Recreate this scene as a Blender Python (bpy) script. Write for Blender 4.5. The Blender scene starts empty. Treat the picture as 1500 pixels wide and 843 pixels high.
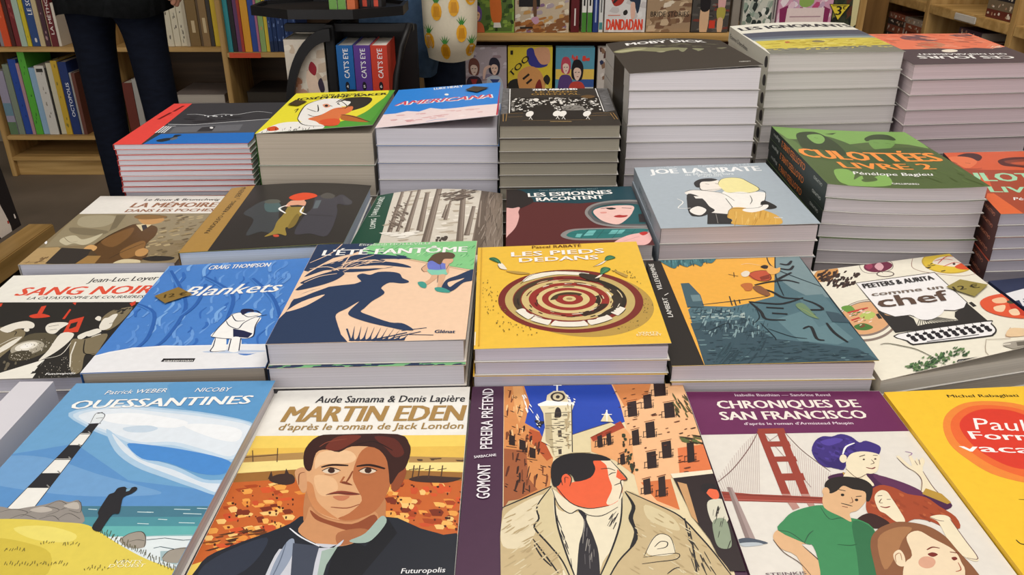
import bpy, bmesh, math, random
from mathutils import Vector, Matrix
from mathutils.geometry import tessellate_polygon

# ------------------------------------------------------------------ camera, world, lights, exposure
scene = bpy.context.scene
COL = scene.collection
cam_data = bpy.data.cameras.new('camera')
cam_data.sensor_width = 36.0
cam_data.lens = 1195.0 / 1500.0 * 36.0
cam_data.clip_start = 0.02
camera = bpy.data.objects.new('camera', cam_data)
camera.location = (0, 0, 1.1)
camera.rotation_euler = (math.radians(90 - 25.5478), 0, 0)
COL.objects.link(camera)
scene.camera = camera
scene.view_settings.view_transform = 'Standard'
scene.view_settings.look = 'None'
scene.view_settings.gamma = 1.0
scene.view_settings.use_curve_mapping = False
scene.view_settings.exposure = -0.1
world = bpy.data.worlds.new('shop_air')
scene.world = world
world.use_nodes = True
world.node_tree.nodes['Background'].inputs['Color'].default_value = (1.0, 0.97, 0.94, 1)
world.node_tree.nodes['Background'].inputs['Strength'].default_value = 1.7

def area_light(name, loc, sx, sy, watts, colour=(1, 0.96, 0.9), rot=(0, 0, 0)):
    d = bpy.data.lights.new(name, 'AREA')
    d.shape = 'RECTANGLE'; d.size = sx; d.size_y = sy; d.energy = watts; d.color = colour
    o = bpy.data.objects.new(name, d); o.location = loc; o.rotation_euler = rot
    COL.objects.link(o)
area_light('ceiling_lamp', (0.0, 0.2, 2.85), 2.4, 1.2, 29, (1, 0.97, 0.94))
area_light('ceiling_lamp', (0.2, 1.6, 2.85), 1.8, 0.4, 13, (1, 0.96, 0.91))
area_light('ceiling_lamp', (-1.6, 2.2, 2.85), 0.5, 0.5, 5, (1, 0.93, 0.84))
area_light('ceiling_lamp', (0.5, 2.0, 2.85), 1.4, 0.4, 16, (1, 0.93, 0.86))

# ------------------------------------------------------------------ helpers
def lin(h):
    h = h.lstrip('#')
    r = []
    if len(h) == 3: h = ''.join(q + q for q in h)
    for i in (0, 2, 4):
        c = int(h[i:i + 2], 16) / 255
        r.append(c / 12.92 if c <= 0.04045 else ((c + 0.055) / 1.055) ** 2.4)
    return (*r, 1)

MATS = {}
def mat(name, hexcol, rough=0.5, noise=0.0, scale=(20, 20, 20), dark=None, spec=0.3, metal=0.0, bump=0.0):
    """procedural Principled material: base colour broken up by an object-space noise"""
    if name in MATS: return MATS[name]
    m = bpy.data.materials.new(name); m.use_nodes = True
    n = m.node_tree.nodes; l = m.node_tree.links
    b = n['Principled BSDF']
    b.inputs['Roughness'].default_value = rough
    b.inputs['Metallic'].default_value = metal
    b.inputs['Specular IOR Level'].default_value = spec
    c = lin(hexcol)
    tc = n.new('ShaderNodeTexCoord'); mp = n.new('ShaderNodeMapping'); nz = n.new('ShaderNodeTexNoise')
    mp.inputs['Scale'].default_value = scale
    nz.inputs['Scale'].default_value = 1.0; nz.inputs['Detail'].default_value = 3.0
    l.new(tc.outputs['Object'], mp.inputs['Vector']); l.new(mp.outputs['Vector'], nz.inputs['Vector'])
    mx = n.new('ShaderNodeMix'); mx.data_type = 'RGBA'
    d = lin(dark) if dark else tuple(v * (1 - noise) for v in c[:3]) + (1,)
    mx.inputs['A'].default_value = d; mx.inputs['B'].default_value = c
    rp = n.new('ShaderNodeMapRange'); rp.inputs['From Min'].default_value = 0.35; rp.inputs['From Max'].default_value = 0.65
    l.new(nz.outputs['Fac'], rp.inputs['Value']); l.new(rp.outputs['Result'], mx.inputs['Factor'])
    l.new(mx.outputs['Result'], b.inputs['Base Color'])
    if bump:
        bp = n.new('ShaderNodeBump'); bp.inputs['Strength'].default_value = bump; bp.inputs['Distance'].default_value = 0.002
        l.new(nz.outputs['Fac'], bp.inputs['Height']); l.new(bp.outputs['Normal'], b.inputs['Normal'])
    MATS[name] = m
    return m

def ink_material(name, rough, spec):
    m = bpy.data.materials.new(name); m.use_nodes = True
    n = m.node_tree.nodes; l = m.node_tree.links; b = n['Principled BSDF']
    b.inputs['Roughness'].default_value = rough; b.inputs['Specular IOR Level'].default_value = spec
    at = n.new('ShaderNodeAttribute'); at.attribute_name = 'Ink'
    nz = n.new('ShaderNodeTexNoise'); nz.inputs['Scale'].default_value = 160; nz.inputs['Detail'].default_value = 2
    tc = n.new('ShaderNodeTexCoord'); l.new(tc.outputs['Object'], nz.inputs['Vector'])
    mr = n.new('ShaderNodeMapRange'); mr.inputs['To Min'].default_value = 0.93; mr.inputs['To Max'].default_value = 1.05
    mx = n.new('ShaderNodeMix'); mx.data_type = 'RGBA'; mx.blend_type = 'MULTIPLY'; mx.inputs['Factor'].default_value = 1
    l.new(nz.outputs['Fac'], mr.inputs['Value']); l.new(at.outputs['Color'], mx.inputs['A']); l.new(mr.outputs['Result'], mx.inputs['B'])
    l.new(mx.outputs['Result'], b.inputs['Base Color'])
    return m
INK = ink_material('printed_card', 0.42, 0.28)
def paper(hexcol):
    return mat('page_edges_' + hexcol.strip('#'), hexcol, 0.8, 0.16, (3, 3, 1300), spec=0.1)
def wood(name, a, b, scale=(2, 2, 40)):
    return mat(name, a, 0.5, 0, scale, b, 0.25)
OAK = wood('pale_oak_board', '#c9a468', '#a9854c', (3, 40, 40))
OAKV = wood('pale_oak_upright', '#c4a066', '#a5814a', (40, 40, 2.5))
DARKWOOD = wood('brown_table_wood', '#6d4c34', '#4c3222', (3, 40, 40))
BLACK = mat('black_metal', '#1b1a1b', 0.45, 0.2)
SKIN = mat('skin', '#c98f74', 0.55, 0.12)

class MB:
    """collects coloured faces, links them as ONE mesh object"""
    def __init__(s): s.v = []; s.f = []; s.c = []
    def face(s, pts, col='#808080'):
        i = len(s.v); s.v += [tuple(p) for p in pts]; s.f.append(tuple(range(i, i + len(pts)))); s.c.append(col)
    def grid(s, rows, col, flip=False):
        i = len(s.v); w = len(rows[0])
        for r in rows: s.v += [tuple(p) for p in r]
        for a in range(len(rows) - 1):
            for b in range(w - 1):
                q = (i + a * w + b, i + a * w + b + 1, i + (a + 1) * w + b + 1, i + (a + 1) * w + b)
                s.f.append(q[::-1] if flip else q); s.c.append(col)
    def box(s, x0, y0, z0, x1, y1, z1, col='#808080', cols=None, M=None):
        P = [Vector(p) for p in ((x0, y0, z0), (x1, y0, z0), (x1, y1, z0), (x0, y1, z0), (x0, y0, z1), (x1, y0, z1), (x1, y1, z1), (x0, y1, z1))]
        if M: P = [M @ p for p in P]
        for k, q in enumerate(((3, 2, 1, 0), (4, 5, 6, 7), (0, 1, 5, 4), (1, 2, 6, 5), (2, 3, 7, 6), (3, 0, 4, 7))):
            s.face([P[j] for j in q], cols[k] if cols else col)
    def build(s, name, material=None, parent=None, smooth=False, loc=None, weld=False):
        me = bpy.data.meshes.new(name); me.from_pydata(s.v, [], s.f)
        if material is INK or material is None:
            at = me.color_attributes.new('Ink', 'FLOAT_COLOR', 'CORNER'); k = 0; cache = {}
            buf = []
            for p, c in zip(me.polygons, s.c):
                if c not in cache: cache[c] = lin(c)
                buf += list(cache[c]) * p.loop_total
            at.data.foreach_set('color', buf)
        me.materials.append(material or INK)
        if weld:
            bm = bmesh.new(); bm.from_mesh(me); bmesh.ops.remove_doubles(bm, verts=bm.verts, dist=1e-5); bmesh.ops.recalc_face_normals(bm, faces=bm.faces); bm.to_mesh(me); bm.free()
        if smooth: me.polygons.foreach_set('use_smooth', [True] * len(me.polygons))
        o = bpy.data.objects.new(name, me); COL.objects.link(o)
        if parent: o.parent = parent
        if loc: o.location = loc
        return o

def tag(o, label, cat, group=None):
    o['label'] = label; o['category'] = cat
    if group: o['group'] = group
    return o
def empty(name, loc=(0, 0, 0), rz=0, rot=None):
    o = bpy.data.objects.new(name, None); o.empty_display_size = 0.05
    o.location = loc; o.rotation_euler = rot or (0, 0, rz); COL.objects.link(o)
    return o
def copy_tree(o, parent=None):
    c = o.copy(); COL.objects.link(c)
    if parent: c.parent = parent
    for ch in list(o.children): copy_tree(ch, c)
    return c
def structure(o):
    o['kind'] = 'structure'; return o
def solid(name, x0, y0, z0, x1, y1, z1, m, parent=None, bevel=0.002):
    """bevelled box as one mesh"""
    me = bpy.data.meshes.new(name); bm = bmesh.new()
    bmesh.ops.create_cube(bm, size=1)
    for v in bm.verts: v.co = Vector((x0 + (v.co.x + .5) * (x1 - x0), y0 + (v.co.y + .5) * (y1 - y0), z0 + (v.co.z + .5) * (z1 - z0)))
    if bevel: bmesh.ops.bevel(bm, geom=bm.edges[:], offset=bevel, segments=2, affect='EDGES')
    bm.to_mesh(me); bm.free(); me.materials.append(m)
    o = bpy.data.objects.new(name, me); COL.objects.link(o)
    if parent: o.parent = parent
    return o
def tube(name, pts, r, m, parent=None, n=10, closed_ends=True):
    me = bpy.data.meshes.new(name); bm = bmesh.new(); rings = []
    P = [Vector(p) for p in pts]
    for i, p in enumerate(P):
        t = (P[min(i + 1, len(P) - 1)] - P[max(i - 1, 0)]).normalized()
        a = t.orthogonal().normalized() if abs(t.z) > .9 else t.cross(Vector((0, 0, 1))).normalized()
        b = t.cross(a); rr = r[i] if isinstance(r, (list, tuple)) else r
        rings.append([bm.verts.new(p + a * rr * math.cos(2 * math.pi * k / n) + b * rr * math.sin(2 * math.pi * k / n)) for k in range(n)])
    for A, B in zip(rings, rings[1:]):
        for k in range(n): bm.faces.new((A[k], A[(k + 1) % n], B[(k + 1) % n], B[k]))
    bm.faces.new(rings[0][::-1]); bm.faces.new(rings[-1])
    bmesh.ops.recalc_face_normals(bm, faces=bm.faces)
    for f in bm.faces: f.smooth = True
    bm.to_mesh(me); bm.free(); me.materials.append(m)
    o = bpy.data.objects.new(name, me); COL.objects.link(o)
    if parent: o.parent = parent
    return o

# ------------------------------------------------------------------ printed artwork on a cover
def spline(p, closed):
    n = len(p); out = []
    if n < 3: return p
    rng = range(n) if closed else range(n - 1); sub = 4 if n < 14 else 3
    for i in rng:
        g = (lambda k: p[k % n]) if closed else (lambda k: p[min(max(k, 0), n - 1)])
        a, b, c, d = g(i - 1), g(i), g(i + 1), g(i + 2)
        for s in range(sub):
            t = s / sub
            out.append(tuple(.5 * ((2 * b[j]) + (-a[j] + c[j]) * t + (2 * a[j] - 5 * b[j] + 4 * c[j] - d[j]) * t * t + (-a[j] + 3 * b[j] - 3 * c[j] + d[j]) * t ** 3) for j in (0, 1)))
    if not closed: out.append(p[-1])
    return out
def clip(poly, e=0.0015):
    for ax, lim, sg in ((0, e, 1), (0, 1 - e, -1), (1, e, 1), (1, 1 - e, -1)):
        out = []
        for i in range(len(poly)):
            a, b = poly[i - 1], poly[i]
            ia, ib = (a[ax] - lim) * sg >= 0, (b[ax] - lim) * sg >= 0
            if ia != ib:
                t = (lim - a[ax]) / (b[ax] - a[ax]); out.append((a[0] + (b[0] - a[0]) * t, a[1] + (b[1] - a[1]) * t))
            if ib: out.append(b)
        poly = out
        if len(poly) < 3: return []
    return poly
TEXT_CACHE = {}
def text_tris(s, bold, shear):
    k = (s, bold, shear)
    if k in TEXT_CACHE: return TEXT_CACHE[k]
    def mk(t):
        cu = bpy.data.curves.new('lettering', 'FONT'); cu.body = t; cu.resolution_u = 2; cu.shear = shear
        ob = bpy.data.objects.new('lettering', cu); COL.objects.link(ob)
        dg = bpy.context.evaluated_depsgraph_get(); ev = ob.evaluated_get(dg); me = ev.to_mesh()
        me.calc_loop_triangles()
        v = [(p.co.x, p.co.y) for p in me.vertices]; f = [tuple(t.vertices) for t in me.loop_triangles]
        ev.to_mesh_clear(); bpy.data.objects.remove(ob); bpy.data.curves.remove(cu)
        return v, f
    v, f = mk(s); hv, _ = mk('H')
    cap = max(p[1] for p in hv); x0 = min(p[0] for p in v); x1 = max(p[0] for p in v)
    r = ([((p[0] - x0) / (x1 - x0), p[1] / cap) for p in v], f)
    TEXT_CACHE[k] = r
    return r

class Surface:
    """a (possibly sagging or lifting) cover: u to the right, v from head to tail, n outwards"""
    def __init__(s, P, b0=0, b1=0, axis=(0, 0, 1)):
        s.P = [Vector(p) for p in P]; s.b0 = b0; s.b1 = b1; s.n = Vector(axis)
        s.W = ((s.P[1] - s.P[0]).length + (s.P[3] - s.P[2]).length) / 2; s.Lh = ((s.P[2] - s.P[0]).length + (s.P[3] - s.P[1]).length) / 2
        s.curved = abs(b0) + abs(b1) > 1e-6 or abs((s.P[3] - s.P[2] - s.P[1] + s.P[0]).dot(s.n)) > 5e-4
    def at(s, u, v, off=0):
        p = (s.P[0] * (1 - u) + s.P[1] * u) * (1 - v) + (s.P[2] * (1 - u) + s.P[3] * u) * v
        return p + s.n * (4 * u * (1 - u) * (s.b0 * (1 - v) + s.b1 * v) + off)

def draw(mb, S, items, seed=1, first=6e-5, step=None):
    """lay printed shapes on the cover surface, later ones over earlier ones"""
    rnd = random.Random(seed); off = first; W, L = S.W, S.Lh; LIM = .006
    if step is None: step = 7e-6 if S.curved else 3e-6
    def emit(a, b, c, col, o):
        if S.curved:
            e = [math.hypot((p[0] - q[0]) * W, (p[1] - q[1]) * L) for p, q in ((a, b), (b, c), (c, a))]
            m = max(e)
            if m > LIM:
                k = e.index(m); p = (a, b, c); x, y, z = p[k], p[(k + 1) % 3], p[(k + 2) % 3]
                h = ((x[0] + y[0]) / 2, (x[1] + y[1]) / 2)
                emit(x, h, z, col, o); emit(h, y, z, col, o); return
        ar = (b[0] - a[0]) * (c[1] - a[1]) - (b[1] - a[1]) * (c[0] - a[0])
        if abs(ar) < 1e-9: return
        if ar > 0: b, c = c, b
        mb.face([S.at(*a, o), S.at(*b, o), S.at(*c, o)], col)
    def fill(poly, col, o):
        poly = clip(poly)
        if len(poly) < 3: return
        q = [poly[0]]
        for p in poly[1:]:
            if abs(p[0] - q[-1][0]) + abs(p[1] - q[-1][1]) > 1e-5: q.append(p)
        if len(q) < 3: return
        for t in tessellate_polygon([[Vector((p[0] * W, p[1] * L, 0)) for p in q]]): emit(q[t[0]], q[t[1]], q[t[2]], col, o)
    for it in items:
        k, col = it[0], it[1]; off += step
        if k in 'pc':
            p = [(it[2][i] / 1000, it[2][i + 1] / 1000) for i in range(0, len(it[2]), 2)]
            fill(spline(p, True) if k == 'c' else p, col, off)
        elif k in 'lk':
            p = [(it[3][i] / 1000, it[3][i + 1] / 1000) for i in range(0, len(it[3]), 2)]
            if k == 'k': p = spline(p, False)
            hw = it[2] / 2000; m = [Vector((a * W, b * L)) for a, b in p]; lft = []; rgt = []
            for i, q in enumerate(m):
                t = m[min(i + 1, len(m) - 1)] - m[max(i - 1, 0)]
                if t.length < 1e-9: t = Vector((1, 0))
                t.normalize(); nn = Vector((-t.y, t.x)) * hw * (1 if k == 'l' else .35 + .65 * math.sin(math.pi * (i + .6) / (len(m) + .2)) ** .6)
                lft.append(q + nn); rgt.append(q - nn)
            for i in range(len(m) - 1):
                fill([(q.x / W, q.y / L) for q in (lft[i], lft[i + 1], rgt[i + 1], rgt[i])], col, off)
        elif k == 't':
            _, col, s, q, hm, bold, sh = it
            A = Vector((q[0] / 1000 * W, q[1] / 1000 * L)); B = Vector((q[2] / 1000 * W, q[3] / 1000 * L)); d = B - A
            up = Vector((d.y, -d.x)).normalized() * hm / 1000
            v, f = text_tris(s, bold, sh)
            uv = [(A + d * x + up * y) for x, y in v]; uv = [(p.x / W, p.y / L) for p in uv]
            for sh_ in ((0,), (-.02, .02), (-.045, 0, .045))[bold]:      # heavier lettering is struck two or three times
                dx = d.normalized() * (sh_ * hm / 1000); ku, kv = dx.x / W, dx.y / L
                w = [(p[0] + ku, p[1] + kv) for p in uv]; off += step
                for t in f:
                    if all(0 < w[j][0] < 1 and 0 < w[j][1] < 1 for j in t): emit(w[t[0]], w[t[1]], w[t[2]], col, off)
        elif k == 'd':
            _, cols, n, fl, (ax, ay, bx, by) = it
            p = [(fl[i] / 1000, fl[i + 1] / 1000) for i in range(0, len(fl), 2)]
            xs = [q[0] for q in p]; ys = [q[1] for q in p]; done = 0; tries = 0
            while done < n and tries < n * 40:
                tries += 1
                x, y = rnd.uniform(min(xs), max(xs)), rnd.uniform(min(ys), max(ys)); ins = False; j = len(p) - 1
                for i in range(len(p)):
                    if (p[i][1] > y) != (p[j][1] > y) and x < (p[j][0] - p[i][0]) * (y - p[i][1]) / (p[j][1] - p[i][1]) + p[i][0]: ins = not ins
                    j = i
                if not ins: continue
                done += 1; sa, sb, r = rnd.uniform(.5, 1.4) / 2000, rnd.uniform(.6, 1.3) / 2000, rnd.uniform(-.13, .13)
                c, s_ = math.cos(r), math.sin(r)
                A = ((ax * c - ay * s_) * sa, -(ax * s_ + ay * c) * sa); B = ((bx * c - by * s_) * sb, -(bx * s_ + by * c) * sb)
                q = [((x * W + e * A[0] + g * B[0]) / W, (y * L + e * A[1] + g * B[1]) / L) for e, g in ((-1, -.7), (-.3, -1), (.6, -1), (1, -.2), (.7, 1), (-.5, 1))]
                fill(q, rnd.choice(cols), off + done * 4e-7)
            off += n * 4e-7

# ------------------------------------------------------------------ books
CT = 0.0005        # card thickness of a cover
def lying_book(spec, z, th, art=None, sticker=None, flat=False, name='comic_book', sag2=None):
    """paperback lying face up: cover (front, spine, back in one wrap) > page block; returns its Empty"""
    P = [Vector(p) for p in spec['P']]; b0, b1 = spec['b0'], spec['b1']
    top = [Vector((p.x, p.y, z if flat else z + (p.z - spec['z']))) for p in P]
    c = (P[0] + P[1] + P[2] + P[3]) / 4; ang = math.atan2(P[1].y - P[0].y, P[1].x - P[0].x)
    root = empty(name, (c.x, c.y, z - th), ang)
    inv = (Matrix.Translation((c.x, c.y, z - th)) @ Matrix.Rotation(ang, 4, 'Z')).inverted()
    top = [inv @ p for p in top]; base = [inv @ Vector((p.x, p.y, z)) for p in P]
    if flat: b0 = b1 if b1 < 0 else 0; b1 = b0
    S = Surface(top, b0, b1); SB = Surface(base, 0, 0); sag = (lambda u: 4 * u * (1 - u) * (b1 if sag2 is None else sag2)) if b1 < 0 else (lambda u: 0)
    N = 36 if S.curved else 1
    mb = MB(); col, spine = spec['base'], spec['spine']
    rows = [[S.at(j / N, i / N) for j in range(N + 1)] for i in range(N + 1)]
    under = [[S.at(j / N, i / N, -CT) for j in range(N + 1)] for i in range(N + 1)]
    mb.grid(rows, col, True); mb.grid(under, spec.get('inside', '#e6e3dc'))
    for a, b in ((rows[-1], under[-1]), (rows[0][::-1], under[0][::-1]), ([r[-1] for r in rows][::-1], [r[-1] for r in under][::-1])): mb.grid([b, a], spec.get('lip', '#a39f9c'), True)  # default lip grey is darkened to imitate shade lines between stacked covers
    sp = spec.get('right_spine', False); us = 1 if sp else 0
    segs = spec.get('segs') or [(0, 1, spine)]
    for v0, v1, sc in segs:                                        # spine, may carry bands of colour
        a0, a1 = S.at(us, v0), S.at(us, v1); q0, q1 = SB.at(us, v0), SB.at(us, v1)
        q0.z = q1.z = 0.0002
        f = [a0, q0, q1, a1]; mb.face(f[::-1] if sp else f, sc)
    bot = [[Vector((SB.at(j / N, i / N).x, SB.at(j / N, i / N).y, 0.0002 + sag(j / N))) for j in range(N + 1)] for i in range(N + 1)]
    boti = [[p + Vector((0, 0, CT)) for p in r] for r in bot]
    mb.grid(bot, col); mb.grid(boti, '#e6e3dc', True); mb.grid([boti[-1], bot[-1]], spec.get('lip', '#8f8b88')); mb.grid([[r[-1] for r in boti], [r[-1] for r in bot]], '#a39f9c', True)
    if art: draw(mb, S, art, seed=len(spec['desc']))
    if spec.get('spine_art'):
        # spine surface: u runs along the spine from tail to head as its lettering does, n points away from the book
        zt, zb = th, 0.0002
        A = base[2]; Bq = base[0]
        nrm = Vector((-1, 0, 0))
        SS = Surface([Vector((A.x, A.y, zb)), Vector((Bq.x, Bq.y, zb)), Vector((A.x, A.y, zt)), Vector((Bq.x, Bq.y, zt))], 0, 0, nrm)
        draw(mb, SS, spec['spine_art'], first=2e-4)
    mb.build('cover', INK, root)
    # page block
    pb = MB(); k = spec.get('follow', 0); ins = 0.0022; W, L = S.W, S.Lh; M = 14
    u0, u1 = (ins / W, 1 - 2 * CT / W) if sp else (2 * CT / W, 1 - ins / W); v0, v1 = ins / L, 1 - ins / L
    def tp(u, v):
        p = SB.at(u, v); q = S.at(u, v)
        bz = 4 * u * (1 - u) * ((b0 * (1 - v) + b1 * v) if (b0 > 0 or b1 < 0) else 0)
        p.z = th + (q.z - th) * k if k else th + bz
        p.z = min(p.z, q.z) - CT * 1.6
        return p
    def bt(u, v): p = SB.at(u, v); p.z = CT * 2 + sag(u); return p
    T = [[tp(u0 + (u1 - u0) * j / M, v0 + (v1 - v0) * i / M) for j in range(M + 1)] for i in range(M + 1)]
    Bm = [[bt(u0 + (u1 - u0) * j / M, v0 + (v1 - v0) * i / M) for j in range(M + 1)] for i in range(M + 1)]
    pb.grid(T, '#fff', True); pb.grid(Bm, '#fff'); pb.grid([Bm[-1], T[-1]], '#fff', True); pb.grid([T[0], Bm[0]], '#fff', True)
    pb.grid([[r[-1] for r in T], [r[-1] for r in Bm]], '#fff', False); pb.grid([[r[0] for r in Bm], [r[0] for r in T]], '#fff', False)
    pb.build('page_block', paper(spec['page']), root)
    if sticker:
        st = MB(); draw(st, S, sticker, first=0.0022 if S.curved else 0.0020, step=4e-5); st.build('price_sticker', INK, root)
    return root

ORD = ['top', 'second', 'third', 'fourth', 'fifth', 'sixth', 'seventh', 'eighth', 'ninth', 'tenth', 'eleventh', 'twelfth', 'thirteenth', 'fourteenth', 'fifteenth', 'sixteenth']
def stack(key):
    sp = BOOKS[key]; rnd = random.Random(key); n, th, z = sp['n'], sp['th'], sp['z']
    grp = 'copies stacked under the ' + sp['desc'] if n > 1 else None
    sg = [sp['b1'] * (1 - i / n) for i in range(n + 1)]
    top = lying_book(sp, z, th, ART.get(key), STICKERS.get(key), sag2=sg[1])
    tag(top, sp['label'], 'book', grp)
    proto = None
    for i in range(1, n):
        zi = z - i * th
        if i == 1 and key == 'ete': c = lying_book(sp, zi, th, [['p', '#7fbf86', [0, 955, 1000, 955, 1000, 1000, 0, 1000]], ['d', ['#2b3c5b'], 60, [0, 955, 1000, 955, 1000, 1000, 0, 1000], [14, 2, -1, 3]]], flat=True); c.location.y -= .005
        elif i == 1 and key == 'piano': c = lying_book(sp, zi, th, [['l', '#dbb878', 1.6, [420, 985, 590, 985]]], flat=True); c.location.y -= .004
        elif sp['b1'] < 0: c = lying_book({**sp, 'b1': sg[i]}, zi, th, flat=True, sag2=sg[i + 1])
        elif proto is None: c = proto = lying_book(sp, zi, th, flat=True)
        else: c = copy_tree(proto); c.location.z = zi - th
        if i > 1 or key not in ('ete', 'piano'): c.location.x += rnd.uniform(-.0011, .0011); c.location.y += rnd.uniform(-.002, .002); c.rotation_euler.z += math.radians(rnd.uniform(-.35, .35))
        if i == n - 1: w = 'lowest copy in the pile under '
        else: w = ORD[i] + ' copy down in the pile under '
        tag(c, w + 'the ' + sp['desc'], 'book', grp)

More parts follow.
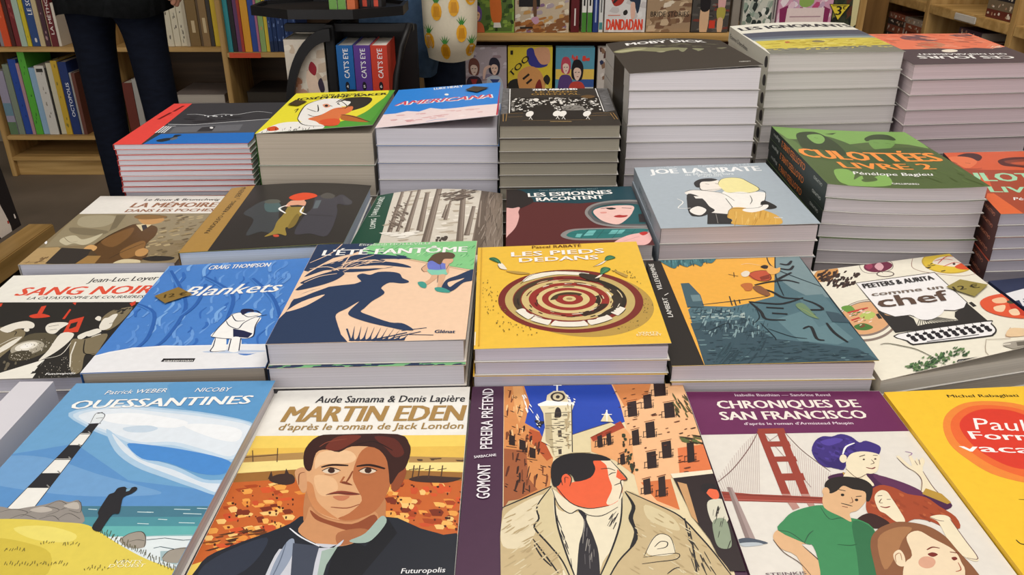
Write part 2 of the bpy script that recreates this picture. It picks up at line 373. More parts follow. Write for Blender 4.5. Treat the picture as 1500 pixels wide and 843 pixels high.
# ---- layout of the piles: corners of the top cover (head left, head right, tail left, tail right) in metres
BOOKS = {
 'ouess': {'P': [[-0.3945, 0.6291, 0.703], [-0.2154, 0.6338, 0.703], [-0.3954, 0.3791, 0.703], [-0.2209, 0.3838, 0.703]], 'z': 0.703, 'b0': 0, 'b1': 0, 'n': 4, 'th': 0.0145, 'base': '#6ba1cd', 'spine': '#6f9fc8', 'page': '#cfc9cc', 'desc': 'blue lighthouse-and-sea cover', 'label': 'paperback with a striped lighthouse on a blue cover, front left', 'lip': '#c8c4c4'},
 'martin': {'P': [[-0.2154, 0.6369, 0.69], [-0.0389, 0.6438, 0.69], [-0.2189, 0.3769, 0.69], [-0.0384, 0.3838, 0.69]], 'z': 0.69, 'b0': 0, 'b1': 0, 'n': 3, 'th': 0.015, 'base': '#ebe9e2', 'spine': '#e4e2da', 'page': '#cfcac6', 'desc': 'dark-haired man portrait cover', 'label': 'paperback with a painted portrait of a dark-haired man under a white title band'},
 'pereira': {'P': [[-0.0366, 0.6407, 0.692], [0.1588, 0.6466, 0.692], [-0.0381, 0.3757, 0.692], [0.157, 0.3816, 0.692]], 'z': 0.692, 'b0': 0, 'b1': 0, 'n': 3, 'th': 0.0157, 'base': '#4a2c45', 'spine': '#44273f', 'page': '#c9c4c4', 'desc': 'orange-faced man in tan coat cover', 'label': 'paperback with a stout man in a tan coat and a purple side band, front centre'},
 'chron': {'P': [[0.1603, 0.6388, 0.688], [0.3399, 0.64, 0.688], [0.1606, 0.3768, 0.688], [0.3405, 0.378, 0.688]], 'z': 0.688, 'b0': 0, 'b1': 0, 'n': 3, 'th': 0.0143, 'base': '#e2ddd4', 'spine': '#6b2857', 'page': '#cfcac6', 'desc': 'four friends and red bridge cover', 'label': 'paperback with four friends before a red bridge under a purple title band'},
 'paul': {'P': [[0.3401, 0.6315, 0.692], [0.5395, 0.6469, 0.692], [0.3416, 0.3756, 0.692], [0.541, 0.3911, 0.692]], 'z': 0.692, 'b0': 0, 'b1': 0, 'n': 3, 'th': 0.0157, 'base': '#f3c537', 'spine': '#e8b92c', 'page': '#d2ccc4', 'desc': 'plain yellow cover with red oval', 'label': 'bright yellow paperback with a red oval title, front right corner'},
 'sang': {'P': [[-0.5991, 0.891, 0.69], [-0.4164, 0.9013, 0.69], [-0.5793, 0.6509, 0.69], [-0.3966, 0.6612, 0.69]], 'z': 0.69, 'b0': 0, 'b1': 0, 'n': 3, 'th': 0.015, 'base': '#2a2826', 'spine': '#e4e1d8', 'page': '#b9b8c4', 'desc': 'black, white and red miners cover', 'label': 'paperback with black, white and red figures and a red slanting title'},
 'blankets': {'P': [[-0.4021, 0.8744, 0.71], [-0.2408, 0.8985, 0.71], [-0.3922, 0.6342, 0.71], [-0.2266, 0.6449, 0.71]], 'z': 0.71, 'b0': 0, 'b1': 0, 'n': 3, 'th': 0.02165, 'base': '#4a82cd', 'spine': '#3f74c0', 'page': '#a0968a', 'desc': 'blue snowy forest cover', 'label': 'thick paperback with two embracing figures in snow on a blue cover'},
 'ete': {'P': [[-0.2269, 0.8799, 0.735], [-0.041, 0.8914, 0.735], [-0.2234, 0.644, 0.735], [-0.0423, 0.6503, 0.7368]], 'z': 0.735, 'b0': 0, 'b1': 0, 'n': 4, 'th': 0.0225, 'base': '#f0cdae', 'spine': '#2b3c5b', 'page': '#c0bdc5', 'desc': 'long navy shadow on peach cover', 'label': 'thick paperback with a navy shadow and a walking girl on peach ground'},
 'pieds': {'P': [[-0.0399, 0.8802, 0.731], [0.1478, 0.8991, 0.731], [-0.0346, 0.6423, 0.731], [0.1449, 0.6472, 0.7346]], 'z': 0.731, 'b0': 0, 'b1': 0, 'n': 6, 'th': 0.0143, 'base': '#edc045', 'spine': '#e0b23c', 'page': '#bdb8c4', 'desc': 'yellow cover with red ringed target', 'label': 'yellow paperback with a red and tan ringed target and radishes'},
 'lambert': {'P': [[0.1582, 0.8792, 0.714], [0.3426, 0.8934, 0.714], [0.1459, 0.6413, 0.714], [0.3365, 0.6455, 0.7173]], 'z': 0.714, 'b0': 0, 'b1': 0, 'n': 4, 'th': 0.01725, 'base': '#2b2724', 'spine': '#26221f', 'page': '#c3bcc2', 'desc': 'flooded blue-grey town cover', 'label': 'paperback with a blue-grey flooded town under an orange sky and black side band', 'inside': '#d8a82c', 'lip': '#d8c070'},
 'chef': {'P': [[0.3563, 0.8871, 0.697], [0.5459, 0.937, 0.699], [0.3415, 0.6433, 0.697], [0.5311, 0.6932, 0.713]], 'z': 0.697, 'b0': 0, 'b1': 0, 'n': 3, 'th': 0.0173, 'base': '#ece7d6', 'spine': '#cfc6b2', 'page': '#c6bfb4', 'desc': 'cream cover with typewriter and food', 'label': 'cream paperback with a typewriter among painted food, its cover curling up'},
 'memoire': {'P': [[-0.6115, 1.1519, 0.7], [-0.4162, 1.1534, 0.7], [-0.5969, 0.9009, 0.7], [-0.4092, 0.907, 0.7]], 'z': 0.7, 'b0': 0, 'b1': 0, 'n': 3, 'th': 0.0183, 'base': '#8a7a5c', 'spine': '#d8d4cc', 'page': '#bcbcc8', 'desc': 'brown seated man in coat cover', 'label': 'paperback with a seated man in a brown coat under a white title band'},
 'pandolfo': {'P': [[-0.4066, 1.1288, 0.72], [-0.2057, 1.1412, 0.72], [-0.3959, 0.8897, 0.72], [-0.2033, 0.9107, 0.7249]], 'z': 0.72, 'b0': 0.006, 'b1': 0, 'n': 4, 'th': 0.01875, 'base': '#33302e', 'spine': '#a8834a', 'page': '#c2cee2', 'desc': 'black cover with red-haired lady', 'label': 'black paperback with a gold side band and a red-haired lady in a gold dress', 'lip': '#8a8a4a', 'inside': '#b8b04a'},
 'foret': {'P': [[-0.195, 1.1246, 0.71], [-0.014, 1.1337, 0.71], [-0.2037, 0.8883, 0.71], [-0.011, 0.8924, 0.71]], 'z': 0.71, 'b0': 0.009, 'b1': 0, 'n': 4, 'th': 0.0163, 'base': '#d5cec0', 'spine': '#204a3a', 'page': '#c4c4c4', 'desc': 'grey forest trunks cover', 'label': 'paperback with grey-brown forest trunks and a dark green side band'},
 'espionnes': {'P': [[-0.0078, 1.1079, 0.725], [0.1721, 1.1231, 0.725], [-0.0073, 0.8966, 0.725], [0.1706, 0.9019, 0.725]], 'z': 0.725, 'b0': 0, 'b1': 0, 'n': 4, 'th': 0.02, 'base': '#5c2a2b', 'spine': '#50262a', 'page': '#bdb6b6', 'desc': 'maroon cover with hand mirror', 'label': 'maroon paperback with a woman in a round mirror and teal title band'},
 'joe': {'P': [[0.1767, 1.1389, 0.748], [0.3729, 1.1629, 0.748], [0.1755, 0.8978, 0.748], [0.3676, 0.909, 0.7501]], 'z': 0.748, 'b0': 0, 'b1': 0, 'n': 5, 'th': 0.0206, 'base': '#a9b5be', 'spine': '#a3adb8', 'page': '#c2b7ba', 'desc': 'pale blue embracing couple cover', 'label': 'thick pale blue paperback with a dancing couple embracing', 'spine_art': [['t', '#7a858e', 'JOE LA PIRATE', [760, 300, 300, 300], 6, 1, 0]]},
 'cul': {'P': [[0.3964, 1.231, 0.785], [0.5848, 1.1964, 0.785], [0.3848, 0.9525, 0.785], [0.579, 0.9434, 0.785]], 'z': 0.785, 'b0': -0.002, 'b1': -0.0045, 'n': 8, 'th': 0.0175, 'base': '#54673c', 'spine': '#28332f', 'page': '#c0b9bd', 'desc': 'green cover with orange hand lettering', 'label': 'thick dark green paperback with big orange hand-drawn lettering', 'spine_art': [['t', '#e8843c', 'CULOTTÉES LIVRE 2', [330, 760, 760, 760], 8.5, 1, 0], ['t', '#c9cfc8', 'GALLIMARD', [60, 680, 190, 680], 4, 0, 0], ['t', '#c9cfc8', 'Bagieu', [800, 680, 930, 680], 5, 0, 0.2]]},
 'cul1': {'P': [[0.6279, 1.1558, 0.765], [0.8274, 1.17, 0.765], [0.5733, 0.9004, 0.765], [0.7728, 0.9145, 0.765]], 'z': 0.765, 'b0': 0, 'b1': 0, 'n': 8, 'th': 0.015, 'base': '#a94e38', 'spine': '#4a2522', 'page': '#aaa5b0', 'desc': 'rust cover with mint lettering', 'label': 'rust-red paperback with big mint lettering at the right edge', 'spine_art': [['t', '#d98a6a', 'GALLIMARD', [60, 680, 230, 680], 4, 0, 0]]},
 'navy': {'P': [[0.5647, 0.8756, 0.69], [0.7607, 0.9153, 0.69], [0.5731, 0.6569, 0.69], [0.7691, 0.6966, 0.69]], 'z': 0.69, 'b0': 0, 'b1': 0, 'n': 3, 'th': 0.015, 'base': '#2b3452', 'spine': '#2b3452', 'page': '#b5b0b8', 'desc': 'navy cover at the right edge', 'label': 'navy blue paperback half out of the frame on the right, beside the painted tomato'},
 'red': {'P': [[-0.591, 1.426, 0.775], [-0.3954, 1.4366, 0.775], [-0.5826, 1.1637, 0.775], [-0.3865, 1.171, 0.775]], 'z': 0.775, 'b0': 0, 'b1': 0, 'n': 16, 'th': 0.00813, 'base': '#3a3b40', 'spine': '#d9443e', 'page': '#cdc9d2', 'desc': 'dark grey cover with red side band', 'label': 'thin album with a bright red side band and a blue corner, back left', 'lip': '#d8524a'},
 'jos': {'P': [[-0.3787, 1.4391, 0.79], [-0.2064, 1.4503, 0.7936], [-0.3747, 1.1682, 0.79], [-0.2021, 1.1701, 0.8026]], 'z': 0.79, 'b0': 0, 'b1': 0, 'n': 3, 'th': 0.0483, 'base': '#55a23c', 'spine': '#4a8a38', 'page': '#b9ae9f', 'desc': 'yellow and green smiling face cover', 'label': 'very thick paperback with a smiling inked face on yellow and green'},
 'amer': {'P': [[-0.1959, 1.42, 0.8], [-0.0202, 1.4311, 0.8112], [-0.1979, 1.1607, 0.8], [-0.0197, 1.1607, 0.8188]], 'z': 0.8, 'b0': 0, 'b1': 0, 'n': 6, 'th': 0.02583, 'base': '#2e86dd', 'spine': '#c8ccd8', 'page': '#cac7d0', 'desc': 'sky-blue cover over pink desert', 'label': 'sky-blue paperback with red spaced lettering, its cover lifting open', 'inside': '#d9c0be'},
 'piano': {'P': [[-0.015, 1.3862, 0.81], [0.1623, 1.3862, 0.81], [-0.0182, 1.1333, 0.81], [0.1548, 1.1387, 0.81]], 'z': 0.81, 'b0': 0, 'b1': 0, 'n': 9, 'th': 0.01833, 'base': '#37322d', 'spine': '#2b2723', 'page': '#948e80', 'desc': 'black cover with white city drawing', 'label': 'black paperback with a fine white city drawing and two seated men', 'lip': '#57504a'},
 'moby': {'P': [[0.1632, 1.4572, 0.872], [0.3595, 1.4572, 0.8777], [0.1687, 1.1898, 0.872], [0.362, 1.1974, 0.8831]], 'z': 0.872, 'b0': 0.006, 'b1': 0, 'n': 9, 'th': 0.02522, 'base': '#453f39', 'spine': '#3f3a36', 'page': '#d6d1d6', 'desc': 'dark grey whale sea cover', 'label': 'thick dark grey paperback with pale sea streaks on a tall stack', 'follow': 0.7, 'segs': [(0, 0.4, '#c9c5bf'), (0.4, 0.82, '#38342f'), (0.82, 1, '#c9c5bf')], 'inside': '#8f887c'},
 'ign': {'P': [[0.3964, 1.5449, 0.889], [0.6204, 1.5899, 0.889], [0.386, 1.2535, 0.889], [0.5992, 1.2746, 0.889]], 'z': 0.889, 'b0': 0.004, 'b1': 0, 'n': 9, 'th': 0.0271, 'base': '#eae8db', 'spine': '#dedccd', 'page': '#cdc8c6', 'desc': 'white, grey and yellow field cover', 'label': 'thick cream paperback with a yellow field under grey sky on the tallest stack', 'spine_art': [['t', '#4a4a50', 'Étienne Davodeau', [960, 300, 480, 300], 7, 1, 0], ['c', '#2b2a2c', [18, 300, 30, 200, 60, 180, 75, 300, 78, 500, 70, 700, 50, 800, 28, 750, 16, 550]]]},
 'sais': {'P': [[0.6406, 1.5464, 0.875], [0.8409, 1.5547, 0.875], [0.6002, 1.2422, 0.875], [0.8122, 1.2647, 0.875]], 'z': 0.875, 'b0': 0, 'b1': 0, 'n': 10, 'th': 0.023, 'base': '#594e54', 'spine': '#4f454b', 'page': '#cdbcc2', 'desc': 'orange and plum upside-down cover', 'label': 'thick plum and orange paperback lying upside down, back right', 'right_spine': True},
}
# ---- printed artwork, in thousandths of each cover: p polygon, c closed curve, l line, k brush stroke, t lettering, d scattered marks
ART = {
 'ouess': [["c","#5d98ca",[513,0,1016,2,1022,172,972,260,790,216,596,157,500,61]],
  ["p","#5a90c8",[-82,433,244,367,597,557,1015,618,1028,683,464,673,-78,677]],
  ["c","#6f9fcf",[-42,434,162,437,438,522,649,579,771,623,490,628,179,592,-59,534]],
  ["c","#a9c8e2",[91,190,278,141,537,170,787,209,1024,281,1036,406,1007,476,851,444,685,400,540,397,406,346,237,279]],
  ["c","#c6d9ea",[118,197,285,153,543,181,791,219,1014,283,1022,398,992,462,847,427,686,383,535,380,396,331,241,269]],
  ["c","#dde6ef",[150,204,293,166,528,194,764,229,1003,287,1007,388,978,447,843,409,687,366,530,363,386,314,245,260]],
  ["c","#ecf0f4",[236,213,377,195,542,218,691,255,644,287,486,271,349,255]],
  ["c","#ecf0f4",[680,274,816,270,960,305,968,368,854,348]],
  ["c","#c3d4e4",[408,282,508,271,571,289,530,310,444,306]],
  ["c","#a9c8e2",[332,287,491,384,586,439,767,494,918,558,1012,567,1018,633,901,600,748,549,586,491,444,407]],
  ["c","#d6e1ec",[375,314,516,409,597,459,766,511,915,571,1010,583,1007,621,902,584,758,533,594,471,472,402]],
  ["c","#4a8ad0",[480,374,570,378,774,413,984,470,993,532,884,530,715,473,592,451]],
  ["p","#45788c",[453,670,1027,681,1019,728,459,718]],
  ["p","#4c8f9c",[457,716,1019,726,1015,766,485,756]],
  ["p","#62b0b0",[484,754,1016,764,1013,805,523,809]],
  ["p","#dbe5e8",[649,799,1013,802,1040,976,840,948]],
  ["l","#cfe4e6",0.66,[514,684,552,687]],
  ["l","#cfe4e6",0.66,[589,680,619,682]],
  ["l","#cfe4e6",0.66,[722,700,779,703]],
  ["l","#cfe4e6",0.66,[865,691,932,694]],
  ["l","#cfe4e6",0.65,[912,710,988,714]],
  ["l","#cfe4e6",0.64,[751,748,798,751]],
  ["l","#cfe4e6",0.64,[915,748,980,751]],
  ["l","#cfe4e6",0.65,[824,732,862,735]],
  ["l","#cfe4e6",0.66,[957,689,1005,692]],
  ["l","#cfe4e6",0.66,[759,701,789,703]],
  ["l","#8fb9bd",0.79,[749,802,872,799,1005,798]],
  ["l","#39545c",0.63,[827,815,895,809,971,819,1014,816]],
  ["l","#39545c",0.62,[873,847,896,842,954,852]],
  ["p","#9fb9bf",[906,859,992,857,996,911,926,893]],
  ["p","#e9e8e2",[235,257,278,258,288,679,180,677]],
  ["p","#26262a",[235,257,278,258,279,311,228,310]],
  ["p","#26262a",[220,374,281,375,283,446,211,445]],
  ["p","#26262a",[201,516,284,517,286,583,193,582]],
  ["l","#26262a",0.94,[228,314,280,315]],
  ["l","#8a8a86",0.94,[257,300,280,315]],
  ["l","#26262a",0.92,[219,383,281,384]],
  ["l","#8a8a86",0.92,[259,369,281,384]],
  ["l","#26262a",0.9,[210,449,283,450]],
  ["l","#8a8a86",0.9,[261,436,283,450]],
  ["l","#26262a",0.87,[201,518,284,519]],
  ["l","#8a8a86",0.88,[263,506,284,519]],
  ["l","#26262a",0.85,[193,583,286,585]],
  ["l","#8a8a86",0.86,[265,572,286,585]],
  ["l","#26242a",0.57,[229,305,180,677]],
  ["l","#26242a",0.57,[279,306,288,679]],
  ["p","#dfe6ea",[232,253,276,254,275,213,251,194,220,196]],
  ["k","#26242a",0.77,[228,258,286,256]],
  ["k","#26242a",0.58,[236,253,225,199,251,194,276,211,280,254]],
  ["k","#26242a",0.58,[245,226,275,223]],
  ["l","#26242a",1.17,[231,196,253,191]],
  ["c","#928c86",[81,680,144,667,209,679,259,672,325,660,367,643,412,652,449,645,489,688,531,744,382,738,191,725,89,733]],
  ["k","#4a4644",0.49,[164,691,209,679,276,693,263,712]],
  ["k","#4a4644",0.49,[279,698,323,670,399,686,361,709]],
  ["k","#4a4644",0.5,[332,670,369,646,426,672,399,686]],
  ["k","#4a4644",0.49,[404,686,451,648,492,698,437,687]],
  ["k","#4a4644",0.49,[418,725,447,701,510,726]],
  ["k","#4a4644",0.49,[224,721,265,703,333,721]],
  ["k","#4a4644",0.49,[344,723,389,710,430,730]],
  ["c","#b9b2a9",[278,684,323,670,371,686,333,696]],
  ["c","#b9b2a9",[404,667,445,653,475,683,431,679]],
  ["c","#9c958a",[724,816,742,791,786,782,818,805,835,843,779,844]],
  ["k","#46423e",0.63,[724,816,742,791,786,782,818,805,835,843]],
  ["k","#46423e",0.47,[761,822,791,814,823,819]],
  ["c","#9c958a",[928,885,943,856,1010,849,1019,899,961,902]],
  ["k","#46423e",0.61,[928,885,943,856,1010,849]],
  ["c","#dcc955",[-90,715,113,719,279,722,426,736,543,748,620,779,755,841,871,888,976,921,1040,952,1129,1136,776,1163,122,1117]],
  ["c","#cdb844",[-6,808,193,794,351,814,490,860,523,950,313,977,62,973]],
  ["c","#e6d870",[272,759,393,752,534,787,529,818,389,806]],
  ["l","#4c4a26",0.48,[622,782,610,765]],
  ["l","#4c4a26",0.48,[632,787,623,773]],
  ["l","#4c4a26",0.48,[639,787,626,772]],
  ["l","#4c4a26",0.47,[651,796,644,781]],
  ["l","#4c4a26",0.47,[656,793,650,772]],
  ["l","#4c4a26",0.47,[670,805,660,788]],
  ["l","#4c4a26",0.47,[673,799,666,776]],
  ["l","#4c4a26",0.47,[689,814,684,791]],
  ["l","#4c4a26",0.47,[690,805,688,790]],
  ["l","#4c4a26",0.47,[708,822,702,802]],
  ["l","#4c4a26",0.47,[708,811,705,796]],
  ["l","#4c4a26",0.47,[726,829,716,815]],
  ["l","#4c4a26",0.47,[726,819,722,803]],
  ["l","#4c4a26",0.47,[744,836,744,823]],
  ["l","#4c4a26",0.47,[744,826,731,809]],
  ["l","#4c4a26",0.47,[761,842,747,822]],
  ["l","#4c4a26",0.47,[763,834,756,813]],
  ["l","#4c4a26",0.46,[778,848,764,832]],
  ["l","#4c4a26",0.47,[781,843,773,830]],
  ["l","#4c4a26",0.46,[794,853,785,837]],
  ["l","#4c4a26",0.46,[800,852,794,835]],
  ["l","#4c4a26",0.46,[810,858,798,836]],
  ["l","#4c4a26",0.46,[818,861,813,846]],
  ["l","#4c4a26",0.46,[827,863,828,851]],
  ["l","#4c4a26",0.46,[837,869,831,853]],
  ["l","#4c4a26",0.46,[843,868,840,853]],
  ["l","#4c4a26",0.46,[855,878,849,861]],
  ["l","#4c4a26",0.46,[859,874,848,853]],
  ["l","#4c4a26",0.46,[873,886,871,867]],
  ["l","#4c4a26",0.46,[875,879,872,865]],
  ["l","#4c4a26",0.46,[891,894,879,877]],
  ["l","#4c4a26",0.46,[892,885,884,873]],
  ["l","#4c4a26",0.45,[908,902,894,882]],
  ["l","#4c4a26",0.46,[909,892,901,877]],
  ["l","#4c4a26",0.45,[925,908,926,896]],
  ["l","#4c4a26",0.46,[926,899,915,881]],
  ["l","#4c4a26",0.45,[942,915,931,902]],
  ["l","#4c4a26",0.45,[943,906,938,894]],
  ["l","#4c4a26",0.45,[958,920,945,903]],
  ["l","#4c4a26",0.45,[960,914,958,901]],
  ["l","#4c4a26",0.45,[974,926,960,906]],
  ["l","#4c4a26",0.45,[978,922,966,905]],
  ["l","#4c4a26",0.45,[989,930,978,917]],
  ["l","#4c4a26",0.45,[995,930,986,910]],
  ["l","#4c4a26",0.45,[1005,935,993,915]],
  ["l","#4c4a26",0.45,[1013,939,1004,925]],
  ["l","#6a6230",0.46,[308,849,307,838]],
  ["l","#6a6230",0.46,[314,844,308,837]],
  ["l","#6a6230",0.46,[326,848,325,839]],
  ["l","#6a6230",0.46,[336,849,334,838]],
  ["l","#6a6230",0.46,[343,845,345,839]],
  ["l","#6a6230",0.46,[353,845,345,832]],
  ["l","#6a6230",0.46,[364,847,359,836]],
  ["l","#6a6230",0.46,[376,851,376,840]],
  ["l","#6a6230",0.46,[385,850,375,838]],
  ["l","#6a6230",0.47,[430,826,423,819]],
  ["l","#6a6230",0.47,[438,824,430,813]],
  ["l","#6a6230",0.47,[445,820,442,811]],
  ["l","#6a6230",0.47,[456,823,457,817]],
  ["l","#6a6230",0.47,[465,821,465,815]],
  ["l","#6a6230",0.47,[474,821,472,815]],
  ["l","#6a6230",0.47,[517,831,514,820]],
  ["l","#6a6230",0.47,[528,833,517,819]],
  ["l","#6a6230",0.47,[535,829,526,818]],
  ["l","#6a6230",0.47,[545,831,546,825]],
  ["l","#6a6230",0.47,[553,828,547,818]],
  ["l","#6a6230",0.47,[562,827,565,819]],
  ["l","#6a6230",0.47,[578,836,576,824]],
  ["l","#6a6230",0.45,[349,900,345,888]],
  ["l","#6a6230",0.45,[359,901,354,895]],
  ["l","#6a6230",0.45,[367,898,363,886]],
  ["l","#6a6230",0.45,[378,901,373,891]],
  ["l","#6a6230",0.45,[390,904,388,896]],
  ["l","#6a6230",0.45,[394,898,391,885]],
  ["l","#6a6230",0.45,[409,905,404,896]],
  ["l","#6a6230",0.45,[413,898,408,890]],
  ["l","#6a6230",0.45,[425,901,420,889]],
  ["l","#6a6230",0.45,[436,904,434,895]],
  ["l","#6a6230",0.45,[446,905,448,898]],
  ["l","#6a6230",0.45,[450,898,446,889]],
  ["l","#6a6230",0.45,[460,898,453,887]],
  ["l","#6a6230",0.45,[476,906,470,898]],
  ["l","#6a6230",0.45,[479,898,483,893]],
  ["l","#6a6230",0.45,[490,901,493,894]],
  ["l","#6a6230",0.45,[494,900,490,889]],
  ["l","#6a6230",0.45,[505,902,496,891]],
  ["l","#6a6230",0.45,[518,907,512,899]],
  ["l","#6a6230",0.45,[525,904,521,894]],
  ["l","#6a6230",0.45,[532,901,533,892]],
  ["l","#6a6230",0.45,[541,900,535,892]],
  ["l","#6a6230",0.45,[551,901,549,888]],
  ["l","#6a6230",0.45,[559,899,556,888]],
  ["l","#6a6230",0.45,[573,907,572,898]],
  ["l","#6a6230",0.45,[583,907,582,896]],
  ["l","#6a6230",0.45,[665,925,659,919]],
  ["l","#6a6230",0.45,[671,921,673,913]],
  ["l","#6a6230",0.45,[683,925,680,917]],
  ["l","#6a6230",0.45,[688,918,680,906]],
  ["l","#6a6230",0.45,[698,920,695,910]],
  ["l","#6a6230",0.45,[712,926,709,916]],
  ["l","#6a6230",0.45,[716,919,711,906]],
  ["l","#6a6230",0.45,[731,927,728,921]],
  ["l","#6a6230",0.45,[735,919,731,913]],
  ["l","#6a6230",0.45,[746,922,750,916]],
  ["l","#6a6230",0.45,[760,902,759,889]],
  ["l","#6a6230",0.45,[769,902,765,893]],
  ["l","#6a6230",0.45,[777,899,780,892]],
  ["l","#6a6230",0.45,[786,899,785,889]],
  ["l","#6a6230",0.45,[796,900,787,888]],
  ["l","#6a6230",0.45,[804,897,802,887]],
  ["c","#232328",[583,765,579,720,564,701,560,674,558,631,561,621,575,614,577,595,602,589,620,598,646,590,662,601,651,621,627,636,639,671,653,707,629,710,626,747,623,780]],
  ["p","#7aa6c4",[616,600,635,595,633,608,622,612]],
  ["t","#f4f3f0","Patrick WEBER",[191,81,487,71],6.34,0,0.15],
  ["t","#f4f3f0","NICOBY",[628,72,804,71],6.38,0,0.15],
  ["t","#f4f3f0","OUESSANTINES",[81,170,934,152],12.85,2,0.1],
  ["t","#f2efc8","VENTS",[761,904,859,904],2.88,1,0],
  ["t","#f2efc8","D'OUEST",[747,917,880,918],2.85,1,0]],
 'martin': [["p","#efcf63",[-8,269,1006,290,984,1149,-76,1120,0,837]],
  ["p","#e6bd55",[14,335,1004,350,1006,409,8,388]],
  ["p","#b08a52",[-3,372,258,363,270,398,3,407]],
  ["p","#b08a52",[747,396,1002,409,1004,432,752,427]],
  ["p","#f1dd90",[3,407,275,398,294,452,5,460]],
  ["p","#f1dd90",[736,427,1004,432,1005,478,743,464]],
  ["p","#9a6a34",[0,460,297,446,316,501,-5,514]],
  ["p","#9a6a34",[738,464,1004,482,1005,530,726,512]],
  ["p","#c4632c",[-5,503,312,490,399,692,313,708,143,774,44,822,0,837]],
  ["p","#c4632c",[715,506,1005,522,1007,771,847,722,701,681,661,623]],
  ["d",["#e28f3e","#d4572b","#efb560","#a8461f","#c9512a","#e9a24c","#7a2f1a","#f0c478"],75,[15,514,306,501,364,644,308,694,238,724,137,761,53,805,9,753],[8.44,0.54,1.53,-5.32]],
  ["d",["#e28f3e","#d4572b","#efb560","#a8461f","#c9512a","#e9a24c","#7a2f1a","#f0c478"],62,[698,522,997,530,1001,758,846,713,709,672,670,623],[8.2,-1.17,0.11,-5.99]],
  ["d",["#5a2414","#3d1c14","#6a2a18"],40,[15,514,306,501,364,644,308,694,135,756,53,789],[1.68,-0.07,0.52,-2.23]],
  ["d",["#5a2414","#3d1c14"],36,[710,533,998,541,1000,744,716,663],[1.71,-0.07,0.13,-2.3]],
  ["d",["#6b3a1c","#8a4a20","#4a2c1c"],22,[9,753,111,702,234,715,96,823],[8.77,2.51,0.75,-1.81]],
  ["c","#3d2a26",[156,497,180,471,246,472,270,511,224,520]],
  ["p","#3d2a26",[216,498,209,442,254,494]],
  ["p","#3d2a26",[148,491,148,453,173,492]],
  ["c","#3d2a26",[765,508,823,493,935,502,996,509,937,528,818,523]],
  ["l","#4a3226",0.9,[779,503,778,442]],
  ["l","#4a3226",0.73,[758,464,798,457]],
  ["l","#4a3226",0.9,[805,504,804,443]],
  ["l","#4a3226",0.73,[783,465,823,458]],
  ["l","#4a3226",0.9,[850,505,850,444]],
  ["l","#4a3226",0.73,[829,466,869,459]],
  ["l","#4a3226",0.9,[905,506,906,446]],
  ["l","#4a3226",0.73,[885,468,925,461]],
  ["l","#5a4230",0.93,[1,382,147,372]],
  ["l","#5a4230",0.74,[47,406,20,347]],
  ["l","#5a4230",0.74,[156,409,131,338]],
  ["d",["#5a4230"],8,[790,409,999,414,999,426,792,420],[5.55,-0.22,0.06,-1.49]],
  ["c","#20242e",[-41,988,21,877,46,809,138,763,238,724,316,690,370,661,495,766,589,786,699,672,847,722,942,750,1012,780,1015,1150,-76,1120]],
  ["c","#2d3444",[52,838,129,782,245,742,246,811,189,876,59,886]],
  ["p","#15171e",[552,746,643,787,711,681,758,738,690,839,628,932,527,929,523,801]],
  ["c","#b97d52",[334,554,386,596,559,668,662,583,693,643,681,718,526,749,387,710]],
  ["c","#c98f62",[375,620,426,660,564,689,647,647,677,717,603,769,536,784,462,776,362,723,374,672]],
  ["c","#8f4a2c",[380,635,448,673,567,698,650,661,672,717,612,734,555,723,475,698,412,673]],
  ["c","#a96a44",[521,731,608,716,649,735,586,773,534,777]],
  ["c","#d8a578",[279,401,286,354,366,339,469,329,576,332,656,399,686,479,687,553,666,623,631,661,562,680,486,675,417,645,365,595,319,512]],
  ["c","#b26a40",[525,361,577,338,656,399,686,479,687,553,666,623,631,661,562,682,504,674,545,653,584,601,552,549,518,496,511,430]],
  ["c","#c88656",[319,512,365,595,422,647,505,676,459,646,396,596,353,523]],
  ["c","#e7bf95",[333,367,456,359,507,395,484,423,372,426,338,447]],
  ["c","#e3b78b",[349,481,433,494,468,547,428,577,383,555]],
  ["c","#cf9a70",[256,467,270,441,299,452,335,544,314,553]],
  ["k","#7a4228",0.89,[293,522,278,473,298,463]],
  ["c","#8f4a2c",[686,457,729,441,749,480,729,554,699,553]],
  ["c","#371b17",[273,406,261,342,299,279,399,272,672,278,735,328,751,379,741,453,715,479,690,532,669,467,641,399,580,348,472,339,422,367,359,352,318,369,324,453,298,449]],
  ["c","#6e2f22",[392,284,500,282,467,323,413,358,352,344]],
  ["c","#5c261d",[566,289,666,304,722,378,685,400,633,352]],
  ["k","#8a4632",0.95,[323,337,357,311,439,298]],
  ["k","#22100e",1.14,[490,330,572,316,667,365]],
  ["k","#2a1512",2.56,[364,441,409,431,483,436]],
  ["k","#2a1512",2.74,[521,441,579,436,651,456]],
  ["c","#dccab4",[377,462,405,446,452,461,419,474]],
  ["c","#3a2018",[430,459,430,464,427,469,421,471,415,471,408,468,402,464,399,458,399,452,402,448,407,445,414,445,421,448,426,453]],
  ["k","#2a1512",1.09,[372,459,405,444,455,459]],
  ["k","#9a6242",0.72,[389,475,421,480,449,472]],
  ["c","#dccab4",[540,466,569,450,614,466,581,478]],
  ["c","#3a2018",[593,463,592,469,589,473,584,476,577,475,570,473,565,468,562,462,562,456,565,452,571,450,578,450,584,452,590,457]],
  ["k","#2a1512",1.09,[535,464,569,448,618,464]],
  ["k","#9a6242",0.72,[551,479,582,485,611,477]],
  ["k","#8e4c2c",1.63,[510,463,503,495,495,517]],
  ["c","#7c3c24",[467,516,490,512,527,530,502,527]],
  ["k","#a86038",1.8,[480,489,471,516]],
  ["c","#8a4030",[425,571,471,555,520,559,570,572,525,576,474,568]],
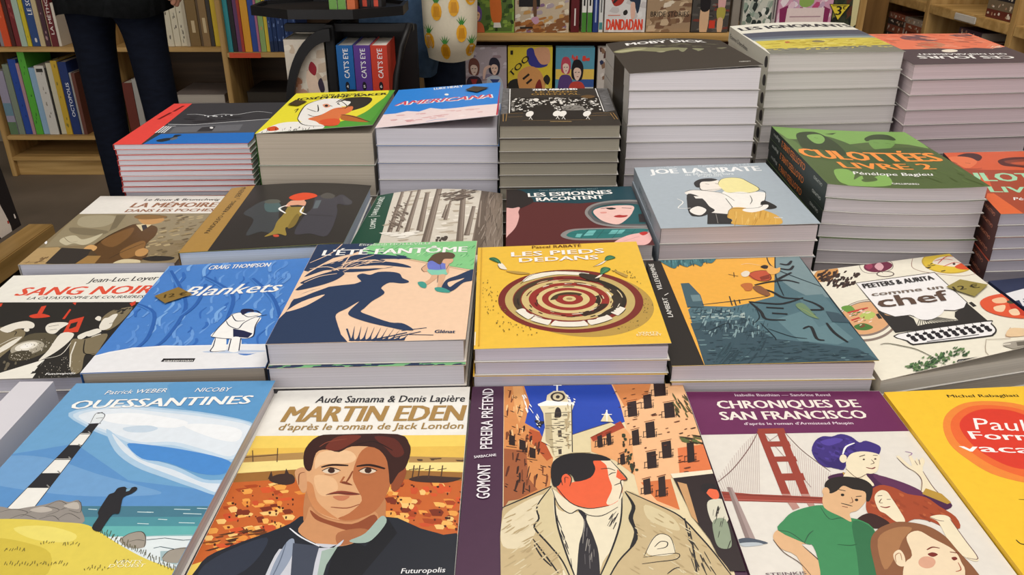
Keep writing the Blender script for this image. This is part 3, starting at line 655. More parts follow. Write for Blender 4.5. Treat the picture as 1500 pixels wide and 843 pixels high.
  ["k","#4a201a",0.87,[425,571,483,565,570,572]],
  ["c","#c27a58",[458,578,526,579,511,597,482,596]],
  ["k","#96563a",1.19,[462,625,530,631,578,616]],
  ["c","#c7cad4",[325,753,318,708,355,698,386,728,464,781,536,786,551,759,508,809,497,885,524,1072,313,1066,299,845]],
  ["c","#8f9bb0",[331,762,357,754,370,814,351,881,318,924,312,845]],
  ["p","#3f4656",[357,767,464,781,466,841,477,928,402,926]],
  ["k","#e0e2e8",1.16,[322,708,381,745,464,782]],
  ["k","#5f6b80",0.81,[330,766,331,838,318,924]],
  ["c","#9fb4aa",[575,764,631,736,680,669,706,695,664,762,618,774]],
  ["p","#9fb4aa",[479,800,536,784,512,851,510,929,494,929]],
  ["t","#26262b","Aude Samama & Denis Lapière",[219,83,978,96],10.47,1,0.1],
  ["t","#a5824a","MARTIN EDEN",[91,194,984,209],23.3,2,0.12],
  ["t","#a08048","d'après le roman de Jack London",[94,241,983,256],9.08,1,0.1],
  ["t","#e8e8ea","Futuropolis",[799,889,963,889],4.57,1,0.1]],
 'pereira': [["p","#e4d4ac",[148,-43,1025,-24,939,1143,164,1126]],
  ["p","#2347b0",[233,-41,656,-32,688,100,698,221,536,299,446,316,318,348,241,224]],
  ["p","#d58d52",[149,-43,235,-41,269,108,246,224,309,270,314,354,361,407,339,556,247,603,160,625]],
  ["p","#9e5a36",[156,357,250,370,257,502,292,555,160,625]],
  ["p","#e4a668",[189,-27,233,-18,253,105,221,224,201,144]],
  ["p","#b8562e",[266,256,310,276,358,407,334,423,260,311]],
  ["d",["#5a2c1c","#3a2018","#7a4226"],42,[157,2,242,118,251,250,317,372,334,525,176,602],[1.7,-0.25,-1.03,-11.75]],
  ["d",["#f0bf85"],14,[157,2,232,62,251,250,307,371,173,368],[1.38,-0.04,-0.37,-9.4]],
  ["d",["#2e1a18","#4a2a20"],90,[649,-17,1005,-9,1007,487,860,516,824,515,748,614,690,593,693,247],[5.1,1.9,-0.03,-0.94]],
  ["d",["#2e1a18","#4a2a20"],60,[700,44,995,6,1001,476,705,512],[0.66,-0.1,-2.64,-10.94]],
  ["d",["#f3cfa4","#c87a48"],40,[733,73,977,35,988,454,718,492],[6.15,2.22,-0.12,-2.23]],
  ["d",["#2e1a18"],46,[154,-13,232,62,251,237,312,360,353,418,328,545,167,601],[3.11,-2.03,-0.24,-0.88]],
  ["p","#2a1a18",[177,285,202,296,203,346,177,339]],
  ["l","#2a1a18",0.75,[166,347,210,355]],
  ["p","#2a1a18",[221,311,246,321,246,370,221,364]],
  ["l","#2a1a18",0.75,[209,372,253,379]],
  ["p","#2a1a18",[264,353,289,363,288,411,263,405]],
  ["l","#2a1a18",0.74,[252,412,295,420]],
  ["p","#efbb8b",[653,-32,1009,-24,1017,498,941,491,824,515,818,654,686,613,681,491,688,247,682,114]],
  ["p","#e07a48",[886,373,1017,352,1017,498,863,505]],
  ["p","#d8894f",[656,-32,860,-27,818,75,700,142]],
  ["p","#d4743f",[701,533,823,520,827,654,748,614]],
  ["p","#e8a770",[528,305,670,234,703,309,684,501,616,429,522,382]],
  ["p","#a8432c",[524,303,669,223,681,259,535,332]],
  ["p","#2c1d1c",[715,115,759,105,749,196,706,202]],
  ["l","#7a3a22",0.82,[711,109,765,96]],
  ["l","#2c1d1c",0.8,[689,198,760,184]],
  ["l","#2c1d1c",0.81,[696,166,766,149]],
  ["l","#2c1d1c",0.6,[694,195,699,162]],
  ["l","#2c1d1c",0.6,[709,196,714,163]],
  ["l","#2c1d1c",0.6,[723,196,729,163]],
  ["l","#2c1d1c",0.6,[738,196,744,163]],
  ["l","#2c1d1c",0.6,[753,197,759,164]],
  ["p","#2c1d1c",[797,74,835,64,824,151,786,157]],
  ["l","#7a3a22",0.83,[792,69,841,55]],
  ["l","#2c1d1c",0.81,[769,153,835,138]],
  ["l","#2c1d1c",0.82,[777,120,842,102]],
  ["l","#2c1d1c",0.61,[774,150,780,116]],
  ["l","#2c1d1c",0.61,[787,151,794,117]],
  ["l","#2c1d1c",0.61,[801,151,808,117]],
  ["l","#2c1d1c",0.61,[814,151,821,117]],
  ["l","#2c1d1c",0.61,[828,152,835,117]],
  ["p","#2c1d1c",[862,-12,920,-23,904,77,848,83]],
  ["l","#7a3a22",0.86,[858,-18,926,-32]],
  ["l","#2c1d1c",0.83,[831,78,916,63]],
  ["l","#2c1d1c",0.84,[840,44,924,25]],
  ["l","#2c1d1c",0.62,[836,75,843,39]],
  ["l","#2c1d1c",0.62,[854,76,861,40]],
  ["l","#2c1d1c",0.62,[872,76,880,40]],
  ["l","#2c1d1c",0.62,[890,77,898,41]],
  ["l","#2c1d1c",0.62,[908,77,916,41]],
  ["p","#2c1d1c",[882,125,930,115,915,207,868,212]],
  ["l","#7a3a22",0.82,[878,120,937,107]],
  ["l","#2c1d1c",0.8,[851,208,926,194]],
  ["l","#2c1d1c",0.8,[860,176,935,159]],
  ["l","#2c1d1c",0.6,[856,205,863,173]],
  ["l","#2c1d1c",0.6,[872,206,879,173]],
  ["l","#2c1d1c",0.6,[888,206,895,173]],
  ["l","#2c1d1c",0.6,[903,206,911,174]],
  ["l","#2c1d1c",0.6,[919,207,927,174]],
  ["p","#2c1d1c",[776,236,817,227,805,314,765,319]],
  ["l","#7a3a22",0.79,[772,231,822,219]],
  ["l","#2c1d1c",0.77,[749,315,815,302]],
  ["l","#2c1d1c",0.77,[757,286,822,270]],
  ["l","#2c1d1c",0.58,[754,313,759,282]],
  ["l","#2c1d1c",0.58,[767,313,773,282]],
  ["l","#2c1d1c",0.58,[781,313,787,283]],
  ["l","#2c1d1c",0.58,[795,314,801,283]],
  ["l","#2c1d1c",0.58,[809,314,815,283]],
  ["p","#2c1d1c",[708,279,740,269,731,352,700,357]],
  ["l","#7a3a22",0.78,[704,274,745,262]],
  ["l","#2c1d1c",0.76,[684,353,741,340]],
  ["l","#2c1d1c",0.76,[691,325,747,309]],
  ["l","#2c1d1c",0.57,[688,351,693,321]],
  ["l","#2c1d1c",0.57,[700,351,705,321]],
  ["l","#2c1d1c",0.57,[711,351,717,322]],
  ["l","#2c1d1c",0.57,[723,351,728,322]],
  ["l","#2c1d1c",0.57,[735,352,740,322]],
  ["p","#2c1d1c",[824,342,866,333,852,419,812,424]],
  ["l","#7a3a22",0.76,[821,337,871,326]],
  ["l","#2c1d1c",0.74,[796,420,862,408]],
  ["l","#2c1d1c",0.75,[804,393,869,378]],
  ["l","#2c1d1c",0.55,[800,418,806,389]],
  ["l","#2c1d1c",0.55,[814,418,820,390]],
  ["l","#2c1d1c",0.55,[828,418,834,390]],
  ["l","#2c1d1c",0.55,[842,419,848,390]],
  ["l","#2c1d1c",0.55,[855,419,862,391]],
  ["p","#2c1d1c",[751,393,791,385,780,467,740,472]],
  ["l","#7a3a22",0.75,[747,388,796,378]],
  ["l","#2c1d1c",0.73,[725,468,789,456]],
  ["l","#2c1d1c",0.73,[732,442,795,428]],
  ["l","#2c1d1c",0.54,[729,466,735,439]],
  ["l","#2c1d1c",0.54,[743,466,748,439]],
  ["l","#2c1d1c",0.54,[756,467,762,439]],
  ["l","#2c1d1c",0.54,[770,467,775,440]],
  ["l","#2c1d1c",0.54,[783,467,789,440]],
  ["p","#2c1d1c",[930,350,962,341,941,442,910,447]],
  ["l","#7a3a22",0.76,[926,345,967,334]],
  ["l","#2c1d1c",0.73,[895,443,951,431]],
  ["l","#2c1d1c",0.74,[904,417,959,402]],
  ["l","#2c1d1c",0.55,[899,441,906,413]],
  ["l","#2c1d1c",0.55,[911,441,918,414]],
  ["l","#2c1d1c",0.55,[922,442,929,414]],
  ["l","#2c1d1c",0.55,[933,442,940,414]],
  ["l","#2c1d1c",0.55,[944,442,952,414]],
  ["p","#2c1d1c",[712,523,741,515,733,584,704,589]],
  ["l","#7a3a22",0.71,[708,519,746,509]],
  ["l","#2c1d1c",0.69,[690,585,742,575]],
  ["l","#2c1d1c",0.7,[696,562,747,548]],
  ["l","#2c1d1c",0.52,[694,584,698,559]],
  ["l","#2c1d1c",0.52,[704,584,709,559]],
  ["l","#2c1d1c",0.52,[715,584,720,559]],
  ["l","#2c1d1c",0.52,[726,584,731,559]],
  ["l","#2c1d1c",0.52,[736,584,741,560]],
  ["p","#2c1d1c",[555,306,576,297,574,360,553,365]],
  ["l","#7a3a22",0.77,[551,301,581,289]],
  ["l","#2c1d1c",0.75,[537,361,583,348]],
  ["l","#2c1d1c",0.76,[542,333,587,317]],
  ["l","#2c1d1c",0.57,[541,359,545,330]],
  ["l","#2c1d1c",0.57,[551,359,554,330]],
  ["l","#2c1d1c",0.57,[560,360,563,330]],
  ["l","#2c1d1c",0.57,[569,360,573,330]],
  ["l","#2c1d1c",0.57,[578,360,582,331]],
  ["p","#2c1d1c",[596,295,616,285,613,349,593,355]],
  ["l","#7a3a22",0.77,[592,290,621,278]],
  ["l","#2c1d1c",0.76,[577,351,622,337]],
  ["l","#2c1d1c",0.76,[583,322,626,306]],
  ["l","#2c1d1c",0.57,[582,348,585,319]],
  ["l","#2c1d1c",0.57,[590,349,594,319]],
  ["l","#2c1d1c",0.57,[599,349,603,319]],
  ["l","#2c1d1c",0.57,[608,349,612,319]],
  ["l","#2c1d1c",0.57,[616,349,621,319]],
  ["p","#2c1d1c",[639,402,658,393,655,447,636,452]],
  ["l","#7a3a22",0.74,[635,397,663,386]],
  ["l","#2c1d1c",0.73,[621,448,664,436]],
  ["l","#2c1d1c",0.74,[627,422,669,407]],
  ["l","#2c1d1c",0.55,[625,446,629,418]],
  ["l","#2c1d1c",0.55,[634,446,638,419]],
  ["l","#2c1d1c",0.55,[642,447,646,419]],
  ["l","#2c1d1c",0.55,[650,447,655,419]],
  ["l","#2c1d1c",0.55,[659,447,663,419]],
  ["p","#2c1d1c",[774,514,803,506,788,596,760,600]],
  ["l","#7a3a22",0.71,[770,510,808,500]],
  ["l","#2c1d1c",0.69,[745,597,798,586]],
  ["l","#2c1d1c",0.7,[752,573,804,560]],
  ["l","#2c1d1c",0.52,[749,595,755,570]],
  ["l","#2c1d1c",0.52,[760,595,765,570]],
  ["l","#2c1d1c",0.52,[771,595,776,570]],
  ["l","#2c1d1c",0.52,[781,595,787,571]],
  ["l","#2c1d1c",0.52,[792,596,797,571]],
  ["d",["#4a2c20","#6a3a26"],40,[658,-2,985,6,998,487,842,515,709,491],[4.44,1.58,-0.06,-1.24]],
  ["d",["#2f3a26","#3a2c1c"],26,[655,302,689,303,700,491,672,490],[2.23,-0.07,-0.67,-4.18]],
  ["d",["#5a5a34","#463c24"],18,[935,78,999,79,988,241,911,226],[2.64,-10.38,-1.23,-1.34]],
  ["d",["#5f6a3a","#39301e"],12,[888,319,1000,310,998,352,888,361],[7.86,-2.71,-0.62,-1.85]],
  ["p","#dfd0a6",[448,297,625,233,643,246,525,311,519,388,440,388]],
  ["l","#5a4a38",0.77,[453,294,625,230]],
  ["p","#e6d8b0",[580,225,613,167,637,230]],
  ["l","#f4f3f0",1.19,[608,226,616,160]],
  ["l","#f4f3f0",1.2,[590,186,635,187]],
  ["p","#e2d6b2",[342,118,351,65,383,39,428,40,443,69,448,117,472,123,456,170,442,388,368,407,356,355,314,327,333,252,329,174,310,120]],
  ["p","#b9aa86",[336,174,365,175,364,396,352,349,333,327]],
  ["p","#f4f3f0",[305,119,348,98,473,112,472,129,310,131]],
  ["c","#3a3230",[434,78,430,90,419,100,406,106,391,105,377,100,369,89,366,76,370,63,380,53,394,48,409,48,423,54,431,65]],
  ["c","#d8caa4",[423,78,420,87,413,94,404,98,393,97,384,93,378,86,377,76,379,67,386,60,396,56,406,56,415,61,422,68]],
  ["c","#3a3230",[409,77,408,81,405,85,401,87,397,87,393,85,391,81,390,77,392,73,394,69,398,67,403,67,406,69,409,73]],
  ["c","#2c2626",[379,199,384,155,396,139,408,156,407,195]],
  ["p","#4a4038",[388,271,404,269,403,305,388,307]],
  ["p","#4a4038",[384,370,398,368,397,394,384,396]],
  ["l","#f4f3f0",1.47,[399,40,402,-15]],
  ["l","#f4f3f0",1.49,[383,3,422,4]],
  ["l","#4a4038",0.8,[336,174,453,170]],
  ["l","#4a4038",0.78,[337,245,450,241]],
  ["l","#3a3230",0.82,[460,123,442,386]],
  ["d",["#6a5c48"],18,[341,252,447,248,439,380,361,361],[4.21,-0.13,-0.11,-1.27]],
  ["d",["#f4f3f0"],16,[233,33,322,226,306,251,242,145],[1.1,1.03,2.18,-7.93]],
  ["d",["#2a2628"],6,[297,213,323,213,321,251,301,251],[3.93,-0.12,-0.16,-2.69]],
  ["d",["#f4f3f0"],8,[437,38,495,110,492,137,450,136],[2.55,-3.01,-0.67,-1.57]],
  ["d",["#3a3028","#8f7f62"],26,[346,134,451,130,440,374,364,384],[5.1,0.3,-0.04,-0.83]],
  ["d",["#b5a27c"],14,[430,136,456,137,440,374,418,374],[1.56,-0.05,-0.67,-7.21]],
  ["p","#2a1e20",[833,515,1014,493,1030,890,928,887,906,773,869,692,845,577]],
  ["p","#efe3c8",[827,499,1008,482,1010,500,832,519]],
  ["p","#c89a6a",[846,536,880,547,881,711,863,683]],
  ["p","#7a3a28",[1006,580,1034,591,1065,697,1023,696]],
  ["c","#d8d4c0",[939,628,969,614,1003,620,1007,677,983,713,939,716,930,675]],
  ["c","#8f9c84",[939,703,987,699,982,783,965,808,930,803,925,764]],
  ["c","#e86a44",[942,569,969,554,993,580,988,610,961,611]],
  ["c","#1f1a1e",[929,569,948,547,988,550,999,575,964,570,943,589]],
  ["d",["#2a2422"],12,[945,638,1010,639,972,800,927,799],[0.61,-0.18,-3.53,-9.1]],
  ["c","#c5b086",[161,995,156,644,247,595,346,548,447,627,569,634,636,572,713,613,805,671,858,732,909,819,947,903,956,1013,911,1142,164,1126]],
  ["c","#dfd2b2",[159,676,220,622,309,580,335,605,287,715,244,783,161,782]],
  ["c","#d6c79f",[700,632,786,681,807,736,758,726,698,688]],
  ["c","#e7ddc2",[346,561,367,644,444,657,567,644,619,582,600,686,557,790,495,882,457,1132,373,1130,368,827,346,717]],
  ["p","#e7ddc2",[445,650,483,656,492,838,412,836]],
  ["c","#d4c59c",[346,551,286,628,293,679,275,715,334,785,390,914,409,914,382,803,352,681]],
  ["c","#d4c59c",[630,577,656,636,638,687,643,767,572,840,514,916,483,916,544,807,600,686]],
  ["k","#1c1a1e",1.41,[346,546,288,628,293,679,275,715,326,781,371,843,404,929]],
  ["k","#1c1a1e",1.39,[631,574,658,636,640,687,643,767,563,848,504,931]],
  ["k","#1c1a1e",1.39,[356,566,358,690,382,803,410,899]],
  ["k","#1c1a1e",1.38,[617,592,596,695,550,799,491,901]],
  ["k","#1c1a1e",1.36,[156,632,247,591,346,544]],
  ["k","#1c1a1e",1.39,[636,572,744,633,820,682,869,755,907,823,943,903]],
  ["k","#1c1a1e",1.29,[269,759,316,826,353,882]],
  ["k","#1c1a1e",1.28,[273,780,300,826,331,858]],
  ["k","#1c1a1e",1.31,[843,728,837,813,827,895]],
  ["k","#1c1a1e",1.33,[835,691,834,762]],
  ["d",["#2a2628"],10,[361,681,374,681,403,852,387,852],[0.63,0.29,1.61,-9.44]],
  ["d",["#2a2628"],8,[555,667,597,649,573,722,550,703],[0.51,-0.5,-4.46,-8.15]],
  ["d",["#3a342c"],16,[826,727,869,814,897,887,820,877],[0.81,0.52,2.02,-11.11]],
  ["c","#26232a",[442,650,467,642,486,652,469,685,491,763,498,854,464,1132,390,1131,426,820,450,737,459,688]],
  ["d",["#8f8a84","#6a6668"],14,[457,701,467,701,488,838,434,853],[0.63,-0.08,-1.61,-9.88]],
  ["d",["#b39d74","#d8caa6","#b8a47c"],60,[162,677,308,604,335,769,391,898,167,924],[6.12,5.49,0.41,-0.92]],
  ["d",["#b39d74","#d8caa6"],50,[671,651,818,691,919,864,873,939,570,902],[5.16,-4.64,-0.57,-0.95]],
  ["c","#1c1a1e",[630,578,661,636,642,687,645,767,610,804,638,741,626,687,647,636]],
  ["c","#e7ddc2",[348,556,369,625,409,662,445,646,477,673,529,671,584,649,622,582,569,629,481,642,413,616]],
  ["k","#1c1a1e",0.87,[348,556,369,625,409,662,445,648,478,670,529,674,594,640]],
  ["c","#e8623a",[503,432,559,431,608,489,627,542,606,606,560,634,498,643,430,626,380,582,366,546,380,516,443,527]],
  ["c","#eadcc0",[555,429,597,434,619,463,623,495,633,532,621,567,610,603,569,629,553,620,583,561,577,510,575,456]],
  ["p","#e8623a",[617,473,647,522,625,525,606,510]],
  ["c","#1d1a1e",[347,483,360,431,409,399,488,392,563,405,597,430,541,431,523,435,528,471,504,510,445,527,433,501,409,487,392,516,374,544,352,541]],
  ["c","#e8623a",[427,520,424,533,418,543,409,548,400,548,393,542,388,532,387,519,390,506,396,495,405,490,414,490,421,496,426,507]],
  ["k","#1d1a1e",0.88,[390,542,387,505,409,489,428,511,418,547]],
  ["k","#1d1a1e",0.71,[401,532,403,506,417,511]],
  ["k","#1d1a1e",0.92,[597,434,618,466,649,519,622,527,622,562,604,606]],
  ["k","#1d1a1e",0.9,[578,501,593,491,609,489]],
  ["k","#1d1a1e",0.91,[550,471,582,469,607,480]],
  ["k","#1d1a1e",0.88,[594,547,614,539,620,537]],
  ["k","#1d1a1e",0.88,[364,546,413,616,480,644,560,634]],
  ["c","#e7ddc2",[669,818,699,768,732,750,766,765,768,820,707,831]],
  ["k","#1c1a1e",0.63,[658,830,698,772,732,750,766,765,770,820]],
  ["k","#1c1a1e",0.8,[701,798,726,779,750,782,742,799,708,806]],
  ["k","#1c1a1e",0.63,[654,834,774,822,769,843,698,851,645,857]],
  ["k","#1c1a1e",0.76,[725,893,753,876,773,872]],
  ["t","#e9e4ea","PEREIRA PRÉTEND",[106,361,100,20],9.76,1,0],
  ["t","#e9e4ea","GOMONT",[106,592,103,437],9.99,1,0],
  ["t","#e9e4ea","SARBACANE",[35,408,126,399],3.29,1,0]],
 'chron': [["p","#6b2857",[-29,-33,1043,-28,1018,241,1,258]],
  ["t","#e6d6e0","Isabelle Bauthian — Sandrine Revel",[246,32,732,33],4.21,1,0],
  ["t","#efe6dc","CHRONIQUES DE",[137,107,848,102],12.17,2,0],
  ["t","#efe6dc","SAN FRANCISCO",[130,175,846,168],12.36,2,0],
  ["t","#e6d6e0","d'après le roman d'Armistead Maupin",[228,204,756,202],3.76,1,0],
  ["l","#c3b2ac",0.49,[277,247,163,545]],
  ["l","#cbb9b2",0.49,[396,248,288,561]],
  ["l","#c3b2ac",0.49,[266,251,155,545]],
  ["l","#cbb9b2",0.49,[398,268,296,561]],
  ["l","#c3b2ac",0.49,[254,257,148,545]],
  ["l","#cbb9b2",0.48,[402,282,303,561]],
  ["l","#c3b2ac",0.49,[241,265,140,545]],
  ["l","#cbb9b2",0.48,[407,295,311,561]],
  ["l","#c3b2ac",0.48,[228,274,133,545]],
  ["l","#cbb9b2",0.48,[412,307,318,561]],
  ["l","#c3b2ac",0.48,[215,283,126,545]],
  ["l","#cbb9b2",0.48,[417,318,326,561]],
  ["l","#c3b2ac",0.48,[202,293,118,545]],
  ["l","#cbb9b2",0.48,[423,329,334,561]],
  ["l","#c3b2ac",0.48,[188,304,111,545]],
  ["l","#cbb9b2",0.47,[428,339,341,561]],
  ["l","#c3b2ac",0.48,[175,316,103,545]],
  ["l","#cbb9b2",0.47,[434,349,349,561]],
  ["l","#c3b2ac",0.48,[161,327,96,545]],
  ["l","#cbb9b2",0.47,[440,359,357,561]],
  ["l","#c3b2ac",0.47,[147,340,88,545]],
  ["l","#cbb9b2",0.47,[445,368,364,561]],
  ["l","#c3b2ac",0.47,[133,353,81,545]],
  ["l","#cbb9b2",0.47,[451,378,372,561]],
  ["l","#c3b2ac",0.47,[119,366,73,545]],
  ["l","#cbb9b2",0.47,[457,386,380,561]],
  ["l","#c3b2ac",0.47,[105,379,66,544]],
  ["l","#cbb9b2",0.46,[463,395,387,561]],
  ["l","#c3b2ac",0.46,[91,393,59,544]],
  ["l","#cbb9b2",0.46,[469,404,395,561]],
  ["l","#c3b2ac",0.46,[77,407,51,544]],
  ["l","#cbb9b2",0.46,[475,412,402,561]],
  ["l","#c3b2ac",0.46,[63,421,44,544]],
  ["l","#cbb9b2",0.46,[481,420,410,561]],
  ["l","#c3b2ac",0.46,[49,435,36,544]],
  ["l","#cbb9b2",0.46,[487,428,418,561]],
  ["l","#c3b2ac",0.46,[35,450,29,544]],
  ["l","#cbb9b2",0.46,[493,436,425,561]],
  ["l","#c3b2ac",0.45,[21,464,21,544]],
  ["l","#cbb9b2",0.46,[499,444,433,561]],
  ["l","#c3b2ac",0.45,[7,479,14,544]],
  ["l","#cbb9b2",0.46,[505,452,441,561]],
  ["l","#c3b2ac",0.45,[-6,494,6,544]],
  ["l","#cbb9b2",0.45,[511,459,448,561]],
  ["k","#7a5a56",0.78,[280,239,201,330,90,433,-3,498]],
  ["k","#7a5a56",0.78,[400,239,434,331,476,396,516,448]],
  ["l","#a58a84",0.59,[297,239,395,520]],
  ["l","#a58a84",0.58,[370,258,285,307]],
  ["p","#9a4033",[272,239,306,235,292,551,255,550]],
  ["p","#9a4033",[366,229,403,226,372,551,336,551]],
  ["p","#9a4033",[280,226,408,223,406,251,280,254]],
  ["p","#9a4033",[273,297,400,294,398,321,273,324]],
  ["p","#9a4033",[267,375,394,372,393,398,267,400]],
  ["p","#9a4033",[263,458,391,455,386,488,260,490]],
  ["p","#b98a80",[255,550,292,551,304,610,271,620]],
  ["p","#b98a80",[336,551,372,551,371,620,347,620]],
  ["p","#9a4033",[-6,537,127,550,441,566,422,593,114,582,-15,579]],
  ["l","#6a2c26",0.7,[-5,549,447,573]],
  ["l","#c4746a",0.52,[-13,571,430,588]],
  ["p","#a79490",[33,519,55,521,70,738,31,738]],
  ["p","#8f7c78",[33,519,45,519,49,738,31,738]],
  ["c","#4c5664",[-1,738,47,731,114,750,64,757,5,759]],
  ["c","#b9c2c8",[3,751,68,748,91,757,17,764]],
  ["c","#4a2348",[489,476,569,455,699,458,750,490,871,548,947,595,896,624,765,622,620,542,529,510]],
  ["k","#b8923e",1.82,[570,452,579,474,658,511]],
  ["c","#5f2f55",[696,463,803,501,862,548,816,573,724,532]],
  ["c","#ece0c2",[852,382,868,374,879,405,894,423,910,375,923,367,923,398,942,381,939,398,968,381,965,403,926,448,921,533,942,593,906,583,857,543,897,480,879,445]],
  ["k","#6a4a4c",0.75,[852,382,865,428,889,453,892,491,855,543]],
  ["k","#6a4a4c",0.73,[925,450,921,533,944,591]],
  ["k","#6a4a4c",0.56,[923,398,921,420]],
  ["k","#6a4a4c",0.56,[945,392,934,417]],
  ["p","#b8923e",[885,528,936,553,950,591,929,598,853,553]],
  ["k","#a07aa8",0.76,[909,351,935,360,910,375]],
  ["c","#3f2f7c",[483,344,525,293,573,269,613,271,664,257,705,272,726,303,762,294,809,321,795,351,766,371,725,359,685,356,623,396,578,441,541,430,502,426,481,396]],
  ["d",["#33256a","#4d3d94"],50,[491,344,553,284,725,284,674,356,585,424,499,413],[3.6,-2.75,-1.52,-2.58]],
  ["c","#33256a",[495,379,535,402,603,391,579,435,523,426]],
  ["c","#5544a0",[546,298,620,279,657,290,577,320]],
  ["c","#ece0c2",[610,402,655,362,720,350,779,366,760,403,724,447,693,460,665,463,670,516,601,505,553,484,592,441]],
  ["c","#ece0c2",[622,386,616,395,608,402,599,406,591,406,587,402,586,395,589,386,596,377,604,370,613,366,620,366,625,370,626,377]],
  ["k","#f4f3f0",1.5,[615,365,651,326,702,306]],
  ["k","#7a2a2c",1.28,[684,430,707,436,726,429]],
  ["k","#4a3028",0.94,[684,377,715,368]],
  ["k","#4a3028",0.75,[750,370,771,371]],
  ["k","#6a4a38",0.74,[730,391,733,408,714,414]],
  ["k","#6a4a38",0.73,[591,435,616,479,665,463]],
  ["p","#4a3028",[702,391,698,394,694,395,691,394,691,391,695,388,699,386,702,388]],
  ["p","#4a3028",[755,389,751,392,747,393,744,392,744,389,748,386,752,384,755,386]],
  ["c","#a54a2c",[591,592,635,542,696,513,749,524,790,553,858,568,889,608,925,651,910,697,855,697,809,669,750,660,688,682,624,696,590,659,574,631]],
  ["d",["#8f3c24","#b9603a","#9a4428"],46,[650,542,726,530,848,583,909,660,889,688,743,655,617,678,594,621],[2.74,-3.32,-1.61,-1.99]],
  ["c","#ece0c2",[641,567,681,538,708,542,711,573,712,622,706,669,668,670,645,638,627,621]],
  ["k","#8a2c28",1.2,[642,607,661,612,683,607]],
  ["k","#4a3028",0.7,[657,562,678,560]],
  ["k","#4a3028",0.69,[687,577,704,577]],
  ["k","#6a4a38",0.7,[667,574,648,590,661,592]],
  ["c","#ece0c2",[818,652,864,643,897,651,895,679,896,742,898,811,867,819,826,776,836,697,837,669]],
  ["k","#6a4a4c",0.68,[818,652,844,666,865,669]],
  ["k","#6a4a4c",0.67,[895,660,896,742,896,811,855,809]],
  ["c","#3a201f",[516,659,585,635,638,673,606,696,532,695,504,695]],
  ["c","#deb387",[142,730,174,701,219,712,265,752,243,760,283,823,324,910,214,1116,137,1116,209,831,156,773]],
  ["k","#5a3a2c",0.65,[139,738,160,786,209,831,240,910]],
  ["k","#5a3a2c",0.65,[244,761,285,819,324,895]],
  ["c","#3d8a58",[173,703,214,662,266,629,354,605,417,604,455,649,516,659,560,696,526,783,329,1117,168,1116,267,855,285,765,259,754]],
  ["c","#2f6f48",[492,668,557,700,525,783,407,984,358,983,437,799]],
  ["k","#2c5a40",0.81,[256,752,287,721,315,704]],
  ["k","#2c5a40",0.83,[173,703,219,712,259,754]],
  ["k","#26603c",0.97,[383,758,431,762,461,757]],
  ["k","#2c5a40",0.86,[391,609,403,658,453,654,486,670]],
  ["c","#deb387",[464,541,528,512,623,537,608,572,542,621,499,635,486,670,455,649,406,612,426,561]],
  ["c","#26211f",[455,515,493,484,559,473,633,484,660,511,648,542,612,582,597,582,614,544,567,531,536,516,496,539,459,549]],
  ["c","#deb387",[464,541,458,549,450,555,442,559,435,559,431,555,430,549,432,541,438,533,445,527,454,523,461,523,465,527,466,533]],
  ["p","#26211f",[519,557,515,561,509,563,504,562,503,559,505,554,510,551,516,551,519,553]],
  ["p","#26211f",[566,579,562,583,556,585,552,584,550,581,552,577,557,574,563,573,566,575]],
  ["k","#26211f",1.04,[485,593,506,599,526,606]],
  ["k","#7a3a2c",0.86,[483,606,504,611]],
  ["k","#8a5a3c",0.7,[543,567,538,587,522,592]],
  ["k","#26211f",0.88,[507,533,533,539]],
  ["k","#26211f",0.87,[563,565,589,562]],
  ["c","#8a5a3c",[508,766,561,709,634,679,696,671,779,686,825,725,838,784,856,866,840,986,750,1118,313,1116,451,911]],
  ["c","#a9774f",[552,740,643,696,716,696,651,741,587,800,513,849]],
  ["c","#ecd8b8",[671,732,732,707,772,737,823,780,821,826,795,881,597,1118,444,1117,578,857,649,800]],
  ["c","#ecd8b8",[579,796,614,779,618,804,597,837,571,833]],
  ["k","#a97a58",0.63,[572,825,585,800,608,792,599,817]],
  ["c","#d9a58a",[723,825,713,834,699,842,683,846,669,846,658,841,654,834,657,825,666,816,680,808,696,804,711,804,722,809,726,816]],
  ["k","#7a3226",1.12,[720,780,749,770,774,774]],
  ["k","#7a3226",0.96,[804,788,836,793]],
  ["c","#7a2c26",[712,796,736,789,751,797,725,806]],
  ["c","#7a2c26",[795,809,813,806,814,814,797,819]],
  ["k","#a8583f",0.79,[808,826,801,851,776,858]],
  ["k","#9a2c28",0.92,[697,896,734,893]],
  ["t","#6a5860","STEINKIS",[58,870,212,865],2.68,1,0]],
 'paul': [["c","#ee8a3c",[138,222,204,147,317,91,442,84,570,114,642,195,627,320,516,453,384,539,275,516,178,468,129,393,108,315]],
  ["c","#ea6a36",[170,224,227,163,324,114,425,108,540,138,604,215,586,330,496,439,368,509,285,486,212,434,170,364,147,304]],
  ["c","#dc3e2e",[211,223,272,166,356,134,431,132,515,155,577,234,550,341,476,426,370,456,286,445,225,388,199,314]],
  ["t","#3a2c14","Michel Rabagliati",[273,51,597,66],4.45,2,0],
  ["t","#f4f3f0","Paul",[270,242,496,267],16.6,0,0.2],
  ["t","#f4f3f0","Forma",[221,292,558,326],10.71,2,0],
  ["t","#f4f3f0","vacan",[135,353,500,390],10.23,2,0],
  ["k","#8a6a1c",0.92,[198,588,243,592,304,589]],
  ["k","#3a2c14",1.04,[68,747,74,763,104,770]]],
 'blankets': [["k","#356cbc",2.56,[283,15,324,101,300,195]],
  ["k","#6a9cde",3.02,[764,695,789,752,760,815]],
  ["k","#7aabe6",1.82,[204,613,234,664,219,722]],
  ["k","#6a9cde",2.85,[440,148,426,183,444,228]],
  ["k","#6a9cde",3.28,[371,-17,386,16,376,53]],
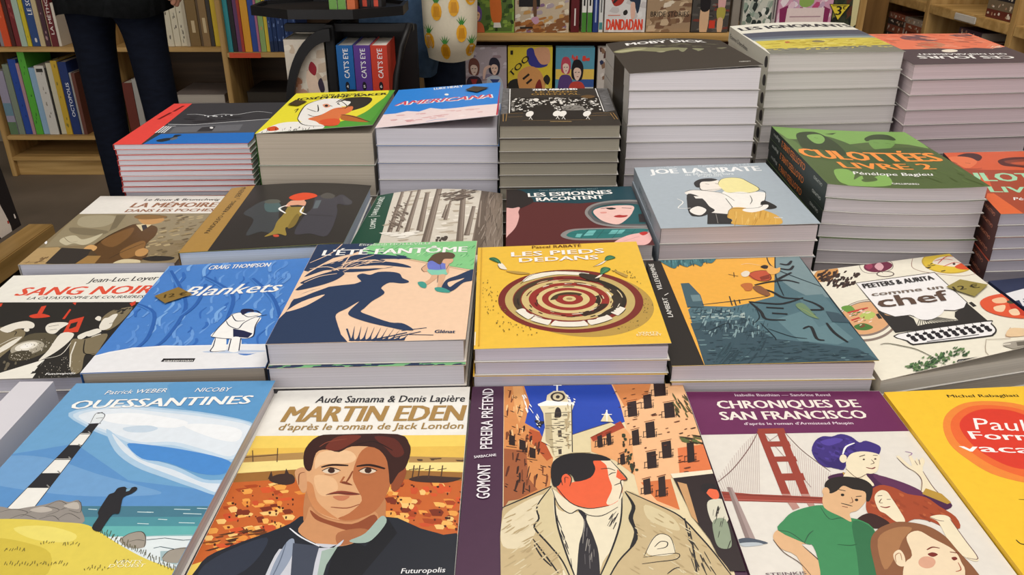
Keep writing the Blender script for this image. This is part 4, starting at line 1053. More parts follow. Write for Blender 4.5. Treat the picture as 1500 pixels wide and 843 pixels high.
  ["k","#7aabe6",2.07,[333,515,360,566,344,624]],
  ["k","#5b90d8",2.43,[814,805,822,823,812,844]],
  ["k","#356cbc",3.81,[166,161,148,222,184,298]],
  ["k","#5b90d8",3.82,[-289,-80,-297,-33,-265,26]],
  ["k","#5b90d8",2.45,[1199,750,1167,798,1182,858]],
  ["k","#356cbc",2.7,[1076,254,1098,325,1060,403]],
  ["k","#7aabe6",3.78,[652,763,667,794,653,828]],
  ["k","#6a9cde",2.61,[511,582,542,645,517,715]],
  ["k","#7aabe6",2.24,[713,545,728,581,712,621]],
  ["k","#7aabe6",2.91,[843,522,824,558,839,603]],
  ["k","#6a9cde",3.33,[-202,-60,-208,-28,-187,13]],
  ["k","#356cbc",2.82,[640,351,628,379,641,416]],
  ["k","#6a9cde",2.15,[1058,655,1069,688,1050,724]],
  ["k","#7aabe6",3.06,[195,370,231,437,213,511]],
  ["k","#5b90d8",3.42,[1191,739,1177,760,1184,788]],
  ["k","#5b90d8",3.21,[-56,622,-63,650,-43,685]],
  ["k","#5b90d8",3.88,[804,143,814,171,802,202]],
  ["k","#5b90d8",2.14,[584,75,565,120,586,179]],
  ["k","#356cbc",3.04,[588,439,575,469,589,506]],
  ["k","#5b90d8",3.06,[545,106,528,148,548,202]],
  ["k","#5b90d8",3.89,[186,639,201,665,194,695]],
  ["k","#5b90d8",2.49,[1117,332,1133,382,1104,437]],
  ["k","#5b90d8",2.54,[265,601,255,628,272,661]],
  ["k","#6a9cde",2.43,[1085,615,1058,659,1073,714]],
  ["k","#6a9cde",1.91,[771,358,785,394,769,434]],
  ["k","#6a9cde",2.77,[470,344,453,386,475,441]],
  ["k","#5b90d8",2.98,[618,38,648,111,620,192]],
  ["k","#6a9cde",3.79,[421,-16,404,30,428,90]],
  ["k","#6a9cde",3.74,[-228,218,-181,294,-191,378]],
  ["k","#7aabe6",1.97,[711,518,699,544,711,577]],
  ["k","#5b90d8",2.47,[1026,823,1003,859,1017,904]],
  ["k","#5b90d8",2.35,[652,649,664,675,653,704]],
  ["k","#356cbc",3.03,[516,755,531,784,519,818]],
  ["k","#6a9cde",3.83,[782,424,762,464,779,514]],
  ["k","#356cbc",3.52,[641,240,628,270,641,308]],
  ["k","#6a9cde",2.19,[556,570,544,599,559,635]],
  ["k","#7aabe6",2.57,[684,319,714,392,683,473]],
  ["k","#6a9cde",4.05,[894,309,869,357,887,417]],
  ["k","#7aabe6",3.54,[1194,855,1203,884,1183,918]],
  ["k","#6a9cde",2.82,[457,679,485,734,464,796]],
  ["k","#6a9cde",3.13,[485,472,503,508,489,548]],
  ["k","#356cbc",2.0,[461,479,442,525,467,583]],
  ["k","#5b90d8",2.4,[713,209,724,237,712,270]],
  ["k","#7aabe6",2.94,[977,775,953,814,969,863]],
  ["k","#7aabe6",2.39,[213,544,201,579,223,623]],
  ["k","#7aabe6",2.05,[938,638,907,692,928,759]],
  ["k","#6a9cde",1.77,[109,619,125,647,118,678]],
  ["k","#356cbc",3.01,[623,366,598,421,624,489]],
  ["k","#7aabe6",3.2,[-362,30,-333,77,-337,129]],
  ["k","#356cbc",3.61,[1070,810,1057,830,1064,856]],
  ["k","#6a9cde",3.48,[957,738,968,766,952,797]],
  ["k","#5b90d8",2.25,[302,648,334,704,315,768]],
  ["k","#5b90d8",2.49,[-61,548,-76,607,-34,680]],
  ["k","#7aabe6",2.96,[1006,473,993,495,1001,523]],
  ["k","#356cbc",4.25,[-276,84,-257,116,-260,151]],
  ["k","#6a9cde",2.34,[465,706,494,761,473,823]],
  ["k","#6a9cde",2.73,[763,776,777,807,761,843]],
  ["k","#356cbc",3.73,[1081,278,1102,346,1065,420]],
  ["k","#356cbc",3.53,[1009,605,996,627,1004,654]],
  ["k","#5b90d8",4.14,[-67,342,-76,378,-51,424]],
  ["k","#5b90d8",2.48,[289,125,322,192,303,267]],
  ["k","#6a9cde",3.54,[-158,90,-131,135,-138,185]],
  ["k","#7aabe6",2.52,[587,815,560,870,590,939]],
  ["k","#7aabe6",2.85,[154,280,193,352,175,432]],
  ["k","#7aabe6",2.29,[-275,169,-232,239,-240,315]],
  ["k","#5b90d8",3.07,[627,795,652,846,628,904]],
  ["k","#6a9cde",2.17,[-271,-66,-280,-9,-242,62]],
  ["k","#5b90d8",4.59,[824,26,838,63,821,105]],
  ["k","#6a9cde",2.95,[751,171,780,247,748,330]],
  ["k","#356cbc",3.49,[518,618,533,648,521,681]],
  ["k","#6a9cde",1.9,[751,601,764,632,750,666]],
  ["k","#356cbc",1.78,[580,175,596,212,582,253]],
  ["k","#6a9cde",3.76,[-23,559,-10,580,-15,604]],
  ["k","#5b90d8",3.48,[104,667,136,719,122,777]],
  ["k","#5b90d8",3.27,[81,784,102,816,93,853]],
  ["k","#356cbc",2.56,[1124,587,1141,638,1110,696]],
  ["k","#356cbc",2.63,[-191,28,-206,104,-155,200]],
  ["k","#6a9cde",3.88,[240,243,261,285,250,332]],
  ["k","#356cbc",2.3,[-213,321,-173,386,-182,457]],
  ["k","#7aabe6",3.39,[-33,104,12,183,-3,270]],
  ["k","#7aabe6",3.9,[578,479,549,543,582,623]],
  ["k","#6a9cde",3.67,[377,629,356,682,387,748]],
  ["k","#5b90d8",2.98,[145,721,171,763,159,811]],
  ["k","#5b90d8",2.31,[770,162,782,195,768,231]],
  ["k","#7aabe6",2.67,[-40,-54,5,30,-10,121]],
  ["k","#356cbc",2.8,[990,413,973,443,984,480]],
  ["k","#6a9cde",3.12,[904,377,868,445,895,529]],
  ["k","#5b90d8",2.32,[-29,139,6,200,-6,268]],
  ["k","#5b90d8",2.13,[855,187,826,245,849,319]],
  ["k","#6a9cde",4.11,[875,146,857,181,871,226]],
  ["k","#7aabe6",2.85,[233,512,214,568,248,637]],
  ["k","#7aabe6",3.07,[-54,585,-69,640,-29,710]],
  ["k","#7aabe6",2.25,[921,439,935,476,915,518]],
  ["k","#5b90d8",1.84,[808,181,826,228,805,280]],
  ["k","#5b90d8",3.84,[601,354,624,407,603,467]],
  ["k","#7aabe6",4.04,[-355,-61,-366,16,-312,113]],
  ["k","#6a9cde",3.72,[821,812,835,846,817,885]],
  ["k","#5b90d8",2.32,[-226,223,-191,281,-198,345]],
  ["k","#6a9cde",4.39,[-346,105,-324,139,-327,178]],
  ["k","#356cbc",2.82,[1215,728,1184,773,1198,828]],
  ["k","#7aabe6",1.51,[551,819,525,873,555,940]],
  ["k","#6a9cde",1.84,[164,131,153,169,176,219]],
  ["k","#6a9cde",2.82,[-204,212,-163,280,-172,355]],
  ["k","#6a9cde",3.66,[-83,556,-96,610,-58,676]],
  ["k","#356cbc",4.04,[-78,146,-95,224,-45,320]],
  ["k","#356cbc",3.99,[135,88,173,161,156,242]],
  ["k","#5b90d8",3.04,[310,590,290,645,323,713]],
  ["k","#356cbc",1.94,[906,706,876,758,898,822]],
  ["k","#6a9cde",2.97,[264,429,288,474,274,524]],
  ["k","#6a9cde",2.45,[45,254,63,286,56,322]],
  ["k","#6a9cde",2.82,[569,538,589,581,571,631]],
  ["k","#356cbc",1.85,[441,656,453,678,445,704]],
  ["k","#6a9cde",3.01,[99,42,80,113,122,202]],
  ["k","#6a9cde",3.34,[1187,841,1174,860,1180,884]],
  ["k","#5b90d8",2.82,[280,380,306,430,291,486]],
  ["k","#6a9cde",3.09,[81,432,113,488,100,550]],
  ["k","#6a9cde",3.51,[425,766,452,817,433,875]],
  ["k","#356cbc",2.45,[-94,545,-106,592,-71,651]],
  ["k","#6a9cde",3.14,[571,314,557,345,573,384]],
  ["k","#6a9cde",2.56,[164,556,185,593,175,635]],
  ["k","#7aabe6",3.37,[924,474,889,537,914,615]],
  ["k","#6a9cde",4.02,[548,256,524,314,552,386]],
  ["k","#6a9cde",2.25,[-163,9,-122,80,-132,158]],
  ["k","#6a9cde",2.79,[1090,250,1064,295,1079,353]],
  ["k","#6a9cde",3.16,[-186,285,-195,329,-163,387]],
  ["k","#7aabe6",3.04,[-98,146,-55,222,-67,306]],
  ["k","#6a9cde",3.39,[-4,478,19,515,11,557]],
  ["k","#6a9cde",2.98,[395,734,418,777,402,827]],
  ["k","#356cbc",3.01,[42,463,32,498,55,541]],
  ["k","#7aabe6",4.09,[297,-14,272,65,314,165]],
  ["k","#356cbc",2.32,[384,164,417,236,395,315]],
  ["k","#6a9cde",4.04,[-108,-70,-59,18,-73,115]],
  ["k","#6a9cde",4.47,[882,167,901,219,876,277]],
  ["k","#5b90d8",2.26,[868,201,835,266,860,349]],
  ["k","#5b90d8",3.84,[801,677,791,696,799,720]],
  ["k","#6a9cde",4.39,[754,18,729,73,751,143]],
  ["k","#7aabe6",2.17,[88,319,108,356,100,398]],
  ["k","#6a9cde",2.17,[814,104,788,157,809,224]],
  ["k","#5b90d8",3.7,[948,458,914,518,938,593]],
  ["k","#6a9cde",3.09,[589,437,608,479,591,527]],
  ["k","#6a9cde",3.12,[-266,-8,-274,41,-240,104]],
  ["k","#6a9cde",3.66,[689,642,705,677,689,717]],
  ["k","#6a9cde",1.73,[-188,288,-201,354,-155,437]],
  ["k","#7aabe6",4.26,[161,7,151,39,170,81]],
  ["k","#5b90d8",2.32,[623,702,611,727,624,759]],
  ["k","#2f63b0",5.85,[41,61,285,395,339,565,331,764,290,817]],
  ["k","#4a82cc",2.25,[24,60,270,394,324,564,317,764,277,816]],
  ["k","#2f63b0",5.38,[-12,411,150,516,222,726,201,835]],
  ["k","#4a82cc",2.07,[-27,410,135,515,208,725,188,834]],
  ["k","#2f63b0",5.76,[305,152,568,359,631,584,653,813]],
  ["k","#4a82cc",2.22,[289,151,553,358,616,583,639,812]],
  ["k","#2f63b0",5.73,[653,204,852,419,959,605]],
  ["k","#4a82cc",2.2,[637,203,837,418,944,604]],
  ["k","#2f63b0",5.2,[339,565,379,440,356,241]],
  ["k","#4a82cc",2.0,[324,564,364,439,340,240]],
  ["p","#e6e7ea",[-13,876,64,843,182,818,362,807,534,821,755,818,982,830,1045,1031,-15,1027]],
  ["l","#f4f4f6",1.46,[5,870,182,818,534,819,943,830]],
  ["c","#b9c8e0",[600,870,717,862,941,876,934,887,726,886]],
  ["c","#4f7fc4",[811,893,894,897,933,884,866,910]],
  ["c","#f4f3f0",[603,751,607,700,635,610,651,559,695,550,752,575,801,595,846,607,837,665,847,762,795,775,743,756,727,774]],
  ["p","#22274a",[706,690,777,710,839,738,823,773,733,759]],
  ["c","#f4f3f0",[630,758,688,761,715,816,729,865,649,870]],
  ["c","#f4f3f0",[720,770,782,771,811,872,747,869]],
  ["c","#22274a",[694,536,707,515,764,523,779,550,741,542,722,573]],
  ["c","#f4f3f0",[731,565,773,550,835,571,813,596,757,589]],
  ["k","#1f2444",1.15,[603,751,612,684,635,610,657,560,699,545]],
  ["k","#1f2444",1.15,[603,751,668,768,727,774]],
  ["k","#1f2444",1.19,[638,619,673,663,736,692,753,643,807,596,873,579]],
  ["k","#1f2444",1.21,[718,564,764,593,819,579]],
  ["k","#1f2444",1.14,[632,762,646,828,649,870,730,868]],
  ["k","#1f2444",1.14,[727,774,747,869]],
  ["k","#1f2444",1.14,[782,771,808,872]],
  ["k","#1f2444",1.2,[837,598,833,673,850,754,823,773]],
  ["k","#1f2444",1.21,[654,568,699,623,752,623]],
  ["k","#1f2444",1.22,[758,540,794,539,835,571]],
  ["t","#f4f3f0","CRAIG THOMPSON",[300,77,726,81],11.16,1,0.12],
  ["t","#f4f3f0","Blankets",[241,365,884,360],24.71,1,0.35],
  ["p","#232227",[401,935,404,911,584,918,584,944]],
  ["t","#f4f3f0","casterman",[415,933,576,939],3.18,1,0.15]],
 'sang': [["p","#edebe2",[-15,-8,990,-30,966,338,-48,299]],
  ["t","#2a2828","Jean-Luc Loyer",[523,105,961,93],12.57,1,0.15],
  ["t","#e0543c","SANG NOIR",[144,236,974,245],21.55,2,0.2],
  ["t","#2a2828","LA CATASTROPHE DE COURRIÈRES",[244,281,955,294],6.76,1,0.2],
  ["p","#d4452e",[395,431,379,359,404,351,423,432]],
  ["c","#d4452e",[360,451,413,431,488,464,404,477]],
  ["p","#d4452e",[572,492,563,391,577,402,587,492]],
  ["p","#d4452e",[647,629,623,505,689,473,727,619]],
  ["p","#2a2826",[659,587,646,539,677,521,690,569,671,587]],
  ["p","#d4452e",[898,350,925,323,937,362,924,382]],
  ["p","#d4452e",[546,328,569,325,577,355]],
  ["p","#d4452e",[109,318,123,314,135,348,109,357]],
  ["c","#80745a",[218,605,299,553,415,595,447,669,432,772,384,900]],
  ["c","#e6e1d4",[266,574,305,524,372,502,432,530,448,574,369,574,333,610]],
  ["c","#e6e1d4",[371,744,401,684,436,650,427,729,398,787,364,835]],
  ["c","#e6e1d4",[440,589,443,596,442,602,437,605,430,604,422,601,414,595,408,587,405,580,406,574,411,571,418,571,426,575,434,581]],
  ["k","#1d1b1a",1.06,[333,610,374,602,385,639]],
  ["k","#e6e1d4",1.02,[344,734,390,666,424,650]],
  ["c","#58513f",[463,823,447,651,541,619,641,659,656,748,628,814,548,859]],
  ["c","#a8a190",[597,723,607,751,600,779,578,801,545,812,508,812,473,799,447,777,436,749,442,721,464,699,497,686,536,687,571,700]],
  ["c","#e6e1d4",[558,716,564,733,559,751,544,766,522,776,498,778,476,772,461,760,454,743,459,725,473,709,495,699,519,697,542,703]],
  ["c","#f4f1ea",[538,721,541,731,538,741,529,750,516,756,502,757,489,754,481,747,477,738,480,728,489,719,502,713,516,711,529,714]],
  ["d",["#d8d2c2","#2a2826"],70,[474,807,490,706,596,657,649,695,618,797,537,859],[1.02,-0.06,0.77,-1.68]],
  ["c","#4a4436",[577,803,585,822,579,841,563,855,539,861,512,859,487,849,469,832,461,813,466,794,482,780,506,773,534,775,560,786]],
  ["d",["#cfc8b8"],30,[463,807,558,786,597,853,504,857],[0.8,-0.05,0.57,-1.21]],
  ["c","#e6e1d4",[520,571,522,534,580,523,632,538,613,585,603,630,558,619]],
  ["k","#1d1b1a",0.86,[532,563,583,550]],
  ["k","#1d1b1a",0.85,[557,597,592,588]],
  ["c","#80745a",[806,513,819,429,872,400,935,393,937,493,918,579,876,611]],
  ["c","#e6e1d4",[824,575,815,502,836,489,852,460,878,461,884,530,893,587,858,610]],
  ["c","#e6e1d4",[765,500,769,473,794,487,801,521]],
  ["k","#1d1b1a",1.08,[869,549,890,544]],
  ["d",["#2a2826"],14,[828,409,935,393,900,462],[2.75,4.41,1.29,-2.28]],
  ["c","#e6e1d4",[745,655,787,614,796,657,775,692]],
  ["c","#e6e1d4",[777,629,822,594,859,623,812,666]],
  ["c","#e6e1d4",[826,671,868,642,857,690]],
  ["c","#e6e1d4",[645,863,648,773,638,632,712,635,722,707,695,800]],
  ["c","#80745a",[730,702,800,687,902,643,923,759,923,826,869,824,913,954,860,952]],
  ["l","#e6e1d4",1.24,[761,709,792,821,838,919]],
  ["k","#1d1b1a",1.25,[803,693,855,807,919,818]],
  ["k","#e6e1d4",0.8,[657,848,737,818,738,716]],
  ["d",["#cfc8b8"],60,[683,913,770,820,872,873,915,1000,715,1006],[0.59,-0.03,0.5,-1.16]],
  ["p","#ebe8dd",[380,1079,499,951,672,852,685,944,694,1023,686,1254,639,1328]],
  ["p","#2a2826",[554,1196,626,1061,660,1007,694,1023,686,1254]],
  ["p","#2a2826",[662,966,663,904,672,865,689,960]],
  ["p","#ebe8dd",[659,943,660,912,670,912,671,947]],
  ["t","#f4f3f0","Futuropolis",[742,977,893,976],3.67,1,0.1],
  ["d",["#6a6252"],4,[418,854,547,875,511,921],[-2.04,10.16,3.71,-2.88]]],
 'ete': [["p","#86cb8a",[159,-108,1033,-65,1020,358,867,311,674,235,501,169,332,150]],
  ["d",["#6db578","#5a9a66","#a5dba2"],60,[328,4,1000,24,1007,329,672,224,425,142],[4.44,8.26,0.57,-1.9]],
  ["k","#c9a684",1.97,[502,177,675,247,868,322,1009,377]],
  ["k","#8a6a50",0.66,[499,162,673,231,867,307,1008,359]],
  ["p","#2b3c5b",[-53,-118,384,-97,353,5,256,122,139,175,28,326,2,314]],
  ["c","#2b3c5b",[128,277,261,146,450,151,612,205,459,202,276,216]],
  ["c","#2b3c5b",[145,299,323,219,537,251,627,311,449,274,290,284]],
  ["c","#2b3c5b",[162,322,292,295,456,314,520,291,391,333,258,344]],
  ["c","#2b3c5b",[21,383,100,253,224,191,180,301,116,320]],
  ["c","#2b3c5b",[16,445,124,352,228,314,183,408,95,455]],
  ["c","#2b3c5b",[10,520,107,373,245,337,219,420,125,486]],
  ["k","#f0cdae",1.59,[157,-5,113,115,13,226]],
  ["k","#f0cdae",1.53,[219,168,170,211,97,242]],
  ["k","#f0cdae",1.48,[226,303,276,216,380,152]],
  ["k","#f0cdae",1.48,[214,303,237,145,256,122]],
  ["k","#f0cdae",1.48,[208,324,128,277,30,294]],
  ["k","#f0cdae",1.47,[233,336,330,253,442,236]],
  ["k","#f0cdae",1.47,[241,347,277,381,268,391]],
  ["k","#f0cdae",1.47,[204,356,110,383,38,446]],
  ["d",["#f0cdae"],24,[25,315,117,231,313,172,510,228,336,286,139,321],[7.94,7.51,0.4,-1.52]],
  ["d",["#2b3c5b"],20,[246,74,495,134,624,210,440,224],[10.67,-4.44,0.05,-2.22]],
  ["c","#2b3c5b",[-29,1029,20,733,29,607,103,525,235,487,330,472,369,447,438,464,495,533,517,572,498,609,463,651,434,716,422,746,479,783,592,845,654,854,701,885,726,919,663,911,600,888,492,847,401,801,360,766,363,722,394,648,340,712,295,763,319,840,362,938,402,1046]],
  ["c","#f0cdae",[20,725,80,637,188,573,129,662,69,709]],
  ["c","#f0cdae",[19,607,95,534,193,493,120,549,59,599]],
  ["c","#2b3c5b",[326,389,352,363,400,380,440,352,508,351,568,373,593,422,631,453,634,473,595,480,527,468,491,513,489,561,442,540,372,461,356,436]],
  ["c","#2b3c5b",[412,987,422,964,416,869,431,957,443,991]],
  ["c","#2b3c5b",[438,988,452,965,451,873,461,958,470,992]],
  ["c","#2b3c5b",[464,989,481,967,486,878,490,959,498,993]],
  ["c","#2b3c5b",[489,990,511,968,521,883,520,960,525,994]],
  ["c","#2b3c5b",[515,991,540,969,556,887,550,962,552,996]],
  ["c","#2b3c5b",[540,992,570,970,590,892,579,963,580,997]],
  ["c","#2b3c5b",[566,993,600,971,625,897,609,964,607,998]],
  ["c","#2b3c5b",[591,994,629,973,660,901,639,965,635,999]],
  ["c","#2b3c5b",[616,995,659,974,694,906,668,966,662,1000]],
  ["c","#2b3c5b",[642,996,688,975,729,911,698,968,689,1001]],
  ["l","#2b3c5b",1.09,[665,919,792,900]],
  ["l","#2b3c5b",1.08,[709,953,834,961]],
  ["l","#2b3c5b",1.43,[634,973,766,931]],
  ["l","#2b3c5b",1.78,[520,991,697,936]],
  ["l","#2b3c5b",1.64,[381,891,422,987]],
  ["c","#2b3c5b",[830,557,847,459,910,410,1003,346,1006,458,950,488,906,557,870,582]],
  ["c","#f0cdae",[861,484,914,458,952,443,906,492,876,530]],
  ["c","#dcae8c",[691,325,725,272,743,328,730,359,707,358]],
  ["c","#6f7bcb",[719,271,741,234,803,241,836,288,836,345,786,351,735,338]],
  ["c","#86cdb4",[724,340,785,347,838,343,847,397,791,402,763,403]],
  ["c","#dcae8c",[761,401,800,407,785,446,742,504,723,483,751,444]],
  ["c","#dcae8c",[797,407,837,400,835,468,826,542,806,537,805,477]],
  ["c","#dcae8c",[827,276,851,289,854,386,840,364]],
  ["c","#459c8e",[688,476,718,469,741,498,741,534,711,523]],
  ["c","#459c8e",[792,536,831,534,880,571,871,588,810,572]],
  ["c","#dcae8c",[787,206,834,197,870,233,853,278,805,264]],
  ["c","#5e4a38",[716,249,742,169,792,136,855,151,876,187,859,221,813,224,796,286,744,239]],
  ["k","#2a3440",0.64,[719,271,691,325,711,365]],
  ["k","#2a3440",0.63,[838,343,848,288]],
  ["k","#2a3440",0.62,[797,407,800,481]],
  ["k","#4a54a0",0.63,[807,341,796,286]],
  ["t","#dfe6dc","Élizabeth HOLLEVILLE",[266,35,716,37],6.56,0,0],
  ["t","#f4f3f0","L'ÉTÉ FANTÔME",[65,146,943,141],15.47,2,0],
  ["t","#2b3c5b","Glénat",[837,945,941,951],5.7,2,0]],
 'pieds': [["c","#b8964a",[969,722,938,792,885,850,814,895,730,924,638,935,542,929,448,905,361,864,288,809,231,740,197,663,188,582,207,502,253,431,324,373,416,335,521,320,631,330,738,364,831,417,904,486,953,564,974,644]],
  ["d",["#6a5a2c"],60,[891,462,983,674,884,853,708,938,846,718],[0.94,-0.12,-0.5,-2.08]],
  ["c","#7b2e28",[923,660,898,727,853,785,791,834,716,869,631,892,542,899,451,892,365,871,285,835,218,787,167,727,134,660,124,588,137,515,173,447,232,387,311,341,404,312,506,302,609,313,707,343,792,390,859,449,904,517,925,589]],
  ["c","#c4ac6c",[879,653,858,713,818,766,762,810,694,842,618,862,537,869,456,863,378,843,306,811,246,767,200,713,171,653,162,588,175,523,208,462,261,409,331,368,414,342,505,334,597,343,684,370,760,411,820,464,861,525,881,589]],
  ["c","#84302a",[834,645,816,698,781,744,732,783,673,812,606,830,534,836,462,830,393,812,330,783,277,745,237,698,212,645,205,588,216,532,245,479,292,434,354,399,426,377,505,369,585,377,661,400,727,436,780,481,817,534,835,590]],
  ["c","#d2bb80",[781,637,767,681,738,720,697,752,648,776,591,791,531,796,470,791,411,776,358,752,314,719,280,680,260,636,254,589,264,543,289,500,328,463,380,434,440,416,506,410,572,417,635,436,690,464,735,502,766,545,781,591]],
  ["c","#96332c",[740,630,728,667,704,700,670,727,628,748,580,760,528,765,476,760,427,747,382,727,344,699,316,666,299,628,294,589,303,551,324,515,358,484,401,460,452,446,507,441,563,446,615,461,662,486,700,517,726,552,740,591]],
  ["c","#d9c48a",[698,622,689,652,669,679,642,702,608,718,568,729,527,732,484,729,444,718,407,701,377,678,354,651,341,621,338,589,345,558,362,530,389,505,424,486,465,474,509,471,554,475,597,487,634,506,665,531,686,560,697,591]],
  ["c","#96332c",[668,618,661,642,645,665,622,683,593,697,561,705,526,708,490,705,456,696,426,682,400,663,382,641,370,616,368,590,374,565,389,542,411,522,440,507,474,497,511,494,548,498,583,508,614,523,640,543,658,567,668,592]],
  ["c","#d9c48a",[632,613,627,631,615,648,597,663,576,673,551,680,524,682,497,679,471,673,448,662,429,647,415,630,406,612,404,592,409,573,421,555,438,540,460,529,485,522,513,519,541,522,567,529,591,541,610,556,624,574,631,593]],
  ["c","#96332c",[596,608,592,620,584,632,572,642,558,649,541,654,522,655,504,653,486,649,471,641,458,631,448,620,442,607,441,593,445,580,452,568,464,558,479,551,496,546,515,544,534,546,552,551,568,559,581,569,590,581,595,594]],
  ["c","#d9c48a",[556,604,555,610,551,615,545,620,538,623,530,626,522,626,513,626,504,623,497,620,491,615,486,610,484,604,483,597,485,591,489,586,494,581,501,577,509,575,518,575,527,575,535,578,543,581,549,586,553,592,556,598]],
  ["c","#a88a5c",[537,602,536,605,534,607,532,609,529,611,525,611,521,612,517,611,513,610,509,609,506,607,504,604,503,602,503,599,503,596,505,594,508,592,511,591,515,590,519,590,523,590,527,591,530,592,533,595,536,597,537,600]],
  ["c","#2f2a22",[660,400,722,431,773,471,810,517,831,568,836,619,825,669,799,715,760,756,731,737,755,695,776,655,783,615,784,570,763,525,727,483,700,449,632,423]],
  ["c","#3a3228",[790,530,806,566,812,603,809,640,798,675,778,708,751,738,718,764,679,785,653,758,682,744,707,722,749,690,748,666,760,636,754,598,770,574,750,541]],
  ["c","#3a2a22",[726,660,717,678,705,695,689,710,672,724,652,737,630,747,607,755,583,762,559,727,579,730,606,716,635,721,643,710,644,700,655,686,680,672,673,659]],
  ["c","#332a20",[685,578,689,590,692,603,693,615,692,628,690,640,685,652,680,663,672,674,665,677,671,657,655,644,662,636,663,626,665,623,672,600,659,588,655,591]],
  ["c","#4a3c2c",[285,752,242,706,216,653,209,596,220,539,252,485,301,439,365,403,441,382,435,408,371,416,334,454,275,502,254,554,246,604,254,644,266,696,300,746]],
  ["c","#4a3a28",[413,606,421,585,436,566,457,551,483,541,513,537,543,539,571,547,595,560,575,577,562,564,529,563,510,559,486,563,463,568,457,584,449,599,430,605]],
  ["k","#efe6d2",1.84,[505,452,527,452,548,453]],
  ["k","#2f2620",1.2,[344,644,339,620,340,597]],
  ["k","#4a352a",1.67,[654,725,633,736,609,746]],
  ["k","#5a241f",1.21,[748,635,746,645,743,655]],
  ["k","#2f2620",1.17,[517,451,534,451,551,453]],
  ["k","#d8c8a0",1.38,[641,813,617,820,591,824]],
  ["k","#5a241f",1.3,[307,739,296,729,285,718]],
  ["k","#2f2620",1.01,[282,727,267,710,254,691]],
  ["k","#2f2620",0.89,[459,727,434,718,412,706]],
  ["k","#d8c8a0",1.29,[733,498,749,515,762,534]],
  ["k","#d8c8a0",1.42,[348,439,379,424,411,413]],
  ["k","#2f2620",1.45,[330,783,302,764,276,744]],
  ["k","#4a352a",1.71,[243,686,237,673,231,659]],
  ["k","#5a241f",1.57,[443,491,453,488,464,485]],
  ["k","#2f2620",1.16,[500,404,539,405,578,409]],
  ["k","#d8c8a0",0.94,[281,748,259,725,240,701]],
  ["k","#2f2620",1.29,[562,757,543,760,524,760]],
  ["k","#efe6d2",1.36,[577,455,619,467,656,485]],
  ["k","#4a352a",1.77,[571,460,588,464,605,469]],
  ["k","#5a241f",1.32,[284,561,296,535,314,510]],
  ["k","#d8c8a0",1.54,[704,581,708,598,710,614]],
  ["k","#efe6d2",0.85,[418,424,444,417,471,413]],
  ["k","#5a241f",1.68,[362,730,352,722,342,714]],
  ["k","#d8c8a0",0.91,[426,721,416,716,405,710]],
  ["k","#5a241f",1.25,[338,570,345,557,353,544]],
  ["k","#4a352a",1.41,[728,491,741,505,753,519]],
  ["k","#4a352a",1.04,[653,475,670,485,686,496]],
  ["k","#d8c8a0",0.77,[463,755,433,746,405,735]],
  ["k","#4a352a",1.46,[763,640,754,667,739,693]],
  ["k","#2f2620",1.5,[789,555,795,573,798,590]],
  ["k","#efe6d2",1.79,[735,548,747,576,753,605]],
  ["k","#2f2620",1.61,[308,705,300,696,293,686]],
  ["k","#4a352a",1.12,[535,766,512,766,489,764]],
  ["k","#d8c8a0",1.47,[680,746,662,756,643,765]],
  ["k","#5a241f",1.52,[473,423,506,420,540,421]],
  ["k","#5a241f",0.86,[461,394,482,392,503,391]],
  ["k","#2f2620",1.7,[239,649,233,615,234,580]],
  ["k","#efe6d2",0.8,[791,663,783,680,774,696]],
  ["k","#efe6d2",1.36,[378,481,396,471,416,463]],
  ["k","#4a352a",1.61,[566,414,610,423,651,438]],
  ["k","#d8c8a0",1.28,[796,535,810,573,815,611]],
  ["k","#4a352a",1.65,[399,455,418,448,438,442]],
  ["k","#d8c8a0",0.76,[478,826,451,822,425,817]],
  ["k","#2f2620",1.36,[673,781,632,796,588,806]],
  ["k","#5a241f",1.21,[561,442,596,449,629,460]],
  ["k","#efe6d2",0.87,[661,693,640,709,616,722]],
  ["k","#efe6d2",0.89,[357,767,328,749,303,729]],
  ["k","#efe6d2",1.43,[581,738,551,743,520,745]],
  ["k","#d8c8a0",1.18,[281,727,263,705,248,682]],
  ["k","#4a352a",1.11,[494,482,527,481,560,484]],
  ["k","#4a352a",1.25,[694,680,680,696,663,711]],
  ["k","#4a352a",1.74,[725,495,743,514,757,534]],
  ["k","#5a241f",1.71,[338,659,332,643,328,627]],
  ["k","#4a352a",1.57,[222,631,219,603,222,574]],
  ["k","#5a241f",1.44,[689,572,696,592,699,613]],
  ["k","#4a352a",1.6,[645,761,631,767,616,772]],
  ["k","#4a352a",1.03,[662,730,635,745,605,756]],
  ["k","#5a241f",1.69,[691,570,699,591,702,612]],
  ["k","#4a352a",1.21,[308,671,302,659,297,647]],
  ["k","#4a352a",1.45,[486,752,473,750,461,747]],
  ["c","#ece6d8",[285,777,271,766,258,753,247,740,236,727,226,712,218,698,255,678,273,691,275,703,282,714,291,725,304,736,316,746]],
  ["k","#2f2620",0.75,[285,777,271,766,258,753,247,740,236,727,226,712,218,698]],
  ["c","#ece6d8",[386,831,370,825,354,818,339,811,324,803,310,795,296,785,320,752,333,760,345,768,359,774,370,781,391,787,407,792]],
  ["k","#2f2620",0.74,[386,831,370,825,354,818,339,811,324,803,310,795,296,785]],
  ["c","#ece6d8",[597,846,564,851,531,853,497,852,464,849,432,843,400,835,423,796,443,802,467,807,499,810,535,811,563,809,581,805]],
  ["k","#2f2620",0.74,[597,846,564,851,531,853,497,852,464,849,432,843,400,835]],
  ["c","#ece6d8",[733,795,715,806,696,816,676,824,655,832,633,838,611,843,597,803,628,799,646,793,650,786,668,779,693,771,709,762]],
